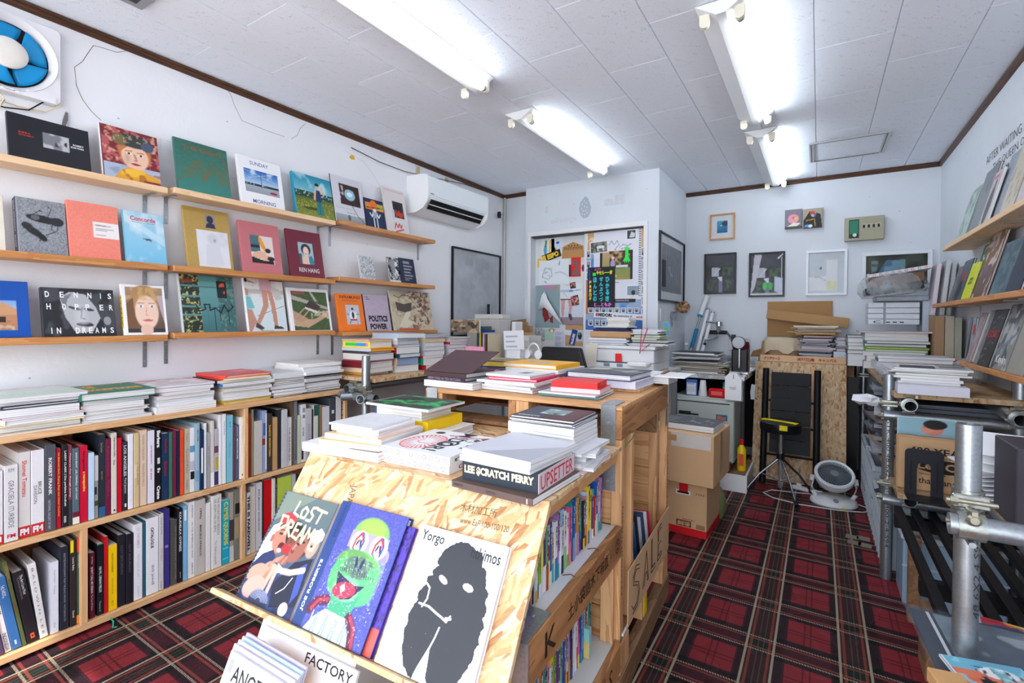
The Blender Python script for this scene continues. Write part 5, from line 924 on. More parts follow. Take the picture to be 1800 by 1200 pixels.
y=onslope(-.30,.24,.283,.016,'white book with a huge torn black mask shape',(240,240,240),hard=True,art=art_yorgo(),texts=[('Yorgo',.05,.865,.32,.965,(30,32,38),.012),('nthimos',.64,.855,.95,.94,(30,32,38),.012)])
# ---------------- books on the chipboard top ----------------
stack(-.655,-.43,.8495,2,'white square pile',[('white catalogue with a grey photo',.026,(236,236,238),dict(w=.29,h=.21,dx=-.03,dy=-.01,art=(lambda a:a.re(.6,.0,1,.6,(120,122,130)))(A(20,20,(236,236,238))))),('white square book with a tan edge',.016,(232,190,135),dict(w=.215,h=.21,r=6,pc=(240,238,238))),('white square book with a tan cover',.016,(236,204,160),dict(w=.21,h=.205,r=3)),
('rose-edged white booklet',.006,(235,205,195),dict(w=.17,h=.18,hard=False,dx=.02)),('white softcover with a picture strip',.014,(240,240,242),dict(w=.18,h=.175,r=2,hard=False)),('white ribbed notebook',.006,(226,227,232),dict(w=.175,h=.18,dx=-.012,r=-1,hard=False,art=(lambda a:a)(art_plain((228,229,234),30,30)))) ],TM0,group='books on the chipboard top')
stack(-.685,-.19,.8495,0,'yellow slipcase pile',[('white catalogue',.030,(230,230,234),dict(w=.28,h=.23,dx=.03)),('bright yellow slipcase book',.034,(248,206,16),dict(w=.215,h=.20,dx=.02,hard=False,pc=(246,202,16))),('thick white book with rounded back',.036,(235,235,240),dict(w=.21,h=.17,hard=True,spc=(40,90,180))),
('wrapped calendar with a green and black picture',.008,(226,226,230),dict(w=.28,h=.20,hard=False,art=(lambda a:a.nz(5,(30,160,80),.5,.55,.95,None,3).nz(9,(18,24,24),.58,.63,.9).ln([(.05,.25),(.3,.4),(.5,.25),(.8,.5),(.95,.35)],.03,(40,190,100)))(A(60,50,(44,64,58),12))))],TM0,group='books on the chipboard top')
def art_midori():
    a=A(120,110,(240,240,243)); c=(225,90,95)
    for k in range(28): t=2*PI*k/28; a.po([(.30+.09*math.cos(t),.40+.13*math.sin(t)),(.30+.25*math.cos(t-.06),.40+.33*math.sin(t-.06)),(.30+.25*math.cos(t+.06),.40+.33*math.sin(t+.06))],c)
    a.ln([(.3+.25*math.cos(t),.4+.33*math.sin(t)) for t in np.linspace(0,6.3,40)],.008,c); a.ln([(.25,.48),(.22,.38),(.3,.32),(.38,.36)],.008,c); a.el(.2,.86,.07,.06,(50,54,62)); a.el(.62,.94,.07,.05,(50,54,62)); a.el(.63,.48,.13,.13,(50,54,62)); a.el(.63,.48,.09,.09,(240,240,243)); a.nz(30,(60,60,66),.55,.6,.8,(.56,.42,.7,.54)); a.el(.80,.72,.1,.09,(60,64,70)); a.el(.80,.72,.085,.075,(240,240,243)); a.nz(24,(40,42,48),.5,.55,.9,(.74,.66,.87,.78)); a.el(.95,.85,.1,.08,(110,112,120)); a.nz(18,(60,64,70),.6,.65,.8,(.85,.3,1,.95)); return a
ms=stack(-.42,-.395,.8495,-1,'ring-edged box pair',[('white boxed book with red and blue rings',.022,(240,240,242),dict(w=.25,h=.245,dx=-.003,hard=False,r=0,pc=(240,240,242))),('white boxed book with a red sunburst',.022,(240,240,242),dict(w=.245,h=.24,hard=False,r=0,pc=(240,240,242),art=art_midori()))],TM0,name='boxed_book',group='books on the chipboard top')
MR=mat((206,90,96),.5);MN=mat((60,70,104),.5)
for j_,b_ in enumerate(ms):
    for k in range(10):
        x=.018+k*.0235; q=MB(); n_=14
        for i in range(n_):
            a0=2*PI*i/n_;a1=2*PI*(i+1)/n_; q.add([(x+.0065*math.cos(a0),-.0006,.011+.0065*math.sin(a0)),(x+.0065*math.cos(a1),-.0006,.011+.0065*math.sin(a1)),(x+.0052*math.cos(a1),-.0006,.011+.0052*math.sin(a1)),(x+.0052*math.cos(a0),-.0006,.011+.0052*math.sin(a0))],[(0,1,2,3)])
        q.obj('printed_ring',MN if (k+j_)%2 else MR,b_)
Fz=frame((.2462,.02,.003),(0,1,0),(0,0,1),(1,0,0)); text('☞ MIDORI!',ms[1],Fz,0,.003,.18,.015,MBK,.03); text('CONSTRUCTION',ms[0],frame((.2512,.02,.003),(0,1,0),(0,0,1),(1,0,0)),.02,.003,.2,.014,mat((170,40,50),.5),.03)
T_=mat((52,56,64),.5); text('M!DOR!',ms[1],Matrix.Translation((.155,.235,.0228))@Matrix.Rotation(R(-90),4,'Z'),0,-.03,.21,.02,T_,.02); text('the construction',ms[1],Matrix.Translation((.10,.185,.0229))@Matrix.Rotation(R(8),4,'Z'),0,0,.14,.012,mat((215,60,80),.5),.04)
stack(-.125,-.47,.8495,-3,'front pile',[('brown softcover',.016,(98,80,76),dict(w=.235,h=.225,hard=False,dy=-.005,r=89,spc=(98,80,76),spine=[('MONOTYPE',.03,.15,.3,.7,(60,48,46),.0),('NOTE VOL.1',.45,.58,.3,.7,(60,48,46),.0),('#',.93,.945,.15,.85,(215,190,170))])),('black boxed book',.044,(44,52,62),dict(w=.205,h=.20,hard=False,pc=(44,52,62),r=2)),('white softcover',.014,(232,232,232),dict(w=.20,h=.205,hard=False,dx=.0,r=-2)),('white softcover with a grey sky photo',.014,(220,221,228),dict(w=.20,h=.21,hard=False,r=-4,dx=.006,art=(lambda a:a.po([(.25,.0),(1,.75),(1,0)],(178,180,190)).po([(0,.0),(.6,.55),(.2,.0)],(216,218,226),.5))(A(40,40,(210,211,222)))))],TM0,group='books on the chipboard top')
LB=[o for o in COL.objects if o.get('label','').startswith('black boxed book')][0]
def front_text(o,w,h,t,s,x0,x1,y0,y1,c,b=.03): text(s,o,frame((0,-.0006,0),(1,0,0),(0,0,1),(0,-1,0)),x0*w,y0*t,x1*w,y1*t,mat(c,.5),b)
front_text(LB,.205,.2,.044,'LEE $CRATCH PERRY',.03,.95,.32,.80,(238,222,180),.05)
rs=MB().box(.2052,.0,0,.2062,.2,.044).obj('box_side',mat((222,205,208),.5),LB); text('UPSETTER',LB,frame((.2066,.01,.004),(0,1,0),(0,0,1),(1,0,0)),0,0,.18,.034,mat((206,60,80),.5),.01)

stack(-.12,-.235,.8495,-2,'tall white centre pile',[('pinkish wrapped booklet',.005,(232,190,198),dict(hard=False,w=.24)),('loose white booklet',.009,(226,226,232),dict(hard=False,w=.25,r=8)),('white booklet',.010,(222,224,230),dict(hard=False,w=.23,r=-4)),('booklet with a teal photo',.010,(225,228,230),dict(hard=False,r=10)),('white booklet',.010,(236,236,238),dict(hard=False,w=.25,r=12)),('white booklet',.009,(230,230,236),dict(hard=False,w=.24,r=-2)),
('thick white paperback',.028,(238,238,240),dict(hard=False,w=.20,h=.165,dx=-.01)),('thick white paperback with tabs',.028,(236,236,240),dict(hard=False,w=.205,h=.165,dx=-.012)),('dark magazine',.006,(50,52,62),dict(hard=False,w=.195,h=.18,dx=-.012)),('dark magazine',.006,(60,62,72),dict(hard=False,w=.195,h=.18,dx=-.01)),
('dark wine magazine with a window photo',.006,(72,44,50),dict(hard=False,w=.19,h=.175,dx=-.012,art=(lambda a:a.re(0,0,.45,1,(66,70,84)).re(.3,.35,.7,.8,(120,160,160)).nz(9,(200,220,220),.5,.6,.8,(.3,.35,.7,.8)).nz(9,(60,60,60),.6,.65,.8,(.3,.35,.85,.6)))(A(50,44,(78,46,52))),texts=[('PORTRAITS & FICTIONS',.06,.08,.42,.16,(225,225,230),.03)]))],TM0,wh=(.225,.2),group='books on the chipboard top')
# ---------------- books on the raised pallet ----------------
U=.9765
b=stack(-.72,.14,U,-4,'brown pile at the pallet edge',[('thick white book',.026,(236,236,240),dict(w=.25,h=.2)),('purple-brown lettered book',.016,(62,46,56),dict(w=.17,h=.2,dx=-.015,r=90,spine=[('NEW YORK IN TEN PICTURES',.05,.9,.2,.8,(150,130,150),.02)])),('dark chocolate hardback',.020,(68,48,50),dict(w=.2,h=.22,dx=-.01,r=90,hard=True))],TM0,group='books on the raised pallet')
tag(MB().bev(0,0,0,.23,.215,.003,.0008).obj('book_cover',mat((78,56,60),.6),None,TM0@T(-.83,.035,U+.064,R(-2))@Matrix.Rotation(R(20),4,'X')),'propped-open dark chocolate book cover lying over the brown pile','cover')
stack(-.47,.19,U,-2,'crimson-book pile',[('white magazine',.013,(234,234,238),dict(w=.235)),('grey-white magazine with spotted edge',.008,(210,212,222)),('white magazine',.008,(236,236,240)),('white cloth book',.010,(230,230,234),dict(w=.26,h=.25)),('crimson book',.011,(206,20,70),dict(w=.215,h=.2,dx=.01,hard=True,r=183)),('white booklet with a small photo',.010,(238,237,240),dict(w=.205,h=.19,hard=False,dx=-.004,art=(lambda a:a.re(.5,.35,.72,.7,(120,124,126)).nz(9,(40,40,44),.5,.6,.8,(.5,.35,.72,.7)))(A(30,30,(236,235,238)))))],TM0,wh=(.23,.22),group='books on the raised pallet')
stack(-.215,.165,U,2,'small red pile at the pallet corner',[('teal slim book',.008,(90,122,124),dict(w=.2,h=.225,r=90,hard=False)),('pale teal-white book',.006,(196,212,210),dict(w=.22,h=.19,hard=False)),('red book in plastic film',.018,(222,56,62),dict(w=.185,h=.15,hard=False,dx=.01,pc=(236,205,210))),('plain red box book',.022,(224,56,56),dict(w=.17,h=.14,hard=False,dx=.008,pc=(224,56,56),r=3))],TM0,group='books on the raised pallet')
tp('loose_board',(-.36,.33,.9755),(-.03,.72,.988),OSB)
stack(-.17,.43,.9885,-4,'glossy dark album pile at the pallet side',[('thick white book',.030,(228,228,242),dict(w=.24,h=.24,dx=.02,pc=(222,222,238))),('navy bound glossy album',.024,(32,52,110),dict(w=.275,h=.25,hard=True,dx=-.01,art=(lambda a:a.nz(4,(120,110,100),.5,.7,.7).po([(.1,.55),(.4,.65),(.4,.9),(.1,.9)],(210,205,190)).nz(5,(190,195,205),.62,.7,.7))(A(40,40,(84,86,92),14))))],TM0,group='books on the raised pallet')
stack(-.50,.42,U,-3,'black and yellow pile',[('slate blue book',.016,(96,112,134),dict(w=.24,h=.31,r=90,hard=True)),('black cloth book',.020,(44,46,56),dict(w=.23,h=.29,r=92,hard=True,dx=-.005)),('white book with black board',.016,(60,62,68),dict(w=.28,h=.24)),('cream booklet with small spine letters',.016,(226,222,210),dict(w=.26,h=.25,dx=.03)),('orange-yellow photo book',.018,(244,178,34),dict(w=.27,h=.22,hard=True,dx=.01,r=178,art=(lambda a:a.re(.3,.35,.75,.7,(190,180,185)).nz(6,(150,110,120),.5,.6,.7,(.3,.35,.75,.7)))(A(36,30,(244,180,36)))))],TM0,group='books on the raised pallet')
stack(-.73,.50,U,4,'low pile with a gilt edged book',[('black angled book',.012,(42,42,50),dict(w=.28)),('grey-green hardback',.022,(92,112,110),dict(w=.22,h=.26,r=90,hard=True)),('pink-edged white magazine',.012,(222,60,110),dict(hard=False,dx=.07)),('royal blue slim book',.008,(24,76,156),dict(dx=.05)),('gilt edged black book',.028,(30,30,34),dict(w=.25,h=.2,dx=.03,hard=True,pc=(226,196,90),spc=(30,30,34),art=(lambda a:a.nz(6,(220,215,190),.5,.6,.8))(A(20,20,(120,96,60)))))],TM0,wh=(.24,.22),group='books on the raised pallet')
stack(-.10,.63,.9885,-6,'white board pile',[('thick white block book',.030,(236,236,240),dict(w=.2,h=.15,dx=.04)),('large white mount board',.004,(242,242,244),dict(w=.46,h=.2,hard=False,dx=-.02)),('white display board',.004,(238,238,242),dict(w=.30,h=.16,hard=False,dx=-.06))],TM0,group='books on the raised pallet',name='mount_board')
tp('end_board',(-.008,.60,.98),(.004,.735,1.03),WD)
# ---------------- paperbacks in the open crate ----------------
PBC=[(30,90,180),(28,80,170),(236,226,120),(238,238,240),(232,130,150),(180,130,200),(222,150,40),(196,40,50),(40,150,140),(140,190,60),(180,210,235),(34,34,40),(240,240,242),(40,120,180),(120,200,140),(236,90,150),(245,205,40),(225,225,230),(60,170,160),(200,180,150),(120,160,200),(90,60,120),(236,236,236),(210,225,236),(30,40,70),(150,60,70)]
NM={0:'blue',}
def cname(c):
    r,g,b=c; mx,mn=max(c),min(c)
    if mx-mn<26: return 'white' if mx>215 else 'grey' if mx>90 else 'black'
    h=math.degrees(math.atan2(1.732*(g-b),2*r-g-b))%360
    n='red' if h<14 or h>345 else 'orange' if h<38 else 'yellow' if h<66 else 'green' if h<165 else 'turquoise' if h<195 else 'blue' if h<250 else 'violet' if h<300 else 'pink'
    return ('dark ' if mx<110 else 'pale ' if mn>150 else '')+n
def pbrow(tier,z,y0,y1,hmax,xs,n,seed):
    rd=random.Random(seed); y=y1; i=0; prev='crate end'
    while y>y0+.006 and i<n:
        t=rd.uniform(.0095,.0155); h=hmax*rd.uniform(.80,1.0) if rd.random()<.8 else hmax*.72; c=PBC[(i*7+seed)%len(PBC)]; 
        c2=PBC[(i*5+3+seed)%len(PBC)]; nm=cname(c); lab='%s paperback, %s lower band, %s crate tier, %s from far end'%(nm,cname(c2),tier,nth(i))
        sp=[('#',.62 if rd.random()<.5 else .78,1,0,1,c2)]; s=rd.choice(['ウルトラ','日本の写真','銀の匙','BANANA','漫画全集','夏目の冒険','旅と街','FISH','ねこ','東京','少年の夢']); sp.append((s,.08,.08+.4*rd.random()+.15,.25,.75,(40,40,46) if sum(c)>380 else (236,236,238),.03))
        M=TM0@frame((xs-rd.random()*.006,y-t,z),(-1,0,0),(0,0,1),(0,1,0)); book(lab,M,.13,h,t-.0006,c,False,None,None,(),sp,'paperbacks in the open crate','paperback'); y-=t; i+=1
def nth(i):
    w=['first','second','third','fourth','fifth','sixth','seventh','eighth','ninth','tenth','eleventh','twelfth','thirteenth','fourteenth','fifteenth','sixteenth','seventeenth','eighteenth','nineteenth']
    if i<19: return w[i]
    t={2:'twent',3:'thirt',4:'fort'}[(i+1)//10]; return t+'ieth' if (i+1)%10==0 else t+'y-'+w[(i+1)%10-1]
pbrow('upper',.589,-.62,-.045,.172,-.050,44,5); pbrow('lower',.213,-.62,-.06,.172,-.075,44,11)
bk=thing('bookend','small illustrated tin bookend on the lower crate shelf','bookend',TM0@T(-.06,-.10,.213)); MB().box(-.06,-.02,0,.0,.0,.09).obj('tin_plate',mat((140,200,200),.3),bk); MB().box(-.061,-.022,.0,.001,-.0205,.05).obj('picture_label',mat((220,190,120),.4),bk)
for x,y_,l in((-.045,-.37,'short dark bookmark ribbon curling on the white shelf, nearer end'),(-.04,-.20,'short dark bookmark ribbon on the white shelf, farther end')): tag(MB().tube([(0,0,.002),(.02,.008,.006),(.035,.004,.003),(.05,.012,.002)],.0013,5).obj('ribbon',mat((120,60,60),.6),None,TM0@T(x,y_,.588)),l,'ribbon')
tag(MB().tube([(0,0,0),(.02,.04,-.006),(.03,.09,.012),(.03,.12,.02)],.0015,5).obj('green_wire',mat((20,120,80),.4),None,TM0@T(-.02,-.006,.845)),'green wire looped at the pallet corner bracket','wire')
# SALE books standing behind the cardboard
for i,(c,h,t,w_,d) in enumerate((((236,236,240),.165,.02,.10,'white'),((150,60,60),.30,.012,.14,'red backed'),((222,216,206),.19,.014,.12,'cream'),((40,90,150),.24,.02,.13,'blue photographic'),((40,44,50),.25,.014,.13,'black'),((200,205,215),.23,.014,.14,'pale grey'),((60,80,110),.235,.014,.13,'slate blue'),((236,236,240),.22,.018,.14,'tall white'),((206,20,80),.21,.01,.13,'magenta'))):
    M=TM0@frame((-.02,.18+i*.045,.236),(-1,0,0),(0,0,1),(0,1,0))@Matrix.Rotation(R(-6),4,'Z'); book('%s book standing behind the hand lettered cardboard panel'%d,M,w_,h,t,c,True,None,None,(),(),'books behind the cardboard panel','sale_book')
# magazines leaning under the ledge
MG=lambda x,y_,z,rz,tx: TM0@T(x,y_,z,R(rz))@Matrix.Rotation(R(tx),4,'X')
GM='magazines under the ledge'
book('white magazine headed with black condensed capitals under the ledge',MG(-.605,-1.02,.245,-2,66),.21,.30,.006,(238,238,242),False,None,art_plain((240,240,244),30,30),[('ANOTHER',.14,.84,.95,.94,(30,30,34),.015),('GAZE',.06,.73,.60,.83,(30,30,34),.015),('||||',.05,.88,.1,.96,(60,60,66))],name='magazine',group=GM)
for i in range(4): book(['pale violet magazine behind the front magazine','white magazine, second behind the front one','pale blue magazine, third behind the front one','lilac glossy magazine, rearmost of the set'][i],MG(-.615-.004*i,-1.02+.012*(i+1),.250,-2,66),.215,.30,.005,[(214,205,228),(240,240,242),(190,215,236),(200,190,220)][i],False,name='magazine',group=GM)
tag(MB().bev(0,0,0,.17,.27,.006,.001).obj('envelope',mat((246,176,70),.5),None,MG(-.60,-.945,.262,-6,66)),'orange padded envelope standing behind the magazines','envelope')
book('white newsprint magazine lettered in serif capitals beside the envelope',MG(-.64,-.915,.250,0,66),.32,.285,.006,(240,240,244),False,None,art_plain((242,242,246),30,30),[('FACTORY',.52,.90,.97,.97,(30,30,34),.01)],name='magazine',group=GM)
book('folded white newspaper leaning behind the serif magazine',MG(-.65,-.897,.255,1,66),.31,.29,.012,(232,234,242),False,name='magazine',group=GM)
rk=thing('magazine_rack','low wooden magazine rack under the sloping board','rack',TM0@T(-.68,-1.04,0)); MB().bev(-.02,0,.215,.42,.27,.24,.002).obj('rack_floor',WP,rk); MB().bev(-.02,-.02,.215,.42,-.0,.28,.002).obj('front_lip',WP,rk)
for x in(-.02,.39): MB().bev(x,.0,0,x+.03,.26,.215,.002).obj('rack_leg',WPz,rk)
# ---------------- closet: frame, sliding doors, papers taped on them ----------------
TR=mat((226,224,226),.45,.02,key='white_trim_paint')
struct(MB().bev(DX0-.03,4.085,DZ,DX1+.035,4.105,DZ+.04,.002),'trim_5',TR); struct(MB().bev(DX0-.03,4.085,0,DX0,4.105,DZ,.002),'trim_6',TR); struct(MB().bev(DX1,4.085,0,DX1+.035,4.105,DZ,.002),'trim_7',TR)
struct(MB().box(DX0,4.11,DZ-.012,DX1,4.22,DZ),'trim_8',mat((60,60,64),.5))
DM=mat((216,218,220),.4,.03,key='white_door_panel')
d1=struct(MB().bev(DX0,4.185,.02,-1.80,4.215,DZ-.01,.002),'door_1',DM); d2=struct(MB().bev(-1.835,4.135,.02,DX1,4.165,DZ-.01,.002),'door_2',DM)
slab('closet_back',mat((200,200,200),.8),(-2.44,4.4,0),(-1.245,4.5,ZC))
def sheet(name,label,px,y,art=None,c=(236,236,238),cat='paper',rot=0,texts=(),group=None,off=.001,t=.0012,poly=None):
    """a flat sheet hung on the plane y, between two photograph corners (left, top, right, bottom)"""
    x0,y0,x1,y1=px; A_=P(x0,(y0+y1)/2,'y',y); B_=P(x1,(y0+y1)/2,'y',y); C_=P((x0+x1)/2,y0,'y',y); D_=P((x0+x1)/2,y1,'y',y); w=B_.x-A_.x; h=C_.z-D_.z
    M=frame(((A_.x+B_.x)/2,y-off,(C_.z+D_.z)/2),(1,0,0),(0,0,1),(0,-1,0))@Matrix.Rotation(R(rot),4,'Z')@Matrix.Translation((-w/2,-h/2,0))
    mb=MB().prism([(x*w,q*h) for x,q in poly],0,t) if poly else MB().box(0,0,0,w,h,t)
    o=mb.obj(name,mat(c,.6,.04,12),None,M); tag(o,uniq(label),cat,group)
    if art is not None: link('print',art.mesh('print',w*.98,h*.98),o,Matrix.Translation((w*.01,h*.01,t+.0004)))
    for q in texts: text(q[0],o,Matrix.Translation((0,0,t+.0008)),q[1]*w,q[2]*h,q[3]*w,q[4]*h,mat(q[5],.6),q[6] if len(q)>6 else .03)
    return o
def lines(w,h,c,k,col=(110,112,120),seed=2):
    a=A(w,h,c,seed)
    for i in range(k): y=.12+.8*i/k; a.re(.1,y,.1+.75*a.r.uniform(.6,1),y+.25/k,col,.7)
    return a
Y1=4.184; G='papers taped on the closet doors'
def face_bw(s): a=A(14,18,(225,225,228),s); a.re(.12,.15,.88,.9,(150,152,156)); a.el(.5,.6,.16,.14,(60,60,64)); a.el(.5,.3,.26,.2,(36,36,42)); a.el(.5,.58,.1,.1,(200,200,204)); return a
sheet('drawing','small child-like drawing of a green bottle and yellow glove',(952,420,975,452),Y1,(lambda a:a.el(.3,.4,.14,.3,(90,170,190)).ln([(.32,.6),(.34,.9)],.06,(30,110,70)).ln([(.62,.3),(.7,.9)],.05,(230,180,50)).ln([(.62,.4),(.9,.7)],.04,(230,180,50)))(A(24,30,(228,230,232))),group=G)
sheet('drawing','pale sheet with a bright blue dot and a black head',(969,418,990,446),Y1,(lambda a:a.el(.55,.7,.14,.1,(40,100,200)).el(.2,.25,.2,.2,(40,40,50)))(A(22,26,(222,228,236))),group=G)
sheet('envelope','brown kraft envelope taped at the top of the left door',(988,425,1027,453),Y1-.002,None,(184,136,84),'envelope',poly=[(0,0),(1,0),(.96,.72),(.5,1.0),(.02,.72)],texts=[('▮▮▮▮',.3,.72,.72,.80,(40,30,26)),('mmmm',.1,.5,.9,.68,(90,60,40),.0)],group=G)
sheet('sticker','yellow and black lettered sticker strip above the pencil drawing',(953,443,986,456),Y1-.003,None,(44,34,26),'sticker',rot=16,texts=[('ESPO',.28,.15,.9,.85,(236,196,50),.06),('▮',0,.1,.2,.9,(226,186,50),.05)],group=G)
sheet('sticker','small yellow sticker at the edge of the pencil drawing',(945,455,952,470),Y1-.002,None,(226,180,50),'sticker',group=G)
sheet('drawing','pencil drawing of a face on white paper',(948,457,1000,499),Y1-.004,(lambda a:a.ln([(.1,.3),(.2,.7),(.4,.6),(.45,.35),(.3,.2),(.1,.3)],.008,(130,136,146)).ln([(.2,.5),(.3,.52)],.008,(100,106,116)).ln([(.55,.45),(.7,.5),(.9,.4),(.98,.3)],.008,(140,146,156)).ln([(.68,.78),(.7,.95)],.012,(90,96,106)).ln([(.18,.12),(.25,.05)],.01,(60,64,70)).nz(20,(150,156,166),.66,.7,.5,(.1,.3,.45,.7)))(A(60,46,(226,232,238))),group=G)
sheet('card','red card painted with a grey numeral two',(1004,452,1021,486),Y1-.003,None,(206,44,36),'card',texts=[('2',.18,.1,.86,.85,(96,104,104),.04)],group=G)
sheet('photo','dark photo strip beside the red card',(1000,465,1004.5,486),Y1-.001,None,(66,40,52),'photo',group=G)
sheet('sticker','blue red and white round sticker at the door edge',(1022,462,1028,480),Y1-.001,(lambda a:a.el(.5,.5,.45,.4,(200,60,50)).el(.5,.5,.3,.25,(40,60,130)))(A(12,18,(236,236,236))),cat='sticker',group=G)
sheet('poster','pale poster of two bare legs with one grey sock',(976,524,1026,571),Y1-.001,(lambda a:a.gr((150,132,140),(150,132,140),0,.28).gr((200,208,222),(214,218,228),.28,1).po([(.20,1),(.36,1),(.32,.5),(.30,.3),(.24,.3),(.22,.5)],(206,150,144)).po([(.44,1),(.62,1),(.60,.62),(.56,.4),(.48,.4),(.50,.62)],(206,150,144)).po([(.48,.42),(.58,.42),(.62,.2),(.56,.16),(.48,.3)],(56,64,84)).re(.15,.95,.65,1,(60,54,56)))(A(50,48,(206,212,224))),cat='poster',group=G)
sheet('drawing','sheet with a blue syringe drawn across it',(977,499,1025,525),Y1-.003,(lambda a:a.re(.10,.45,.62,.62,(90,130,190)).re(.16,.49,.5,.58,(206,216,228)).ln([(.62,.53),(.92,.6)],.015,(90,130,190)).ln([(.3,.4),(.44,.1)],.008,(140,150,160)).ln([(.1,.9),(.7,.95)],.006,(150,160,170)))(A(48,30,(222,228,232))),group=G)
sheet('poster','grey-teal poster with red forms and a corner curling down',(941,500,985,577),Y1-.004,(lambda a:a.re(.3,.9,.75,1,(180,140,170)).po([(.28,.5),(.5,.45),(.62,.14),(.74,.1),(.72,.3),(.4,.12),(.3,.3)],(136,42,44)))(A(40,60,(140,160,164))),cat='poster',group=G)
cu=MB(); 
for i in range(9):
    t=i/8; 
p0=P(958,510,'y',4.16);p1=P(945,545,'y',4.12);p2=P(990,572,'y',4.11);p3=P(962,525,'y',4.10);p4=P(952,520,'y',4.14)
cu.add([p0,p1,p4,p3,p2,P(957,540,'y',4.12)],[(0,2,1),(0,3,2),(3,4,5),(2,3,5),(1,2,5)]); q=cu.obj('paper_curl',mat((226,230,234),.5),None,smooth=True); tag(q,'white back of the curling poster corner folding over itself','poster'); sm=q.modifiers.new('th','SOLIDIFY'); sm.thickness=.001
sheet('photo','tiny photo of an ear above the syringe sheet',(973,502,979,510),Y1-.006,None,(176,140,126),'photo',group=G); sheet('photo','small tilted photo in orange and navy',(1002,496,1012,507),Y1-.006,(lambda a:a.nz(4,(206,130,80),.5,.55))(A(12,12,(40,36,60))),rot=8,cat='photo',group=G); sheet('photo','small tilted photo in pink and brown',(1004,519,1018,537),Y1-.006,(lambda a:a.nz(4,(196,110,130),.5,.6).nz(5,(220,180,120),.6,.65))(A(14,16,(90,40,60))),rot=12,cat='photo',group=G)
sheet('note','green paper note with a red-haired mask sticker',(958,575,978,597),Y1-.001,(lambda a:a.el(.6,.75,.25,.2,(200,60,60)).el(.6,.72,.17,.14,(236,232,230)).el(.53,.75,.03,.03,(30,30,30)).el(.68,.75,.03,.03,(30,30,30)))(A(24,24,(176,214,186))),cat='note',group=G)
sheet('note','lined pale violet page of small handwriting',(974,581,992,612),Y1-.003,lines(24,40,(206,208,226),12),cat='note',group=G); sheet('note','speckled grey sheet low on the left door',(941,572,958,600),Y1-.0005,(lambda a:a.nz(12,(140,144,152),.5,.6))(A(20,24,(196,200,206))),cat='note',group=G)
sheet('bag','brown paper bag strip with a pink tag',(994,570,1025,608),Y1-.001,None,(186,146,106),'bag',group=G); sheet('note','white slip clipped over the brown bag',(992,580,1008,589),Y1-.004,None,(220,222,230),'note',rot=-6,group=G)
sheet('sticker','navy sticker with bold white slanted lettering',(1003,579,1013,606),Y1-.006,None,(34,62,130),'sticker',rot=-14,texts=[],group=G)
text('McGUIRE',[o for o in COL.objects if o.get('label','').startswith('navy sticker')][0],frame((.042,.006,.0016),(0,1,0),(-1,0,0),(0,0,1)),0,0,.10,.026,mat(W_,.5),.04)
sheet('sticker','green and black figure sticker on a violet sheet',(1013,580,1026,600),Y1-.004,(lambda a:a.el(.5,.5,.3,.35,(34,36,50)).el(.4,.7,.2,.15,(90,140,70)))(A(14,20,(196,200,220))),cat='sticker',group=G)
Y2=4.134
sheet('poster','blue and orange poster mostly hidden behind other sheets',(1029,432,1142,582),Y2,(lambda a:a.re(0,.0,1,.12,(60,110,180)).re(.9,.2,1,1,(206,140,120)).nz(5,(60,120,200),.5,.6,.8).re(0,.2,.06,.6,(200,120,90)))(A(60,70,(150,170,196))),cat='poster',group=G)
sheet('backing_board','tan corkboard panel at the top of the right door',(1032,400,1135,440),Y2-.002,(lambda a:a.nz(8,(226,214,200),.64,.68))(A(40,20,(206,160,110))),cat='board',group=G)
nb=sheet('drawing_pad','large white spiral drawing pad with a pencilled heart',(1044,405,1127,526),Y2-.004,(lambda a:a.re(0,.62,1,.93,(222,222,232)).ln([(.32,.80),(.38,.86),(.44,.80),(.50,.86),(.55,.80),(.45,.73),(.52,.70)],.006,(120,124,140)).ln([(.55,.76),(.65,.80),(.72,.77),(.8,.80)],.006,(110,112,130)).ln([(.58,.73),(.7,.75),(.78,.73)],.006,(110,112,130)).ln([(.45,.29),(.52,.31),(.6,.29)],.006,(120,124,140)).ln([(.46,.24),(.54,.24)],.006,(120,124,140)))(A(60,84,(216,218,228))),cat='pad',group=G)
for k in range(30): z=.03+k*.0195; MB().box(.415,z,.002,.432,z+.006,.006).obj('spiral_ring',mat((60,62,70),.4),nb)
sheet('photo','black and white photo of a white horse in foliage',(1037,424,1069,445),Y2-.008,(lambda a:a.re(.06,.08,.94,.92,(130,132,128)).nz(8,(60,62,60),.5,.6,.8,(.06,.08,.94,.92)).el(.6,.5,.24,.14,(226,226,222)).re(.4,.2,.46,.5,(226,226,222)).re(.72,.2,.78,.5,(226,226,222)))(A(34,26,(226,226,222))),cat='photo',rot=3,group=G)
sheet('photo','photo of a pale folded shape on black',(1101,403,1119,421),Y2-.008,(lambda a:a.re(.06,.08,.94,.94,(50,60,70)).po([(.3,.2),(.5,.8),(.9,.6),(.8,.2)],(206,204,210)))(A(18,18,(232,232,232))),cat='photo',group=G)
sheet('photo','colour photo of a person in violet under trees',(1054,440,1113,492),Y2-.007,(lambda a:a.gr((130,150,80),(190,150,110),0,1).re(0,0,.08,1,(30,34,50)).re(.92,0,1,1,(34,36,40)).nz(8,(60,44,34),.3,.5,.95,(.3,.35,.92,.98)).re(.5,.42,.85,.5,(206,210,220)).gr((150,140,70),(120,140,80),0,.4,.1,.92).el(.40,.55,.08,.16,(170,150,190)).el(.4,.76,.05,.06,(230,190,180)).ln([(.4,.4),(.42,.2),(.5,.12)],.025,(226,180,160)))(A(60,50,(190,160,120))),cat='photo',group=G)
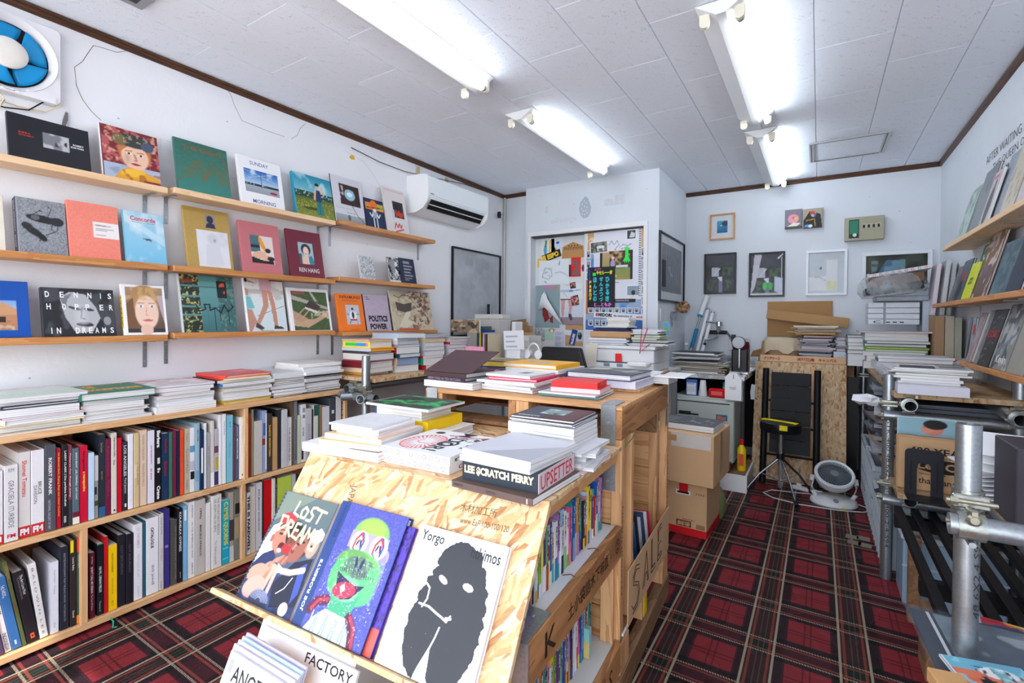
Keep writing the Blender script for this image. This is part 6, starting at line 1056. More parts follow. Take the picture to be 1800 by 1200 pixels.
sq=sheet('squid_cutout','bright green paper squid hanging on the photo',(1095,432,1109,463),Y2-.012,None,(50,220,80),'cutout',poly=[(.5,1),(.85,.78),(.68,.76),(.72,.38),(1,.1),(.8,.14),(.74,.0),(.6,.2),(.5,.0),(.42,.2),(.25,.0),(.22,.16),(0,.12),(.3,.38),(.32,.76),(.15,.78)],group=G,t=.003)
bp=sheet('poster','black chalk-lettered Japanese poster in turquoise, yellow and pink',(1033,469,1081,540),Y2-.010,None,(30,32,36),'poster',group=G,texts=[('ほんとの',.24,.16,.38,.80,(40,180,190))][:0])
w_=.246; h_=.355
def vt(s,x,y0,y1,c,wd=.12):
    n=len(s); d=(y1-y0)/n
    for i,ch in enumerate(s): text(ch,bp,Matrix.Translation((0,0,.002)),x*w_,(y1-(i+1)*d+.01)*h_,(x+wd)*w_,(y1-i*d-.01)*h_,mat(c,.6),.05)
vt('ひかるき',.70,.14,.78,(46,186,200),.15); vt('ぜんぶつづ',.46,.14,.78,(46,186,200),.15); vt('ほんとの',.22,.14,.78,(46,186,200),.15); vt('絵本原画展',.06,.16,.70,(236,206,40),.10)
text('やせルー一郎',bp,Matrix.Translation((0,0,.002)),.34*w_,.82*h_,.96*w_,.93*h_,mat((206,226,50),.6),.04); text('に薬',bp,Matrix.Translation((0,0,.002)),.28*w_,.93*h_,.52*w_,.99*h_,mat((226,90,190),.6),.04); text('と…ともか',bp,Matrix.Translation((0,0,.002)),.26*w_,.02*h_,.94*w_,.12*h_,mat((226,120,206),.6),.04)
MB().box(.20*w_,.80*h_,.0012,.32*w_,.88*h_,.002).obj('green_square',mat((60,206,70),.6),bp); MB().box(.05*w_,.3*h_,.0012,.10*w_,.97*h_,.0018).obj('blue_strip',mat((30,70,160),.6),bp)
sheet('photo','photo of a dark figure by a grey wall',(1101,501,1125,520),Y2-.008,(lambda a:a.re(.08,.08,.92,.92,(130,150,166)).el(.52,.3,.16,.25,(40,34,40)).el(.75,.6,.05,.05,(226,160,60)))(A(26,22,(230,230,232))),cat='photo',group=G)
sheet('strip','black strip with white lettering beside the Japanese poster',(1081,525,1117,531),Y2-.007,None,(40,38,42),'strip',texts=[('INTERNATIONAL FESTIVAL',.05,.3,.7,.7,(210,210,214),.02)],group=G)
sheet('strip','white banner strip reading MIDORI',(1044,550,1136,560),Y2-.012,(lambda a:a.el(.05,.5,.03,.35,(206,70,80)))(A(60,12,(226,228,232))),cat='strip',rot=-3,texts=[('M!DOR!',.09,.2,.36,.85,(40,42,50),.06),('the construction of',.39,.3,.74,.75,(70,72,80),.03),('exhibit',.82,.3,.97,.7,(206,60,70),.03)],group=G)
for i,(x0,y0,x1,y1) in enumerate(((1127,434,1135,451),(1128,456,1138,475),(1128,478,1138,494),(1127,501,1138,518),(1127,520,1138,538),(1127,542,1138,556))): sheet('polaroid','small monochrome polaroid, %s down the right-hand column of the door'%nth(i),(x0,y0,x1,y1),Y2-.006,face_bw(i),cat='photo',group='polaroids on the closet door')
for i in range(8): sheet('polaroid','small monochrome polaroid in the row over the banner, %s from its end'%nth(i),(1034+i*11.5,540.5,1043+i*11.5,549.5),Y2-.005,face_bw(i+9),cat='photo',group='polaroids on the closet door')
for i,(x0,y0) in enumerate(((1030.5,440),(1030.5,458),(1030.5,478))): sheet('polaroid','small monochrome polaroid at the near door edge, %s from the top'%nth(i),(x0,y0,x0+8,y0+14),Y2-.005,face_bw(i+30),cat='photo',group='polaroids on the closet door')
for i in range(6): sheet('polaroid','small monochrome polaroid below the banner strip, %s from its end'%nth(i),(1034+i*11.5,562,1043+i*11.5,572),Y2-.005,face_bw(i+20),cat='photo',group='polaroids on the closet door')
# faint grey words and a grey dotted stone shape above the doors
GL=mat((206,208,214),.7)
for s,x0,y0,x1,y1 in(('s',958,362,964,375),('shop',968,378,1014,396),('all',1061,341,1098,363)):
    a_=P(x0,y1,'y',4.1);b_=P(x1,y0,'y',4.1); t_=text(s,None,frame((a_.x,4.0985,a_.z),(1,0,0),(0,0,1),(0,-1,0)),0,0,b_.x-a_.x,b_.z-a_.z,GL,.05,name='faint_lettering'); tag(t_,'faint grey word "%s" above the closet doors'%s,'lettering')
o=sheet('seed_shape','grey seed shape with pale dots over the closet doors',(1018,345,1039,384),4.1,(lambda a:a)(A(4,4,(176,184,196)))if 0 else None,(172,180,192),'cutout',poly=[(.5,1),(.75,.9),(.85,.7),(1,.5),(.95,.25),(.75,.05),(.4,.0),(.15,.15),(.0,.45),(.1,.75),(.3,.88)],t=.002)
for k,(x,q) in enumerate(((.5,.8),(.3,.66),(.66,.7),(.5,.55),(.25,.45),(.75,.5),(.4,.35),(.62,.36),(.3,.22),(.55,.18),(.75,.25))): MB().cyl((x*.105,q*.20,.002),(x*.105,q*.20,.003),.0062,8).obj('dot',mat((214,218,226),.6),o)
# ---------------- framed pictures ----------------
def picture(label,M,w,h,fc,art,fw=.02,mat_=0,fd=.022,glassy=True,name='framed_picture',mc=(226,228,232)):
    o=thing(name,uniq(label),'picture frame',M); fm=mat(fc,.35,.06,20,key='frame_lacquer')
    for a,b in(((0,0,0),(w,fw,fd)),((0,h-fw,0),(w,h,fd)),((0,fw,0),(fw,h-fw,fd)),((w-fw,fw,0),(w,h-fw,fd))): MB().bev(*a,*b,.002).obj('frame_rail',fm,o)
    MB().box(fw,fw,.002,w-fw,h-fw,.006).obj('mount',mat(mc,.6),o)
    if art is not None: link('picture',art.mesh('picture',w-2*fw-2*mat_,h-2*fw-2*mat_),o,Matrix.Translation((fw+mat_,fw+mat_,.0068)))
    if glassy: MB().box(fw,fw,.010,w-fw,h-fw,.012).obj('glazing',glass((60,64,70),.05,.03,'frame_glazing'),o)
    return o
def onback(px,dy=.0): # left,top,right,bottom pixels on the back wall plane
    x0,y0,x1,y1=px; a=P(x0,y1,'y',YB-.02); b=P(x1,y0,'y',YB-.02); return frame((a.x,YB-.001,a.z),(1,0,0),(0,0,1),(0,-1,0)),b.x-a.x,b.z-a.z
def art_reflection(seed=1,cur=False):  # dark print with the glazing's window reflections painted into its colours
    a=A(46,56,(40,42,50),seed); a.gr((46,48,56),(66,68,78),.55,1); a.re(0,.55,1,.68,(30,32,38)); a.re(.22,.42,.45,.66,(190,196,210)); a.nz(10,(60,96,62),.35,.5,.9,(.58,.45,.95,.66)); a.nz(12,(70,100,74),.45,.6,.9,(.05,.05,.42,.36)); a.nz(12,(70,100,74),.45,.6,.9,(.66,.05,.95,.34)); a.re(.46,.0,.58,.42,(120,122,150)); a.po([(.4,.42),(.5,.32),(.56,.3),(.56,.4)],(230,232,236)); a.ln([(.3,.46),(.5,.64)],.012,(230,230,236))
    if cur: a.po([(0,0),(.12,1),(.36,1),(.14,.2)],(206,204,214)); a.el(.45,.22,.07,.10,(70,200,90)); a.el(.62,.22,.07,.1,(50,190,80)); a.po([(.75,.1),(.75,.45),(1,.4),(1,.0)],(206,216,236)); a.ln([(0,.03),(1,.03)],.03,(226,228,232)); a.ln([(.85,.88),(.98,.97)],.02,(240,240,244)); a.ln([(.95,.05),(.96,.9)],.012,(220,220,226))
    return a
M_,w,h=onback((1247,373,1292,422.5)); picture('small pale wooden frame around a blue photograph',M_,w,h,(196,146,94),(lambda a:a.gr((20,100,150),(80,180,220),0,1).el(.8,.75,.35,.22,(70,66,90)).el(.4,.6,.08,.05,(240,240,240)))(A(16,22)),.014,.052)
M_,w,h=onback((1237,443,1294.5,517)); picture('black framed dark print with a garden window reflection painted in, nearest the corner',M_,w,h,(26,28,34),art_reflection(2),.014)
M_,w,h=onback((1315.5,441,1380,522)); picture('black framed print with painted reflections in rumpled plastic beside the garden-window print',M_,w,h,(26,28,34),art_reflection(5,True),.014)
M_,w,h=onback((1416,437,1490,519.5)); picture('white framed pale print hung between black and large white frames',M_,w,h,(232,236,240),(lambda a:a.re(.5,.05,.8,.8,(232,236,240)).re(.52,.08,.78,.3,(236,232,150),.6).el(.35,.62,.03,.03,(50,60,90)).re(0,.05,.5,.4,(236,238,242)).ln([(0,.42),(.3,.4),(.5,.3)],.01,(180,190,200)))(A(40,46,(210,218,226))),.02,mc=(214,220,228))
M_,w,h=onback((1514,437.5,1640,508)); picture('large white framed photo of a blue tent behind the wrapped packages',M_,w,h,(222,226,230),(lambda a:a.nz(5,(70,80,62),.4,.6,.9).po([(.02,.35),(.2,.4),(.35,.85),(.55,.8),(.68,.45),(.9,.3),(1,0),(0,0)],(70,110,134)).nz(8,(130,170,190),.55,.65,.7,(.1,.1,.65,.85)).ln([(.04,.35),(.2,.12),(.4,.05)],.03,(232,236,240)).re(0,0,.6,.15,(34,48,66),.8))(A(80,48,(40,46,42),3)),.03)
for px,lb_,ar in(((1379.5,367,1410,403),'small square canvas of a pink figure on grey',(lambda a:a.el(.5,.5,.34,.26,(226,150,170)).nz(7,(206,110,90),.6,.65,.9,(.2,.6,.8,.9)).el(.5,.55,.05,.06,(190,60,60)).el(.66,.52,.08,.08,(240,200,60)).po([(.1,.1),(.5,.3),(.95,.25),(.5,.0)],(232,226,200)).re(0,0,1,.12,(60,60,70)))(A(30,32,(116,112,124)))),
    ((1410.5,365,1446,402),'small square canvas of a black figure on tan',(lambda a:a.po([(.05,.4),(.35,.85),(.9,.7),(1,0),(.05,0)],(30,26,30)).el(.55,.7,.14,.14,(206,180,160)).el(.5,.78,.14,.1,(200,60,40)).el(.62,.66,.06,.1,(40,110,180)).ln([(.2,.4),(.6,.45),(.65,.1)],.02,(190,150,50)).el(.25,.12,.16,.08,(60,140,206)).el(.4,.1,.12,.08,(232,232,236)).el(.08,.04,.05,.03,(206,80,50)))(A(32,32,(160,150,132))))):
    M_,w,h=onback(px); o=MB().bev(0,0,0,w,h,.03,.002).obj('canvas',mat((150,146,140),.6),None,M_); tag(o,lb_,'painting'); link('painted_face',ar.mesh('painted_face',w,h),o,Matrix.Translation((0,0,.0305)))
# meter box
M_,w,h=onback((1484,379,1554,425)); mbx=thing('meter_box','olive-beige electric meter box with a green window and four switches','meter box',M_); MG_=mat((160,156,134),.5,.06,10,key='olive_plastic')
MB().bev(0,0,0,w,h,.06,.004).obj('case',MG_,mbx); MB().box(.03,.02,.0602,.10,h-.02,.062).obj('window_recess',mat((40,44,44),.4),mbx); MB().box(.036,.055,.062,.094,h-.028,.064).obj('meter_face',mat((36,120,92),.3),mbx); MB().cyl((.07,.045,.062),(.07,.045,.072),.014,16).obj('dial',mat((206,226,220),.3),mbx,smooth=True)
for k in range(4):
    x=.125+k*.033; MB().prism([(0,0),(.016,0),(.016,.02),(.012,.027),(.004,.027),(0,.02)],.0602,.062,T(x,.10,0)).obj('switch_slot',MBK,mbx)
MB().box(.115,.075,.0602,.25,.078,.0615).obj('ledge_line',mat((176,160,110),.5),mbx); MB().box(.12,.098,.0602,.25,.135,.0607).obj('switch_plate',mat((176,172,150),.5),mbx)
# large framed sheets on the left wall and closet side
M_=frame((XL+.001,3.35,1.10),(0,1,0),(0,0,1),(1,0,0)); picture('tall black framed silver sheet standing on the left wall past the air conditioner',M_,.77,.80,(20,20,24),(lambda a:a.nz(4,(186,190,196),.3,.7,.8).nz(7,(160,164,170),.62,.7,.4))(A(60,60,(204,208,214))),.014,mc=(206,210,214))
M_=frame((-1.144,4.09,1.425),(0,1,0),(0,0,1),(1,0,0)); picture('black framed grey print on the closet side wall',M_,.86,.585,(24,30,40),(lambda a:[a.ln([(x,.9-.2*a.r.rand()),(x+.01,.15)],.004,(170,172,178)) for x in np.linspace(.1,.95,18)] and a.re(.0,.1,.20,.66,(40,38,52)).nz(10,(196,198,206),.6,.66,.6,(.3,.35,.6,.55)))(A(70,60,(128,132,138))),.014,.07,mc=(222,224,230))
o=MB().bev(0,0,0,.03,.11,.01,.002).obj('entry_handset',mat((222,220,214),.5),None,frame((-1.144,4.15,1.25),(0,1,0),(0,0,1),(1,0,0))); tag(o,'slim white switch plate under the framed grey print','switch')
# ---------------- desk along the left wall with piles ----------------
D=thing('scaffold_desk','board desk on galvanised pipes along the left wall','desk'); MB().bev(-2.745,1.99,.872,-2.215,4.08,.895,.002).obj('desk_board',osb('osb_desk',.72,.3),D)
ST=steel()
def clamp(p,par,ax='x'):
    p=Vector(p); mb=MB().pipe(p-Vector((0,0,.022)),p+Vector((0,0,.022)),.0305,.0245,16); c=mb.obj('pipe_clamp',steel((180,184,178),.24,'zinc_clamp'),par,smooth=True)
    MB().cyl(p+Vector((-.045,-.036,.0)),p+Vector((.045,-.036,0)),.0055,8).obj('bolt',steel((178,172,154),.3,'yellow_zinc'),c,smooth=True); MB().cyl(p+Vector((-.038,-.036,0)),p+Vector((-.024,-.036,0)),.011,6).obj('nut',steel((178,172,154),.3,'yellow_zinc'),c); MB().bev(p.x-.034,p.y-.034,p.z-.016,p.x+.034,p.y-.026,p.z+.016,.003).obj('clamp_jaw',steel((180,184,178),.24,'zinc_clamp'),c)
def ringc(p,d,par): 
    p=Vector(p);d=Vector(d).normalized(); c=MB().pipe(p-d*.024,p+d*.024,.031,.0245,18).obj('pipe_clamp',steel((180,184,178),.24,'zinc_clamp'),par,smooth=True); u=d.cross(Vector((0,0,1))).normalized(); 
    MB().cyl(p+Vector((0,0,.036))-u*.02,p+Vector((0,0,.036))+u*.02,.006,8).obj('bolt',steel((178,172,154),.3,'yellow_zinc'),c,smooth=True); MB().cyl(p+Vector((0,0,-.036))-u*.022,p+Vector((0,0,-.036))+u*.022,.007,8).obj('hinge_pin',ST,c,smooth=True); MB().cyl(p+u*.028+Vector((0,0,.03)),p+u*.028+Vector((0,0,.044)),.010,6).obj('nut',steel((178,172,154),.3,'yellow_zinc'),c)
def pipe(p0,p1,par,open_=True):
    return MB().pipe(p0,p1,.0243,.0218,20).obj('pipe',ST,par,smooth=50)
pipe((-2.235,1.945,0),(-2.235,1.945,1.035),D); pipe((-2.235,4.0,0),(-2.235,4.0,.87),D); pipe((-2.72,1.995,0),(-2.72,1.995,.87),D); pipe((-2.30,1.86,.845),(-2.30,4.1,.845),D); pipe((-2.40,1.90,.80),(-2.10,1.90,.80),D)
clamp((-2.235,1.945,.845),D); clamp((-2.235,1.945,.79),D); ringc((-2.30,1.90,.845),(0,1,0),D); ringc((-2.16,1.90,.80),(1,0,0),D)
# short open stubs seen at the desk corner
pipe((-2.325,1.84,.80),(-2.26,1.94,.80),D); pipe((-2.16,1.84,.80),(-2.20,1.94,.80),D)
stack(-2.46,2.16,.896,92,'desk pile behind the near pipe',[('tan paperback',.022,(200,140,60),dict(dx=-.03)),('cream paperback with dark edge',.030,(226,200,176)),('buff thick paperback',.05,(214,190,170),dict(spc=(120,30,40))),('red-edged book',.006,(140,40,60)),('ivory thick book',.045,(222,214,206)),('black book',.018,(58,58,66),dict(h=.24)),('orange book with a comb spine',.024,(236,160,50),dict(h=.27,spc=(200,204,210),pc=(236,160,50))),
('yellow banded book',.045,(250,222,70),dict(h=.24,spine=[('#',.1,.5,.25,.8,(60,200,80)),('#',.5,.85,.25,.8,(60,150,220)),('#',.85,.93,.25,.8,(240,120,180))])),('kraft-coloured book',.016,(206,170,150))],wh=(.21,.25),tf=.87)
stack(-2.45,2.40,.896,88,'desk pile topped by a pale blue book',[('cream thick book',.06,(222,214,204)),('marbled blue book',.06,(120,140,180),dict(pc=(140,156,190),spc=(226,180,150))),('dark teal hardback',.035,(30,80,84)),('white hardback with red spine',.05,(206,206,212),dict(spc=(200,40,50))),('grey book',.025,GY),('grey-white book',.03,LG),('pale book',.025,GW),('pale blue book',.034,(186,206,226),dict(h=.30,r=-6))],wh=(.21,.24),tf=.80)
stack(-2.45,2.65,.896,91,'desk pile under black lettering',[('cream box with red foot',.04,(222,210,200),dict(spc=(190,30,50))),('ivory book with green spine',.055,(226,222,214),dict(spc=(40,170,120))),('crimson-edged book',.02,(206,40,60)),('violet-grey book',.045,(190,190,206)),('grey-white book',.035,LG),('pale grey book',.035,(206,208,216)),('kraft-cover book',.022,(220,196,150),dict(pc=(220,196,150))),('cream-edged book',.015,(226,206,190)),('grey book with a black lettered spine',.034,(60,60,74),dict(pc=(180,180,186),h=.27,hard=False,spine=[('WHATEVER IT IS',.1,.7,.2,.8,(220,220,230),.03),('#',.75,1,0,1,(230,230,232))]))],wh=(.22,.25),tf=.83)
stack(-2.44,2.92,.896,89,'desk pile beside the green-backed folio',[('ivory book',.04,(226,220,214)),('grey book',.04,GY),('violet-grey book',.04,(176,178,196)),('white book with lettered edge',.035,(206,206,214)),('grey-white book',.03,(196,196,204)),('red-spined book',.02,(206,206,210),dict(spc=(210,40,50))),('pinkish grey book',.03,(206,196,200)),('grey flat folio',.01,(170,168,164),dict(h=.28))],wh=(.22,.25),tf=.9)
book('upright brown patterned folio on top of the far desk piles',frame((-2.50,3.06,1.15),(1,0,0),(0,0,1),(0,-1,0)),.28,.10,.02,(130,112,96),False,None,(lambda a:a.nz(6,(60,50,50),.5,.6,.9).nz(8,(190,170,130),.6,.65,.9))(A(40,20,(130,112,96))),name='folio')
for i,(c,h,t,d) in enumerate((((60,90,96),.30,.022,'tall grey-green'),((240,196,30),.26,.014,'yellow'),((40,60,130),.27,.012,'navy and white'),((196,200,206),.25,.014,'pale grey'),((120,90,66),.24,.012,'brown marbled'),((90,50,40),.24,.012,'dark brown'),((206,190,160),.24,.010,'cream'))):
    M_=frame((-2.36+sum((.026,.018,.016,.018,.016,.014,.012)[:i]),3.20,.896),(0,1,0),(0,0,1),(1,0,0)); book('%s spine standing upright on the desk past the piles'%d,M_,.18,h,t,c,True,name='upright_book',group='books upright on the desk')
# ---------------- office corner before the closet ----------------
DK=thing('work_desk','white work desk crowded with papers in front of the closet doors','desk',T(-2.2,3.22,0)); MB().bev(0,0,.86,1.27,.78,.885,.002).obj('desk_top',mat((206,204,200),.5),DK)
for x in(.02,1.21):
    for y in(.02,.72): MB().bev(x,y,0,x+.04,y+.04,.86,.002).obj('leg',mat((120,122,126),.4),DK)
MB().bev(.03,.74,.3,1.24,.755,.8,.001).obj('modesty_panel',mat((170,170,172),.5),DK)
bxm=mat((206,202,196),.6,.05,key='grey_card')
for i in range(4): tag(MB().bev(0,0,0,.23,.20,.045,.002).obj('storage_box',bxm,None,T(-2.19,3.36,.94+i*.046)),'flat grey archive box, %s of its stack behind the standing card'%ORD[3-i],'box','grey archive boxes')
tag(MB().bev(0,0,0,.24,.22,.05,.002).obj('tray',mat((222,224,230),.4),None,T(-2.20,3.36,.888)),'white paper tray under the grey archive boxes','tray')
sheet('photo_card','black card with a pale antler shape propped on the wall',(824,534,862,566),3.9,(lambda a:a.ln([(.45,.1),(.5,.4),(.42,.6)],.02,(190,192,198)).ln([(.5,.3),(.62,.7),(.7,.95)],.018,(190,192,198)))(A(30,30,(40,40,46))),cat='card'); sheet('card','white card with a small dark photo behind the archive boxes',(822,566,861,580),3.7,(lambda a:a.re(.6,.2,.75,.8,(40,50,70)))(A(30,14,(222,224,232))),cat='card')
tag(MB().bev(0,0,0,.30,.12,.04,.002).obj('box_lid',bxm,None,T(-2.62,3.52,1.26)),'long grey box lying high on the desk clutter','box'); tag(MB().bev(0,0,0,.34,.2,.36,.003).obj('carton',mat((196,192,188),.7),None,T(-2.66,3.46,.897)),'grey carton supporting the long grey box','box')
tag(MB().bev(0,0,0,.04,.12,.34,.002).obj('white_binder',mat((226,228,230),.5),None,T(-2.29,3.62,.897)),'white binder standing beside the black antler card','binder')
kb=thing('cardboard_box','open brown cardboard box in the corner before the closet','box',T(-2.66,3.78,.896)); 
for a,b in(((0,0,0),(.36,.006,.24)),((0,.24,0),(.36,.246,.30)),((0,.006,0),(.006,.24,.24)),((.354,.006,0),(.36,.24,.24)),((0,0,-.0),(.36,.246,.004))): MB().box(*a,*b).obj('box_wall',CB,kb)
for px,l in(((883,560,928,605),'large brown cardboard flap standing behind the note card'),): sheet('cardboard_flap',l,px,3.95,None,(156,118,76),'cardboard',poly=[(0,0),(1,0),(.93,1),(0,.86)],t=.006)
sheet('cardboard_flap','folded brown carton side in the corner by the door frame',(904,566,928,600),3.93,None,(176,136,92),'cardboard',t=.006)
nc=thing('note_card','white folded card with pencil writing standing among the books','card',T(0,0,0)); 
s_=sheet('tent_card','white folded card with faint pencil writing standing up',(886,581,921,614),3.02,lines(30,34,(226,228,234),3,(150,152,160)),cat='card',rot=3); bpy.data.objects.remove(nc)
tag(MB().box(0,0,0,.12,.02,.10).obj('card_stand',mat((226,228,234),.6),None,T(-1.96,3.03,.96)),'white wedge behind the pencilled card','stand')
pa=P(813,608,'y',3.0); pk=MB().prism([(0,0),(.20,0),(.20,pa.z-.896),(.03,pa.z-.896),(.03,pa.z-.956),(0,pa.z-.956)],0,.02,frame((pa.x,3.02,.896),(1,0,0),(0,0,1),(0,-1,0))).obj('pink_pad',mat((240,160,190),.6),None); tag(pk,'pink card divider with a stepped edge behind the brown book','card')
hp=thing('headphones','white headphones lying on the work desk','headphones',T(-1.78,3.12,.95)); MB().tube([(.05*math.cos(a),0,.06+.07*math.sin(a)) for a in np.linspace(0,PI,10)],.006,8).obj('headband',MWH,hp,smooth=True)
for s in(-1,1): MB().cyl((s*.05,-.02,.05),(s*.05,.02,.05),.032,14).obj('ear_cup',MWH,hp,smooth=True)
ch=thing('office_chair','black office chair back between the desk and printer','chair',T(-1.55,3.15,0)); MB().prism([(-.16,0),(.16,0),(.2,.2),(.15,.36),(-.15,.36),(-.2,.2)],0,.05,frame((0,0,.70),(1,0,0),(0,0,1),(0,-1,0))).obj('backrest',MBK,ch,bevel=.012); MB().bev(-.22,-.45,.42,.22,-.02,.49,.02).obj('seat',MBK,ch); MB().cyl((0,-.22,.06),(0,-.22,.42),.025,12).obj('gas_lift',ST,ch,smooth=True)
for k in range(5): a=2*PI*k/5; MB().cyl((0,-.22,.08),(.24*math.cos(a),-.22+.24*math.sin(a),.03),.015,8).obj('base_arm',MBK,ch)
# printer
PR=thing('printer','white office printer with a red tag under piles of paper','printer',T(-1.50,3.42,.887)); MPR=mat((226,227,230),.35,.02,key='printer_plastic')
MB().bev(0,0,0,.52,.42,.06,.006).obj('paper_tray',MPR,PR); MB().bev(.0,.01,.062,.52,.42,.155,.006).obj('body',MPR,PR); MB().bev(0,.0,.158,.53,.42,.182,.005).obj('scanner_lid',MPR,PR); MB().box(.05,-.001,.058,.50,.005,.063).obj('tray_gap',MBK,PR)
for x in(.15,.25): MB().box(x,-.002,.028,x+.045,.004,.052).obj('tray_grip',mat((120,134,150),.4),PR)
MB().prism([(0,0),(.05,.0),(.045,.062),(0,.06)],-.006,-.004,frame((.24,0,.065),(1,0,0),(0,0,1),(0,-1,0))@Matrix.Scale(-1,4,(0,0,1))).obj('red_tag',mat((226,30,30),.5),PR); MB().prism([(0,0),(.09,.0),(.1,.16),(.0,.15)],-.004,-.002,frame((.0,0,.03),(1,0,0),(0,0,1),(0,-1,0))@Matrix.Scale(-1,4,(0,0,1))).obj('cloth_tag',mat((222,214,200),.7),PR)
MB().bev(.36,-.10,.045,.50,0,.075,.008).obj('tape_dispenser',mat((232,232,234),.4),PR)
tag(MB().tube([(-1.06,3.40,1.20),(-1.065,3.39,1.10),(-1.07,3.39,1.02)],.003,6).tube([(-1.02,3.40,1.20),(-1.04,3.38,1.12),(-1.07,3.385,1.03),(-1.0,3.39,1.09)],.004,6).obj('red_strap',mat((200,40,80),.5),smooth=True),'thin crimson straps hanging over the printer front','strap')
def papers(x,y,z,w,d,n,t,label,cat,cols,seed,jit=.012,rot=3,group=None,name='paper_stack'):
    o=thing(name,uniq(label),cat,T(x,y,z,0),group); rd=random.Random(seed); zz=0
    for i in range(n):
        tt=t*rd.uniform(.5,1.6); ww=w*rd.uniform(.8,1);dd=d*rd.uniform(.85,1); mb=MB().box(-ww/2,-dd/2,0,ww/2,dd/2,tt*.92); mb.obj('sheaf',mat(cols[rd.randrange(len(cols))],.65,.08,40),o,T(rd.uniform(-jit,jit),rd.uniform(-jit,jit),zz,R(rd.uniform(-rot,rot)))); zz+=tt
    return o,z+zz
WHT=[(226,227,232),(206,208,214),(232,232,234),(186,188,196)]; MIX=[(206,208,214),(150,152,160),(90,92,100),(222,222,226),(60,62,70),(180,170,160),(214,216,222)]
_,z=papers(-1.34,3.60,1.072,.30,.26,5,.010,'loose white papers over the printer lid','papers',WHT,1); tag(MB().prism([(-.16,-.12),(.16,-.12),(.17,.0),(.15,.12),(-.15,.13),(-.17,0)],0,.05,T(-1.33,3.60,z)).obj('paper_bag',mat((192,150,108),.7,.12,12,.5),bevel=.012),'folded brown paper bag parcel on the printer papers','bag'); papers(-1.33,3.60,z+.052,.28,.22,3,.009,'navy and white folders on the brown parcel','folders',[(40,50,90),(210,212,218)],2); papers(-1.30,3.64,z+.085,.20,.16,5,.010,'beige papers heaped at the door foot','papers',[(206,200,190),(222,220,214)],3)
_,z2=papers(-1.04,3.58,1.072,.30,.26,5,.009,'dark-edged magazines over the printer end','magazines',[(206,208,214),(60,62,70),(222,222,226)],4); papers(-1.06,3.58,z2,.22,.22,12,.0065,'thick sheaf of white and green magazines','magazines',[(222,224,230),(214,216,222),(150,166,90)],5)
sheet('calendar_page','turquoise picture page hanging at the closet corner',(1166,566,1176,590),4.09,(lambda a:a.el(.3,.4,.5,.2,(140,170,80)))(A(14,24,(90,170,196))),cat='poster'); sheet('calendar_page','navy picture page under the turquoise one',(1162,598,1176,636),4.09,(lambda a:a.re(0,0,1,.2,(210,212,216)).nz(4,(90,150,190),.5,.6))(A(14,24,(40,60,100))),cat='poster')
# ---------------- sink corner ----------------
SK_=thing('sink_counter','narrow stainless sink counter in the back corner on dark legs','counter',T(-1.13,4.06,0)); SS=steel((196,200,206),.22,'stainless_steel')
MB().bev(0,0,.80,.66,.98,.835,.004).obj('counter_top',SS,SK_); MB().bev(.53,.0,.64,.65,.02,.80,.004).obj('steel_apron',SS,SK_)
MB().bev(.0,.955,.835,.66,.98,.93,.003).obj('splash_back',SS,SK_); MB().bev(.02,.2,.1,.06,.95,.80,.002).obj('side_panel',mat((60,62,66),.6),SK_); MB().bev(.02,.9,.1,.7,.94,.8,.002).obj('back_panel',mat((24,24,26),.8),SK_)
for x in(.03,.63): MB().bev(x,.03,0,x+.025,.055,.80,.002).obj('leg',mat((44,46,50),.4),SK_)
rdm=random.Random(3)
papers(-.82,4.28,.836,.42,.34,16,.006,'ragged pile of newspapers on the sink counter','newspapers',[(196,194,190),(206,204,200),(150,152,156),(222,220,216),(180,160,130)],7,.03,9,name='newspaper_pile'); 
papers(-.84,4.22,.95,.36,.28,9,.006,'upper slipping newspapers with a black magazine','newspapers',[(210,208,204),(60,62,66),(222,222,226),(190,190,190)],8,.03,12,name='newspaper_pile')
tp_=lambda p0,p1,r,m,n,par: MB().cyl(p0,p1,r,14).obj(n,m,par,smooth=True)
pl=thing('mop_pole','white pole with a blue grip leaning in the corner','pole'); tp_((-1.05,4.86,.93),(-1.0,4.93,1.18),.010,SS,'steel_tube',pl); tp_((-1.035,4.88,1.0),(-1.0,4.93,1.18),.018,mat((20,120,170),.4),'blue_grip',pl); tp_((-1.0,4.93,1.18),(-.975,4.965,1.33),.010,SS,'steel_tube',pl); tp_((-.978,4.96,1.31),(-.925,5.02,1.50),.024,mat((226,228,230),.3),'white_cap',pl); tp_((-.98,4.958,1.30),(-.976,4.963,1.315),.026,mat((20,140,190),.4),'blue_collar',pl)
for i,(a,b) in enumerate((((-.985,4.84,.93),(-.915,4.99,1.36)),((-.94,4.84,.93),(-.87,4.99,1.33)))):
    t=thing('fluorescent_tube','spare white fluorescent tube leaning by the tap, %s one'%('first','second')[i],'tube'); tp_(a,b,.016,mat((232,234,238),.25),'glass_tube',t); b=Vector(b);d=(b-Vector(a)).normalized(); tp_(b,b+d*.02,.0165,SS,'end_cap',t); 
tap=thing('wall_tap','chrome and black two-handle mixer tap on the back wall','tap',T(-.83,5.0,1.15)); CH=steel((214,218,222),.12,'chrome')
tp_((-.10,.0,0),(.09,0,0),.019,MBK,'mixer_body',tap); tp_((-.085,0,0),(-.06,0,0),.0195,mat((206,50,44),.4),'hot_mark',tap); tp_((.015,0,0),(.015,-.01,.07),.020,CH,'cartridge',tap); MB().tube([(.015,-.01,.085),(-.03,-.05,.095),(-.08,-.09,.10)],.009,8).obj('lever',CH,tap,smooth=True)
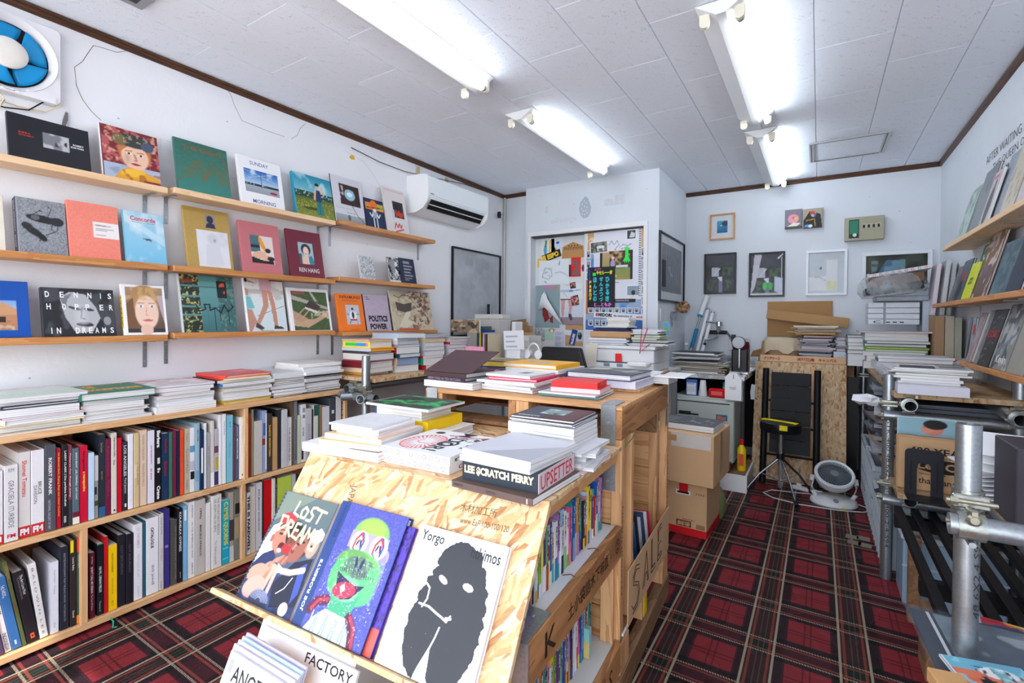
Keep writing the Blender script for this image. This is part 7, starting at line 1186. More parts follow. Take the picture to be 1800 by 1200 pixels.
MB().lathe([(.001,.06),(.03,.06),(.03,.10),(.001,.11)],16,T(.02,-.005,0)).obj('cap',CH,tap,smooth=True); MB().tube([(.015,0,-.01),(.01,-.05,-.05),(-.04,-.10,-.065),(-.08,-.13,-.07),(-.085,-.13,-.10)],.010,10).obj('spout',CH,tap,smooth=True); tp_((-.085,-.13,-.10),(-.085,-.13,-.12),.013,MBK,'aerator',tap)
for s in(-1,1): MB().tube([(s*.09,0,0),(s*.12,.02,-.04),(s*.13,.06,-.05)],.014,8).obj('elbow',CH,tap,smooth=True); MB().lathe([(.001,0),(.03,0),(.03,.012),(.001,.014)],16,T(s*.13,.055,-.05)@Matrix.Rotation(R(90),4,'X')).obj('wall_flange',CH,tap,smooth=True)
MB().bev(.12,.03,-.085,.16,.06,-.02,.003).obj('valve_block',MBK,tap)
cf=thing('coffee_grinder','dark red and steel coffee machine at the sink edge','coffee machine',T(-.535,4.30,.836)); MB().bev(-.06,-.04,0,.06,.10,.20,.01).obj('body',mat((30,28,32),.3),cf); MB().lathe([(.001,-.03),(.045,-.03),(.05,-.02),(.05,0)],20,T(-.005,-.05,.25)@Matrix.Rotation(R(90),4,'X')@Matrix.Rotation(PI,4,'X')).obj('front_disc',steel((120,124,130),.3,'dull_steel'),cf,smooth=True); MB().lathe([(.001,0),(.062,0),(.066,.03),(.058,.065),(.001,.07)],20,T(0,.03,.19)).obj('red_hood',mat((96,16,40),.3),cf,smooth=True); MB().bev(-.07,-.09,-.0,.07,-.03,.02,.004).obj('drip_tray',SS,cf); tp_((0,-.055,.05),(0,-.055,.20),.008,CH,'spout',cf); MB().cyl((-.005,-.082,.25),(-.005,-.05,.25),.03,20).obj('disc_boss',mat((120,124,130),.3,.05,20,0,.7),cf,smooth=True)
bt=thing('soap_bottle','clear bottle with a blue label in the back corner','bottle',T(-1.08,4.86,.836)); MB().lathe([(.001,0),(.032,0),(.034,.01),(.034,.14),(.014,.17),(.014,.19),(.001,.19)],16).obj('bottle_body',glass((190,206,220),.5,.1,'bottle_plastic'),bt,smooth=True); MB().lathe([(.0345,.03),(.0352,.03),(.0352,.12),(.0345,.12)],16,cap=False).obj('label_band',mat((50,90,150),.5),bt,smooth=True); tp_((0,0,.19),(0,0,.21),.016,W_ and mat(W_,.4),'cap',bt)
nk=thing('woven_ball','woven straw ball hanging on the closet side wall','ornament',T(-1.08,4.72,1.385)); 
for k in range(9):
    a=k*.7; mb=MB().tube([Matrix.Rotation(a,4,'Z')@Matrix.Rotation(a*.8,4,'X')@Vector((.052*math.cos(t),.052*math.sin(t),.006*math.sin(3*t))) for t in np.linspace(0,2*PI,18)[:-1]],.0085,6,True); mb.obj('straw_strand',mat((196,160,120) if k%2 else (150,110,80),.7,.2,60),nk,smooth=True)
MB().tube([(0,0,-.05),(.0,.0,-.03)],.004,6).obj('hook_stem',SS,nk)
o=MB().bev(0,0,0,.20,.06,.008,.002).prism([(0,0),(.06,0),(.02,-.08)],0,.01,T(.02,0,0)).obj('wall_plate',SS,None,frame((-1.143,4.50,1.28),(0,1,0),(0,0,1),(1,0,0))); tag(o,'steel wall plate with a pointed hook under the woven ball','bracket')
M_=frame((-.72,5.06,.985),(1,0,0),(0,0,1),(0,-1,0)); picture('small white frame leaning behind the coffee machine',M_,.17,.12,(222,218,212),(lambda a:a.re(.2,.2,.8,.8,(90,70,70)))(A(14,12,(232,230,228))),.012,.01)
# ---------------- small fridge and what stands on it ----------------
FR=thing('mini_fridge','pale grey-green mini fridge with a black handle on a white plinth','fridge',T(-.985,4.0,.175)); MFR=mat((186,194,188),.35,.03,key='fridge_enamel')
MB().bev(0,.04,0,.45,.44,.485,.004).obj('cabinet',MFR,FR); MB().bev(0,-.005,.005,.45,.036,.468,.006).obj('door',MFR,FR); MB().bev(.025,-.008,.445,.42,-.004,.452,.001).obj('seal_line',MBK,FR); dr=MB().bev(.05,-.03,.345,.14,-.005,.37,.004).obj('handle',MBK,FR); MB().bev(.10,-.035,.348,.20,-.022,.358,.003).obj('handle_bar',MBK,FR)
MB().box(.325,-.0065,.32,.405,-.0052,.365).obj('sticker',mat((40,110,140),.4),FR); text('Blue',FR,frame((.335,-.0072,.328),(1,0,0),(0,0,1),(0,-1,0)),0,0,.06,.03,mat((220,110,70),.5),.04); MB().box(.02,.02,-.008,.43,.42,0).obj('foot_rail',mat((90,60,40),.5),FR); MB().box(.38,-.006,.01,.44,-.004,.016).obj('toe_seal',MBK,FR)
pn=thing('plinth_box','white drawer-like plinth under the mini fridge','plinth',T(-.99,3.90,0)); MB().bev(0,0,0,.56,.50,.02,.001).obj('base',MWH,pn); MB().bev(0,0,.02,.56,.015,.125,.001).obj('front_board',MWH,pn); MB().bev(.545,.015,.02,.56,.5,.125,.001).obj('side_board',MWH,pn); MB().bev(0,.015,.11,.545,.50,.125,.001).obj('wooden_top',WD,pn); MB().bev(0,.015,.02,.015,.5,.11,.001).obj('side_board',MWH,pn)
MB().bev(.0,.02,.125,.44,.46,.165,.002).obj('spacer',mat((90,60,40),.6),pn)
bl=thing('detergent_bottle','bright yellow detergent bottle with a red cap beside the fridge','bottle',T(-.485,4.05,.126)); MB().lathe([(.001,0),(.028,0),(.031,.01),(.031,.16),(.014,.19),(.014,.20),(.001,.2)],16).obj('bottle_body',mat((240,206,20),.35),bl,smooth=True); tp_((0,0,.195),(0,0,.235),.016,mat((206,30,36),.4),'cap',bl); MB().box(-.018,-.0325,.04,.018,-.0315,.13).obj('label',mat((214,90,60),.5),bl)
FT=.661
c1=thing('blue_card_box','white and blue printed box standing on the fridge','box',T(-.90,4.06,FT)); MB().bev(0,0,0,.082,.04,.125,.001).obj('carton',mat((60,110,180),.5),c1); MB().box(.006,-.001,.006,.076,.0,.10).obj('slim_board',mat((222,226,232),.5),c1); text('JUNK',c1,frame((.012,-.0015,.085),(1,0,0),(0,0,1),(0,-1,0)),0,0,.055,.012,mat((40,80,160),.5),.03); text('||||||',c1,frame((.012,-.0015,.03),(1,0,0),(0,0,1),(0,-1,0)),0,0,.055,.04,mat((150,160,180),.5),.0)
c2=thing('paper_cup','white tapered cup upside down on the fridge','cup',T(-.775,4.08,FT)); MB().lathe([(.001,0),(.032,0),(.034,.004),(.022,.12),(.020,.125),(.001,.126)],18).obj('cup_body',MWH,c2,smooth=True)
c3=thing('red_tin','shiny red tin box on the fridge','tin',T(-.725,4.03,FT)); MB().bev(0,0,0,.155,.06,.07,.008).obj('tin_body',mat((196,20,30),.25),c3); MB().box(.02,-.001,.02,.10,0,.05).obj('label',mat((220,90,90),.4),c3)
c4=thing('drink_can','teal drink can behind the red tin','can',T(-.60,4.10,FT)); MB().lathe([(.001,0),(.026,0),(.032,.008),(.032,.11),(.026,.12),(.001,.121)],18).obj('can_body',mat((30,140,150),.3,.15,40),c4,smooth=True); MB().lathe([(.0325,.04),(.033,.04),(.033,.08),(.0325,.08)],18,cap=False).obj('label_band',mat((206,130,80),.4),c4)
c5=thing('gable_box','white house-shaped box with a slot on the fridge','box',T(-.575,3.99,.68)); MB().prism([(-.02,-.02),(.095,-.02),(.095,.14),(.06,.185),(.01,.185),(-.02,.15)],0,.09,frame((-.005,0,.0),(1,0,0),(0,0,1),(0,-1,0))@Matrix.Translation((0,0,-.09))).obj('carton',MWH,c5); MB().box(.032,-.001,.14,.036,.0,.175).obj('slot',MBK,c5); text('mail',c5,frame((.01,-.0015,.06),(1,0,0),(0,0,1),(0,-1,0)),0,0,.04,.03,mat((130,132,140),.6),.0)
# ---------------- cardboard boxes in the aisle ----------------
b1=thing('cardboard_box','tall brown cardboard box with a red base edge, lower of two','box',T(-.86,2.955,0,R(-2))); MB().bev(0,0,.0,.33,.36,.318,.003).obj('carton',CB,b1); MB().bev(-.001,-.002,.002,.332,.362,.045,.001).obj('red_band',mat((206,26,34),.5),b1); MB().box(.175,-.003,.25,.225,-.001,.318).obj('red_label',mat((206,26,34),.5),b1); MB().box(.155,-.0025,.235,.24,-.001,.262).obj('hand_hole_rim',mat((226,224,220),.5),b1); MB().box(.165,-.0032,.243,.23,-.002,.254).obj('hand_hole',MBK,b1)
text('SUNTORY',b1,frame((.195,-.0015,.088),(1,0,0),(0,0,1),(0,-1,0)),0,0,.07,.008,mat((90,60,40),.7),.02); MB().box(.16,-.002,.05,.245,-.001,.085).obj('print_block',mat((110,66,48),.7),b1); text('烏龍茶',b1,frame((.165,-.0028,.054),(1,0,0),(0,0,1),(0,-1,0)),0,0,.075,.026,mat((206,170,130),.7),.05); text('|||||||',b1,frame((.275,-.0018,.05),(1,0,0),(0,0,1),(0,-1,0)),0,0,.045,.026,mat((90,60,44),.7),.03); text('▮▮▮▮',b1,frame((.27,-.0018,.245),(1,0,0),(0,0,1),(0,-1,0)),0,0,.045,.012,mat((130,90,60),.7),.03)
b2=thing('cardboard_box','wide brown cardboard box with torn tape, upper of two','box',T(-.90,2.90,.319,R(-3))); MB().bev(0,0,0,.415,.42,.29,.003).obj('carton',CB,b2); MB().box(.18,-.0015,.21,.40,-.0003,.288).obj('pale_tape_scar',mat((214,206,200),.6),b2); MB().box(.14,-.0018,.24,.21,-.0002,.275).obj('tape_piece',mat((190,150,96),.3),b2); MB().box(.4152,.15,.05,.4162,.21,.29).obj('side_tape',mat((176,140,96),.35),b2); MB().box(-.0,.18,.2902,.415,.24,.291).obj('top_tape',mat((190,156,112),.35),b2)
book('large grey printed catalogue lying on the upper cardboard box',T(-.86,2.98,.611,R(-4)),.36,.26,.035,(84,86,92),False,None,(lambda a:[a.re(.1,.15+.09*i,.3+.25*a.r.rand(),.19+.09*i,(150,152,158)) for i in range(8)] and a.nz(14,(190,192,198),.62,.68,.8,(.5,.1,.9,.9)))(A(50,40,(80,82,88))),name='catalogue')
tag(MB().lathe([(.001,0),(.06,.0),(.075,.05),(.07,.12),(.05,.17),(.03,.19),(.001,.19)],9,T(-.56,3.36,0)@Matrix.Scale(1.3,4,(0,1,0))).obj('plastic_sack',mat((120,124,84),.5,.3,20,1.),smooth=True),'crumpled olive sack behind the cardboard boxes','sack')
# ---------------- leaning boards, slatted panel, stool, fan ----------------
LB_=T(-.45,4.36,0)@Matrix.Rotation(R(-14),4,'X'); ob=thing('chipboard_sheet','large chipboard sheet leaning against the back table','board',LB_); MB().bev(0,0,0,.635,.012,.95,.001).obj('sheet',osb('osb_back',.62,.8),ob)
for x in(.06,.40): MB().bev(x,-.012,.0,x+.03,-.001,.92,.001).obj('batten',WPz,ob)
cb=tag(MB().bev(0,0,0,.60,.03,.055,.002).obj('cardboard_strip',CB,None,LB_@T(.03,.0,.952,R(0))),'flat cardboard with red print capping the leaning chipboard sheet','cardboard')
for i,x in enumerate((.03,.27,.42)): text(('クリアケース','天地無用','キャンバス')[i],cb,frame((x,-.0015,.012),(1,0,0),(0,0,1),(0,-1,0)),0,0,.12,.028,mat((150,40,44),.6),.05)
tag(MB().prism([(0,0),(.03,.0),(.028,.05),(.034,.12),(.004,.125),(-.004,.06)],0,.002,frame((-.465,4.40,.62),(1,0,0),(0,0,1),(0,-1,0))).obj('paper_scrap',mat((220,222,226),.6)),'torn white paper on the edge of the leaning chipboard','paper')
LD=thing('slatted_rack','black slatted rack leaning on the chipboard sheet','rack',T(-.38,4.27,0)@Matrix.Rotation(R(-13),4,'X')); MRK=mat((13,15,20),.5,.3,20,.2,spec=.2,key='worn_black_paint')
for x in(0,.355): MB().cyl((x+.02,-.02,.0),(x+.02,-.02,.895),.023,14).obj('side_rail',MRK,LD,smooth=True)
for z0,n in((.66,2),(.46,2),(.24,2)):
    for k in range(n): MB().bev(.06,-.03,z0+k*.105,.335,-.012,z0+k*.105+.102,.002).obj('slat',MRK,LD)
for z in(.64,.44,.22): MB().cyl((.0,-.01,z),(.39,-.01,z),.008,8).obj('rung',MRK,LD,smooth=True)
tag(MB().bev(0,0,0,.07,.03,.82,.002).obj('black_board',MBK,None,T(.195,4.66,0)),'narrow black panel standing right of the chipboard','panel'); tag(MB().bev(0,0,0,.025,.03,.70,.002).obj('slim_board',mat((190,192,200),.4),None,T(.168,4.66,0)),'slim pale board standing beside the black panel','panel')
S=thing('drum_stool','round black padded stool with yellow tape on a tripod base','stool',T(-.225,4.02,0)); MB().lathe([(.001,.455),(.10,.455),(.135,.465),(.14,.49),(.135,.525),(.11,.535),(.001,.537)],28).obj('seat',mat((16,16,20),.3,.1,30),S,smooth=True); MB().box(-.12,-.04,.533,.12,.0,.540,Matrix.Rotation(R(-20),4,'Z')).obj('tape_strip',mat((226,206,30),.4),S); MB().box(.03,-.145,.495,.08,-.139,.53,Matrix.Rotation(R(-12),4,'Z')).obj('tape_strip',mat((226,206,30),.4),S)
tp_((0,0,.11),(0,0,.46),.0125,CH,'post',S); tp_((0,0,.05),(0,0,.26),.016,CH,'sleeve',S); MB().lathe([(.001,.26),(.026,.26),(.026,.30),(.001,.30)],14).obj('leg_collar',MBK,S)
for a in(200,-62,32):
    e=Vector((.235*math.cos(R(a)),.235*math.sin(R(a)),.012)); lg=MB().tube([(0,0,.275),(e.x*.6,e.y*.6,.14),(e.x,e.y,.012)],.008,8).obj('leg',steel((96,100,106),.2,'dark_chrome'),S,smooth=True); MB().cyl((e.x*.92,e.y*.92,.03),(e.x*1.05,e.y*1.05,.010),.013,10).obj('rubber_foot',MBK,lg,smooth=True); tp_((0,0,.10),(e.x*.55,e.y*.55,.15),.005,CH,'brace',S)
FN=thing('circulator_fan','white air circulator fan on the carpet by the crates','fan',T(.10,4.02,0,R(8))); Fw=mat((220,224,228),.35,.02,key='fan_white')
MB().lathe([(.001,0),(.135,0),(.142,.01),(.135,.035),(.11,.05),(.001,.056)],32,Matrix.Scale(.8,4,(0,1,0))).obj('base',Fw,FN,smooth=40)
for s in(-1,1): MB().tube([(s*.10,.0,.035),(s*.128,.0,.08),(s*.13,0,.15),(s*.125,0,.185)],.014,8).obj('yoke_arm',Fw,FN,smooth=True)
HM=T(0,0,.185)@Matrix.Rotation(R(35),4,'X'); hd=MB().lathe([(.02,-.075),(.06,-.07),(.10,-.04),(.118,.0),(.120,.035),(.112,.045),(.100,.040),(.098,.030)],32,HM,cap=False).obj('fan_head',Fw,FN,smooth=40); MB().lathe([(.001,.01),(.099,.01)],24,HM,cap=False).obj('dark_core',mat((70,76,84),.6),hd)
gm=mat((110,118,128),.4,.03)
for k in range(28):
    a0=2*PI*k/28; MB().tube([HM@Vector((r*math.cos(a0+r*9),r*math.sin(a0+r*9),.042-(r-.06)**2*1.2)) for r in (.022,.045,.068,.098)],.0016,4).obj('grille_rib',gm,hd)
MB().lathe([(.001,.044),(.024,.044),(.024,.034)],18,HM).obj('grille_hub',gm,hd,smooth=True); MB().lathe([(.001,0),(.018,0),(.014,.012),(.001,.014)],12,T(.0,-.085,.045)@Matrix.Rotation(R(60),4,'X')).obj('dial',mat((120,124,130),.4),FN); MB().box(.03,-.1125,.008,.052,-.1105,.02).obj('yellow_sticker',mat((236,214,40),.5),FN)
tag(MB().tube([(.22,4.10,.006),(.28,4.05,.006),(.30,3.98,.006),(.26,3.93,.006),(.12,3.88,.006),(-.1,3.86,.006),(-.26,3.90,.006),(-.33,3.98,.006),(-.28,4.08,.006),(-.1,4.12,.006),(.02,4.16,.006)],.0038,6).obj('power_cable',mat((206,208,212),.5),smooth=True),'grey-white cord looping between the stool and the fan','cord')
ps=thing('power_strip','white power strip behind the tripod stool','power strip',T(-.16,4.22,0,R(-20))); MB().bev(0,0,0,.20,.04,.025,.004).obj('strip_body',MWH,ps); MB().bev(.03,.01,.025,.06,.03,.045,.002).obj('plug',MWH,ps)
for i,(x,y,r) in enumerate(((.145,3.43,-6),(.20,3.44,-4),(.15,3.35,-10),(.20,3.34,-6))): tag(MB().box(0,0,.0004,.062,.062,.0016,Matrix.Rotation(R(r),4,'Z')).obj('tape_patch',mat((120,112,98),.6,.1,60),None,T(x,y,0)),'taupe tape patch stuck on the carpet by the crates, %s one'%nth(i),'tape','tape patches on the carpet')
# ---------------- back table with its heaps ----------------
BT=thing('back_table','rough board table along the back wall beneath the frames','table',T(-.43,4.67,0)); MB().bev(0,0,.925,.70,.38,.948,.002).obj('table_top',WD,BT)
for x in(.0,.62): MB().bev(x,.02,0,x+.05,.06,.925,.002).obj('leg',WD,BT)
MB().bev(.0,.33,.2,.70,.35,.9,.002).obj('back_board',mat((36,34,34),.8),BT); MB().bev(.55,.03,.60,.72,.36,.62,.002).obj('lower_shelf',WD,BT)
cl=thing('kraft_cloth_bundle','beige cloth draped over a brown paper bundle on the back table','bundle',T(-.27,4.80,.949)); MB().lathe([(.001,0),(.12,0),(.13,.02),(.13,.12),(.10,.15),(.001,.155)],14,Matrix.Scale(.7,4,(0,1,0))).obj('paper_roll',mat((170,140,110),.8,.15,10,.4),cl,smooth=True)
vs=[];fs=[]; n=26
for i in range(n):
    a=2*PI*i/n
    for k in range(6): r=(.0,.06,.12,.145,.15,.155)[k]*(1+.07*math.sin(i*2.1)*(k>2)); z=(.175,.176,.168,.135,.10,.065)[k]-(.035*max(0,math.sin(i*1.3)) if k>3 else 0); vs.append((r*math.cos(a),r*math.sin(a)*.72,z))
for i in range(n):
    for k in range(5): q=i*6+k;b=((i+1)%n)*6+k; fs.append((q,b,b+1,q+1))
o=MB().add(vs,fs).obj('draped_cloth',mat((196,180,156),.85,.08,10,.5),cl,smooth=True)
tag(MB().cyl((-.405,4.74,.949),(-.395,4.80,1.075),.028,12).obj('paper_tube',mat((150,110,76),.8),smooth=True),'brown paper tube standing at the table end','tube'); tag(MB().prism([(-.06,-.0),(.04,.0),(.06,.04),(.02,.07),(-.04,.05)],0,.06,frame((-.45,4.80,.949),(1,0,0),(0,0,1),(0,-1,0))).obj('paper_bag',mat((140,104,74),.8,.1,20,.6),bevel=.006),'crumpled brown paper bag at the table end','bag')
papers(-.02,4.82,.949,.24,.22,18,.0105,'tall grey mixed pile of printed matter on the back table','papers',[(170,172,180),(120,122,132),(196,198,206),(60,62,70),(180,150,150)],12,.022,10,name='magazine_pile')
papers(-.03,4.84,1.15,.34,.20,9,.008,'fanned blue and grey folders on the tall mixed pile','folders',[(110,140,170),(190,160,110),(150,152,160),(206,208,212),(60,66,76)],13,.03,14,name='magazine_pile')
o=MB().bev(0,0,0,.50,.012,.32,.002).obj('cardboard_sheet',mat((160,122,80),.8,.06,8,key='corrugated_cardboard_dark'),None,T(-.405,5.045,1.12)); tag(o,'flat brown cardboard sheet standing against the back wall','cardboard')
o=MB().bev(0,0,0,.62,.05,.085,.003).obj('cardboard_mailer',mat((170,132,88),.8,.06,8),None,T(-.41,4.975,1.285)@Matrix.Rotation(R(7.5),4,'Y')); tag(o,'long flat cardboard mailer slanting across the cardboard sheet','cardboard')
papers(.19,4.83,1.021,.18,.19,7,.012,'low grey-violet book pile on the back table','papers',[(170,170,184),(190,180,190),(120,122,132),(206,208,216)],15,.012,4,name='book_pile'); tag(MB().bev(0,0,0,.19,.2,.07,.002).obj('white_box',mat((196,202,214),.4),None,T(.10,4.72,.949)),'plain blue-white box at the foot of the grey pile','box')
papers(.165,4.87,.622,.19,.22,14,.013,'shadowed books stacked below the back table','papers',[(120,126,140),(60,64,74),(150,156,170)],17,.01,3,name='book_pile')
# ---------------- scaffold shelving on the right ----------------
SR=thing('scaffold_shelf','scaffold-pipe shelving with chipboard tops along the right wall','shelving')
OD=osb('osb_dark',.5,.5); MB().bev(.30,2.86,.905,.785,4.98,.928,.001).obj('upper_board',OD,SR); MB().bev(.30,2.70,.485,.785,4.4,.505,.001).obj('lower_board',OD,SR)
pA=pipe((.293,2.996,0),(.293,2.996,1.0),SR); pipe((.31,4.86,0),(.31,4.86,1.02),SR); pipe((.735,2.93,0),(.735,2.93,1.06),SR); pipe((.74,4.86,0),(.74,4.86,1.0),SR)
pipe((.352,2.80,.878),(.352,4.95,.878),SR); pipe((.352,2.76,.459),(.352,4.95,.459),SR); pipe((.672,2.66,.875),(.672,4.95,.875),SR); pipe((.27,2.952,.806),(.79,2.952,.806),SR); pipe((.27,2.952,.40),(.79,2.952,.40),SR)
for z in(.862,.800,.474,.405): clamp((.293,2.996,z),SR)
ringc((.352,2.86,.878),(0,1,0),SR); ringc((.352,2.82,.459),(0,1,0),SR); ringc((.672,2.72,.875),(0,1,0),SR); MB().bev(.70,2.88,.86,.785,2.91,.905,.004).obj('clamp_block',steel((180,184,178),.24,'zinc_clamp'),SR)
for z in(.83,.62): clamp((.31,4.86,z),SR)
text('STK-400 48.6x2.4 SGP-400-2-4-S94',SR,frame((.285,2.9705,.78),(0,0,-1),(1,0,0),(0,-1,0)),0,0,.62,.014,mat((30,32,36),.5),.0)
NB=thing('scaffold_bench','slatted black bench on scaffold pipes beside the aisle','bench')
pC=pipe((.305,1.56,0),(.305,1.56,1.012),NB); pipe((.262,1.505,.785),(.79,1.505,.785),NB); clamp((.305,1.56,.835),NB); clamp((.305,1.56,.785),NB); clamp((.305,1.56,.30),NB); ringc((.30,1.505,.785),(1,0,0),NB); ringc((.305,1.56,.32),(0,0,1),NB); pipe((.352,1.50,.825),(.60,1.50,.60),NB) if 0 else None
MB().bev(.272,1.515,.762,.336,1.545,.808,.010).obj('swivel_coupler',steel((180,184,178),.24,'zinc_clamp'),NB,smooth=True); MB().lathe([(.001,0),(.012,0),(.014,.006),(.008,.012),(.001,.012)],12,frame((.30,1.478,.81),(1,0,0),(0,0,1),(0,-1,0))).obj('coupler_screw',steel((178,172,154),.3,'yellow_zinc'),NB)
text('48 6X2.4 S94',NB,frame((.318,1.5365,.56),(0,0,1),(-1,0,0),(0,-1,0)),.0,-.006,.19,.004,mat((30,32,36),.5),.0)
for i in range(9): MB().bev(.292+i*.058,1.15,.412,.320+i*.058,2.74,.440,.0015).obj('slat',MRK,NB)
for y in(1.2,2.05,2.68): MB().bev(.29,y,.36,.78,y+.04,.411,.002).obj('cross_bar',MRK,NB)
for x,y in((.31,1.25),(.74,1.25),(.33,2.60),(.74,2.60)): MB().bev(x,y,0,x+.04,y+.04,.36,.002).obj('bench_leg',WD,NB)
MB().bev(.33,2.2,.0,.36,2.35,.22,.002).obj('wood_scrap',WD,NB)
# piles on the upper board
def art_news(): 
    a=A(50,40,(206,206,208)); a.re(.05,.1,.55,.85,(50,50,56)); a.re(.6,.5,.95,.9,(120,122,126))
    for k in range(8): a.re(.6,.08+.05*k,.95,.1+.05*k,(120,122,128))
    return a
G2='printed matter on the scaffold shelf'
stack(.43,2.99,.929,0,'pile at the near scaffold pole',[('thick white paperback',.042,(206,206,216),dict(w=.245,h=.24,hard=False,dx=.005,dy=-.04,pc=(206,206,220))),('white magazine',.010,(206,206,214),dict(hard=False,dy=.02)),('white magazine',.012,(214,214,220),dict(hard=False,dy=.02)),('white magazine',.012,(190,192,200),dict(hard=False,dy=.03,dx=-.01)),
('green-lined magazine',.008,(196,206,186),dict(hard=False,w=.27,dx=.02,dy=.05)),('grey magazine',.008,(170,172,178),dict(hard=False,w=.28,dx=.01,dy=.08,r=-5)),('white magazine',.008,(206,208,214),dict(hard=False,w=.28,dx=.0,dy=.07,r=3)),('black and white newsprint magazine',.007,(206,206,208),dict(hard=False,w=.28,h=.24,dx=.03,dy=.08,r=-6,art=art_news()))],wh=(.235,.22),group=G2)
stack(.42,3.40,.929,0,'folder pile past the first pole',[('black comb binder',.02,(60,62,68),dict(hard=False)),('grey-white folder',.02,(170,172,178)),('white folder',.018,(196,198,204)),('pale folder',.015,(206,206,212),dict(w=.27,r=6)),('slim white booklet',.006,(190,194,204),dict(hard=False)),('white booklet',.01,(214,214,220),dict(hard=False))],wh=(.25,.3),group=G2)
stack(.47,3.78,.929,0,'wide white scaffold pile',[('grey magazine',.012,(170,174,186),dict(hard=False)),('blue-grey magazine',.010,(140,150,170),dict(hard=False)),('violet-grey magazine',.012,(180,182,196)),('dark edged book',.005,(40,40,46)),('very thick white book',.048,(206,208,218),dict(w=.37,hard=False,pc=(206,208,220))),('book with a patterned black spine',.022,(60,50,60),dict(w=.34,spc=(70,60,66),h=.26)),('violet-white book',.014,(180,178,192),dict(w=.35))],wh=(.33,.26),group=G2)
stack(.45,4.40,.929,0,'green-edged scaffold pile',[('grey book',.05,(150,152,162)),('grey-white book',.04,(170,172,182)),('white book',.03,(206,208,214)),('white book with a green zigzag edge',.018,(120,170,60),dict(hard=True,pc=(206,210,214))),('green-gold striped book',.016,(110,150,50),dict(hard=True,pc=(190,190,120))),('white book with teal boards',.022,(70,110,106),dict(hard=True)),('white book with grey-teal boards',.020,(90,120,120),dict(hard=True)),
('white book',.03,(206,208,216)),('white book',.024,(214,216,222)),('rose-grey folio',.012,(176,160,160),dict(w=.43,h=.3))],wh=(.36,.28),group=G2)
stack(.24,4.52,.93,0,'narrow dark scaffold pile',[('grey box',.09,(120,124,136)),('charcoal book',.03,(60,62,70)),('grey book',.03,(150,152,160)),('slate-green book',.02,(90,112,114)),('rose-grey book',.04,(150,140,146)),('charcoal book',.018,(70,72,80))],wh=(.13,.2),group=G2)
wb=thing('white_shelf_unit','stack of white drawer trays at the back corner','drawer unit',T(.31,4.52,1.242))
for i in range(4): MB().bev(0,0,i*.041,.30,.26,i*.041+.038,.003).obj('drawer',mat((206,212,220),.4),wb); MB().box(.09,-.002,i*.041+.003,.105,0,i*.041+.036).obj('divider_tab',mat((140,146,156),.5),wb)
text('C ▪▪▪',wb,frame((.03,-.003,.008),(1,0,0),(0,0,1),(0,-1,0)),0,0,.18,.02,mat((60,64,74),.5),.02); MB().bev(.315,.0,-.2,.355,.24,.19,.003).obj('side_wall',mat((176,186,200),.4),wb)
o=thing('foil_package','silver-wrapped flat package on the drawer trays','package',T(.33,4.50,1.412)); MB().bev(.02,0,0,.33,.25,.04,.008).obj('package_body',mat((150,156,166),.25,.2,30,.6),o)
o=thing('wrapped_package','brown parcel wrapped in clear bubble film, sagging on the trays','package',T(.29,4.46,1.455)@Matrix.Rotation(R(-8),4,'Y')); MB().bev(0,0,0,.34,.24,.05,.004).obj('black_folio',mat((24,28,36),.4),o); MB().bev(.03,0,.052,.35,.24,.12,.004).obj('brown_parcel',mat((110,82,62),.7),o); 
MB().lathe([(.001,-.02),(.19,-.02),(.215,.03),(.20,.09),(.16,.14),(.001,.145)],22,T(.17,.11,0)@Matrix.Scale(.8,4,(0,1,0))).obj('bubble_wrap',glass((200,206,212),.35,.2,'bubble_film'),o,smooth=True); MB().box(.12,-.05,.06,.135,-.045,.075).obj('blue_sticker',mat((60,150,190),.4),o)
o=tag(MB().bev(0,0,0,.36,.26,.024,.002).obj('boxed_book',mat((214,212,214),.4),None,T(.31,4.45,1.585)@Matrix.Rotation(R(-9),4,'Y')),'white ringed box book slanting on the wrapped parcels','book')
for k in range(9):
    n_=12; x=.03+k*.037; q=MB(); [q.add([(x+.009*math.cos(2*PI*i/n_),-.0008,.012+.009*math.sin(2*PI*i/n_)),(x+.009*math.cos(2*PI*(i+1)/n_),-.0008,.012+.009*math.sin(2*PI*(i+1)/n_)),(x+.006*math.cos(2*PI*(i+1)/n_),-.0008,.012+.006*math.sin(2*PI*(i+1)/n_)),(x+.006*math.cos(2*PI*i/n_),-.0008,.012+.006*math.sin(2*PI*i/n_))],[(0,1,2,3)]) for i in range(n_)]; q.obj('printed_ring',(MR,MN)[k%2],o)
for i,(x,y,h,c) in enumerate(((.655,4.42,.36,(206,196,204)),(.70,4.40,.38,(190,192,196)),(.735,4.42,.36,(180,184,186)))): o=tag(MB().bev(0,0,0,.024,.20,h,.002).obj('bubble_wrapped_book',mat(c,.2,.15,120,.8),None,T(x,y,1.31)@Matrix.Rotation(R(5),4,'Y')),'tall bubble-wrapped volume in the back corner, %s of three'%nth(i),'package','bubble-wrapped volumes')
for i,(x,w_,h,c,d) in enumerate(((.640,.045,.31,(150,118,88),'brown'),(.688,.045,.31,(160,152,136),'grey-beige'),(.735,.035,.30,(150,150,136),'olive-grey'))): tag(MB().bev(0,0,0,w_,.24,h,.002).obj('upright_folio',mat(c,.7),None,T(x,4.15,.93+.06)),'%s folio standing upright behind the scaffold piles'%d,'folio','folios standing at the corner'); 
tag(MB().bev(0,0,0,.15,.24,.06,.002).obj('low_box',mat((90,92,98),.6),None,T(.635,4.15,.929)),'dark low box under the upright folios','box')
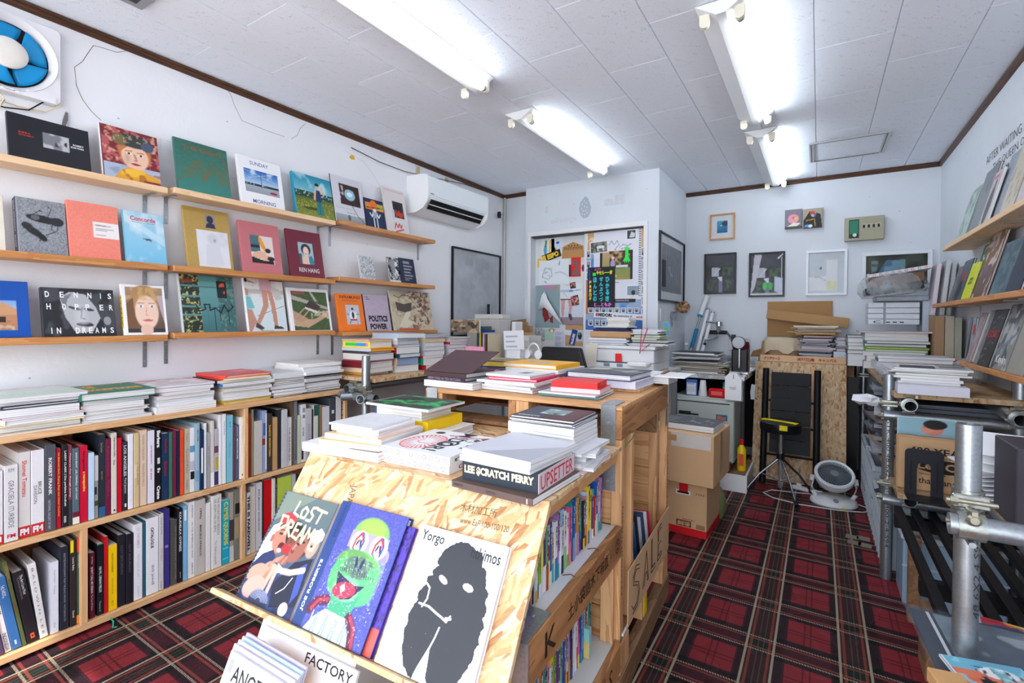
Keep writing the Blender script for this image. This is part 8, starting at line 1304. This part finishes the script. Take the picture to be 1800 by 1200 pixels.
tag(MB().lathe([(.001,0),(.05,.0),(.075,.03),(.06,.07),(.07,.10),(.03,.13),(.001,.13)],11,T(.70,3.60,.93)).obj('plastic_bag',glass((190,196,200),.4,.1,'crinkled_film'),smooth=True),'crinkled clear plastic bag by the wall shelf end','bag')
# hanging tissue and magazines in the gap
q=P(1504,701,'y',3.0); rd=random.Random(5); o=MB().lathe([(.001,-.02),(.035,-.02),(.06,-.005),(.05,.015),(.02,.024),(.001,.022)],9,Matrix.Diagonal((1.1,.8,1,1)).to_4x4()); o.v=[(x*rd.uniform(.75,1.25),y*rd.uniform(.7,1.3),z*rd.uniform(.6,1.5)) for x,y,z in o.v]; o=o.obj('tissue',mat((214,216,222),.7,.05,20,.4),None,T(q.x+.05,q.y,q.z)); tag(o,'crumpled white tissue tucked beside the first scaffold pole','tissue')
papers(.39,3.55,.506,.22,.34,16,.017,'heap of worn magazines on the lower scaffold board','magazines',[(150,150,156),(120,110,110),(180,180,186),(60,60,66),(170,140,110)],21,.03,10,name='magazine_pile')
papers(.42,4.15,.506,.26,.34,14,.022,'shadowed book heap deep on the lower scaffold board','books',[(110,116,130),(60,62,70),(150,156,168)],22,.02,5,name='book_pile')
papers(.52,3.1,.83,.34,.24,3,.012,'grey folders lying on the pipes beneath the chipboard top','folders',[(80,84,94),(100,106,118)],23,.005,2,name='folder_pile')
# printed cardboard box, picture and bookend
bx=thing('printed_box','flat kraft box printed 400 YEARS behind the black bookend','box',T(.305,2.80,.506)); MB().bev(0,0,0,.40,.035,.24,.003).obj('box_body',mat((176,142,106),.75,.05,10),bx); MB().box(.008,-.0012,.006,.392,0,.232).obj('front_sheet',mat((190,154,116),.75,.04,10),bx)
F_=frame((0,-.002,0),(1,0,0),(0,0,1),(0,-1,0)); IN=mat((30,26,26),.6)
for s,x0,y0,x1,y1,b in(('400 YEARS',.045,.165,.265,.195,.02),('OF A COMPANY',.16,.15,.25,.156,.01),('SINCE 1889',.08,.075,.17,.082,.01),('nts that   and the',.03,.035,.26,.062,.01)): text(s,bx,F_,x0,y0,x1,y1,IN,b)
MB().lathe([(.001,0),(.10,0)],28,F_@T(.16,.115,.0005)@Matrix.Scale(.30,4,(0,1,0)),cap=False).obj('oval_emblem',IN,bx); text('Lee Co.',bx,F_@T(0,0,.001),.075,.10,.245,.133,mat((190,154,116),.7),.03)
o=sheet('picture_card','picture of a dark-haired face on light blue above the printed box',(1577,735,1680,775),2.87,(lambda a:a.el(.62,.55,.2,.3,(206,130,110)).el(.66,.75,.22,.22,(26,22,24)).el(.2,.1,.25,.15,(110,106,104)).el(.52,.45,.1,.12,(216,140,120)))(A(50,30,(140,180,196))),cat='picture')
be=thing('bookend','black metal bookend with two cut slots in front of the printed box','bookend',T(.325,2.72,.506)); MK=mat((24,26,34),.45,.05,20,key='black_enamel')
def arch(): 
    w,h,r=.13,.20,.018; o=[(0,0),(0,h-r)]+[(r-r*math.cos(a),h-r+r*math.sin(a)) for a in np.linspace(.2,PI/2,5)]+[(w-r+r*math.sin(a),h-r+r*math.cos(a)) for a in np.linspace(.0,PI/2-.2,5)]+[(w,h-r),(w,0),(w-.042,0),(w-.042,.13),(w-.050,.14),(.050,.14),(.042,.13),(.042,0)]; return o
MB().prism(arch(),0,.003,frame((0,0,0),(1,0,0),(0,0,1),(0,-1,0))).obj('upright_plate',MK,be); MB().bev(0,-.10,-.0,.13,0,.003,.001).obj('foot_plate',MK,be)
for x in(.02,.108): MB().bev(x,-.006,.02,x+.003,-.003,.15,.001).obj('rib',MK,be)
# right-hand small board with papers, dark box
sb2=thing('side_shelf','small chipboard shelf on pipes at the right edge holding papers','shelf',T(.475,1.60,.66)); MB().bev(0,0,0,.32,.66,.02,.001).obj('board',osb('osb_side',.6,.4),sb2); MB().pipe((.03,-.05,-.03),(.03,.66,-.03),.0243,.0218,18).obj('pipe',ST,sb2,smooth=50)
db=tag(MB().bev(0,0,0,.28,.20,.23,.003).obj('dark_box',mat((64,60,68),.55,.1,12),None,T(.462,1.86,.681)),'dark grey cardboard box at the right edge beside the papers','box')
for i in range(7):
    c=[(214,216,220),(206,208,214),(222,222,226),(200,204,210),(220,222,226),(206,208,214),(214,216,222)][i]; o=MB().bev(0,0,0,.20,.26,.003,.0005).obj('loose_sheet',mat(c,.5,.05,20),None,T(.43+.004*i,2.08+.01*i,.682+.012*i,R(-20+5*i))@Matrix.Rotation(R(-6),4,'Y')); tag(o,'pale loose print fanned beside the dark box, %s from the top'%nth(6-i),'paper','prints fanned on the small shelf')
for i in range(3):
    o=MB().bev(0,0,0,.16,.12,.004,.001).obj('envelope',mat((220,222,226),.5),None,T(.43,2.14-.02*i,.775+.03*i,R(-24+4*i))@Matrix.Rotation(R(28),4,'X')); tag(o,'white envelope with yellow lining jutting over the prints, %s of three'%nth(2-i),'envelope','envelopes with yellow linings'); MB().box(.0,.105,-.0015,.15,.12,-.0002).obj('yellow_lining',mat((226,222,60),.5),o)
# folding crates on the floor
CR=mat((176,186,194),.45,.05,12,key='grey_crate_plastic')
def crate(x,y,w,d,h,label):
    o=thing('folding_crate',label,'crate',T(x,y,0),'plastic crates under the scaffold shelf'); MB().bev(0,0,0,w,d,.012,.002).obj('base',CR,o)
    for a,b in(((0,0,.012),(.008,d,h-.03)),((w-.008,0,.012),(w,d,h-.03)),((.008,0,.012),(w-.008,.008,h-.03)),((.008,d-.008,.012),(w-.008,d,h-.03))): MB().bev(*a,*b,.001).obj('side_wall',CR,o)
    MB().bev(-.008,-.008,h-.03,.012,d+.008,h,.003).obj('rim',CR,o); MB().bev(w-.012,-.008,h-.03,w+.008,d+.008,h,.003).obj('rim',CR,o); MB().bev(.012,-.008,h-.03,w-.012,.012,h,.003).obj('rim',CR,o); MB().bev(.012,d-.012,h-.03,w-.012,d+.008,h,.003).obj('rim',CR,o)
    for k in range(6): yy=.02+k*(d-.05)/5; MB().bev(-.006,yy,.012,0,yy+.012,h-.03,.001).obj('rib',CR,o)
    for z in(.1,.2): MB().bev(-.006,.02,z,0,d-.02,z+.010,.001).obj('rib',CR,o)
    return o
crate(.285,3.10,.33,.46,.33,'grey-white ribbed crate nearest the first scaffold pole'); crate(.285,3.59,.33,.45,.40,'grey-white ribbed crate in the middle of the row'); crate(.285,4.07,.33,.42,.42,'grey-white ribbed crate deepest under the shelf, by the fan')
tag(MB().tube([(0,0,0),(.05,.02,.02),(.10,.0,.01)],.010,6).obj('mesh_pouch',mat((60,64,70),.6,.3,80),None,T(.27,3.30,.335),smooth=True),'dark mesh strap lying on the first crate rim','strap')
o=thing('storage_tub','translucent blue storage tub just past the first pole','tub',T(.345,2.995+.06,0)) if 0 else None
tb=thing('storage_tub','translucent pale blue storage tub on the carpet under the bench end','tub',T(.33,2.76,0)); MB().bev(0,0,0,.34,.22,.29,.006).obj('tub_body',mat((150,176,200),.2,.08,8),tb); MB().bev(-.008,-.008,.29,.348,.228,.315,.004).obj('lid',mat((196,204,212),.3),tb); MB().bev(-.003,-.004,.17,.343,-.0,.18,.001).obj('band',mat((180,196,210),.3),tb)
# ---------------- sleeves and prints on the near end of the bench ----------------
SLV=T(.24,1.72,.446,R(3)); o=thing('plastic_sleeve','clear plastic sleeve with a blue-grey print on the bench end','sleeve',T(.248,1.305,.455,R(4))); 
art_=(lambda a:a.nz(4,(150,166,176),.4,.7,.9,None,3).nz(9,(200,206,212),.62,.68,.8,(.05,.3,.5,.9)).po([(.45,0),(.5,.45),(1,.3),(1,0)],(34,38,44)).re(.5,.1,1,.2,(110,116,112)).ln([(.45,.06),(1,.14)],.012,(150,160,166)).ln([(.55,.7),(.75,.66),(.95,.45)],.03,(110,166,150)).el(.85,.5,.05,.04,(200,140,170)))(A(110,100,(96,108,122),5))
MB().box(0,0,.004,.50,.42,.010).obj('backing_board',mat((56,64,76),.5),o); link('print',art_.mesh('print',.44,.40),o,T(.05,.01,.0108)); MB().box(-.01,-.01,.0125,.51,.43,.0140).obj('sleeve_film',glass((120,130,145),.10,.05,'sleeve_film'),o); MB().box(.035,.02,.0115,.042,.41,.0122).obj('white_seam',mat((226,228,234),.4),o)
tg=(lambda a:a.gr((220,120,90),(214,110,76),0,.75).nz(9,(34,34,44),.52,.56,.95,(0,0,1,.75),2).re(0,.86,1,1,(110,180,206)).el(.6,.86,.26,.08,(236,238,242)).nz(14,(40,44,60),.6,.64,.9,(.3,.7,1,.92)).nz(6,(150,210,220),.66,.7,.8))(A(60,80,(220,120,90),9))
book('white-edged tiger print lying over the sleeve by a brown mailer',T(.315,1.22,.4725,R(14)),.15,.28,.006,(226,228,234),False,None,tg,name='print_booklet'); tag(MB().bev(0,0,0,.06,.26,.03,.002).obj('mailer',mat((196,150,100),.7),None,T(.262,1.12,.474,R(12))),'narrow brown cardboard mailer on the sleeve edge','mailer')
cm=(lambda a:a.nz(5,(180,30,50),.42,.46,.95).nz(7,(240,200,60),.6,.64,.9).nz(9,(240,110,40),.62,.66,.9).nz(8,(50,60,130),.66,.7,.9).re(0,0,.12,1,(206,222,236)))(A(90,50,(150,190,210),13))
book('comic-coloured red print sticking out from behind the sleeve',T(.322,1.68,.442,R(-6)),.36,.14,.006,(230,230,234),False,None,cm,name='print_booklet')
MB().tube([(0,0,0),(.02,-.1,-.12),(.03,-.14,-.3)],.003,6) if 0 else None
# ---------------- shelves and books on the right wall ----------------
for z,nm,y0,y1 in((1.735,'top',2.0,4.08),(1.385,'middle',2.0,4.38),(1.048,'bottom',2.0,3.80)):
    s=thing('wall_shelf','pine plank shelf, %s row on the right wall'%nm,'shelf',group='plank shelves on the right wall'); MB().bev(.655,2.98,z-.026,XR-.004,y1,z,.002).obj('plank',MP if nm=='top' else MO,s); MB().bev(.655,y0,z-.026,XR-.004,2.975,z,.002).obj('plank',MP if nm=='top' else MO,s)
    for y in(2.85,2.98+.06,y1-.5): bracket(s,y,z-.026,XR,-1)
def rdisp(yl,w,h,z,label,c,art,texts=(),lean=14,x=.675,t=.012,name='photo_book',**k):
    s,co=math.sin(R(lean)),math.cos(R(lean)); M=frame((x,yl,z+.001),(0,-1,0),(s,0,co),(-co,0,s))@Matrix.Translation((0,0,-t)); book(label,M,w,h,t,c,k.pop('hard',True),None,art,texts,(),'books shown face out on the right wall',name,spc=k.pop('spc',None))
nzz=lambda c,c2,s=1,n=6: (lambda a:a.nz(n,c2,.45,.6,.8,None,3))(A(30,36,c,s))
rdisp(3.84,.21,.29,1.735,'pale mint book at the far end of the top right shelf',(170,196,186),nzz((176,200,192),(120,134,128),2),spc=BK)
rdisp(3.60,.24,.34,1.735,'tall grey misty book on the top right shelf',(110,114,120),nzz((128,132,138),(96,100,106),3,3))
rdisp(3.33,.13,.27,1.735,'white magazine with a dark figure and magenta title',(196,190,190),(lambda a:a.el(.5,.35,.35,.4,(60,58,60)).el(.55,.75,.12,.1,(60,58,60)))(A(24,34,(196,188,184))),[('PURPLE',.1,.85,.8,.93,(206,40,130),.03)],x=.668,hard=False)
rdisp(3.25,.20,.33,1.735,'pale grey-blue book with a dark blue edge',(60,90,140),nzz((156,164,176),(140,148,160),5),x=.69)
rdisp(3.03,.19,.36,1.735,'cream book with a brown flower head drawing',(190,176,150),(lambda a:a.el(.8,.85,.2,.12,(130,100,76)).nz(7,(150,130,110),.62,.68,.6))(A(30,40,(196,186,166))),spc=BK)
rdisp(2.82,.22,.32,1.735,'pinkish white book cut off by the frame',(196,186,188),nzz((200,190,192),(180,170,174),6),spc=BK)
rdisp(4.02,.22,.22,1.385,'grey book leaning under the silver one at the far end',(110,110,116),nzz((120,120,126),(90,90,96),7),hard=False); rdisp(3.86,.20,.24,1.385,'dark figure book with a red disc',(50,60,70),(lambda a:a.el(.5,.6,.28,.14,(150,40,56)).el(.4,.25,.3,.25,(34,50,54)))(A(30,36,(70,86,100))),x=.667)
rdisp(3.70,.20,.31,1.385,'green leafy book behind the yellow one',(40,100,70),(lambda a:a.nz(12,(200,210,204),.6,.66,.9).re(0,0,1,.45,(44,44,50)))(A(34,44,(36,110,66))),x=.70); rdisp(3.62,.16,.20,1.385,'acid yellow book with a framed black title',(206,216,20),None,[('ISSEI',.35,.5,.8,.58,(60,66,30),.03),('METRA',.3,.4,.8,.48,(60,66,30),.03)],x=.662,t=.008)
rdisp(3.46,.25,.33,1.385,'brown and cream collage book on the middle right shelf',(110,80,74),(lambda a:a.re(0,.5,1,1,(196,184,172)).nz(5,(120,80,56),.5,.54,.95,(0,.45,1,1)).nz(7,(206,196,190),.64,.68,.8,(0,0,1,.5)).nz(4,(110,90,120),.6,.66,.6))(A(44,56,(100,70,66),4)),x=.672)
rdisp(3.12,.24,.245,1.385,'dark blue marbled book on the middle right shelf',(40,60,84),nzz((50,76,92),(90,116,124),8),x=.668); rdisp(2.90,.2,.26,1.385,'navy book beside the marbled one',(30,36,56),None,x=.668)
rdisp(3.72,.13,.24,1.048,'grey book with a hand and a red glove, far end of bottom shelf',(110,120,130),(lambda a:a.re(.55,0,1,1,(150,160,176)).el(.45,.75,.1,.2,(34,32,36)).el(.4,.3,.16,.4,(34,32,36)).el(.65,.7,.14,.08,(206,140,110)).el(.85,.72,.16,.14,(150,20,40)))(A(40,44,(104,114,122))),x=.70,lean=6)
rdisp(3.56,.11,.27,1.048,'thick greyish book with a black edge on the bottom right shelf',(150,140,140),nzz((160,150,152),(140,100,106),10),t=.03,spc=BK); rdisp(3.40,.13,.28,1.048,'grey etched book in plastic on the bottom right shelf',(130,130,132),nzz((140,140,142),(100,100,104),11,9))
rdisp(3.28,.19,.28,1.048,'black book with red blackletter word and white scribbles',(22,22,26),(lambda a:[a.ln([(x,y),(x+.18,y+.05*a.r.rand())],.006,(150,150,156)) for x,y in zip(a.r.rand(16)*.8,a.r.rand(16)*.95)] and a)(A(50,64,(26,26,30))),[('GOPC',.08,.5,.92,.64,(190,30,30),.02)],x=.664)
rdisp(3.08,.22,.30,1.048,'grey collage book titled in white blackletter',(120,122,120),(lambda a:a.nz(6,(180,180,176),.55,.62,.9).nz(7,(60,62,66),.6,.66,.9).ln([(0,.2),(1,.6)],.03,(100,120,150)))(A(50,60,(130,132,128),12)),[('Kevin',.2,.1,.8,.22,(230,230,232),.02)],x=.668); rdisp(2.85,.2,.3,1.048,'beige book at the near end of the bottom right shelf',(150,146,136),None,x=.668)
# handwriting on the right wall
HW=mat((50,52,60),.6)
for s,py_,L in(('AFTER WAITING 10 YEARS',272,.92),('THE QUEEN OF   DIDI',295,.74),('FLOTSAM BOOKS',315,.50)):
    a_=P(1745,py_+8,'x',XR-.001); t_=text(s,None,frame((XR-.0012,a_.y+(.12 if L>.9 else 0),a_.z),(0,-1,0),(0,0,1),(-1,0,0)),0,0,L,.045,HW,-.01,name='wall_lettering'); tag(t_,'handwritten black line "%s" on the right wall'%s.lower().replace('flotsam books','last of three'),'lettering')
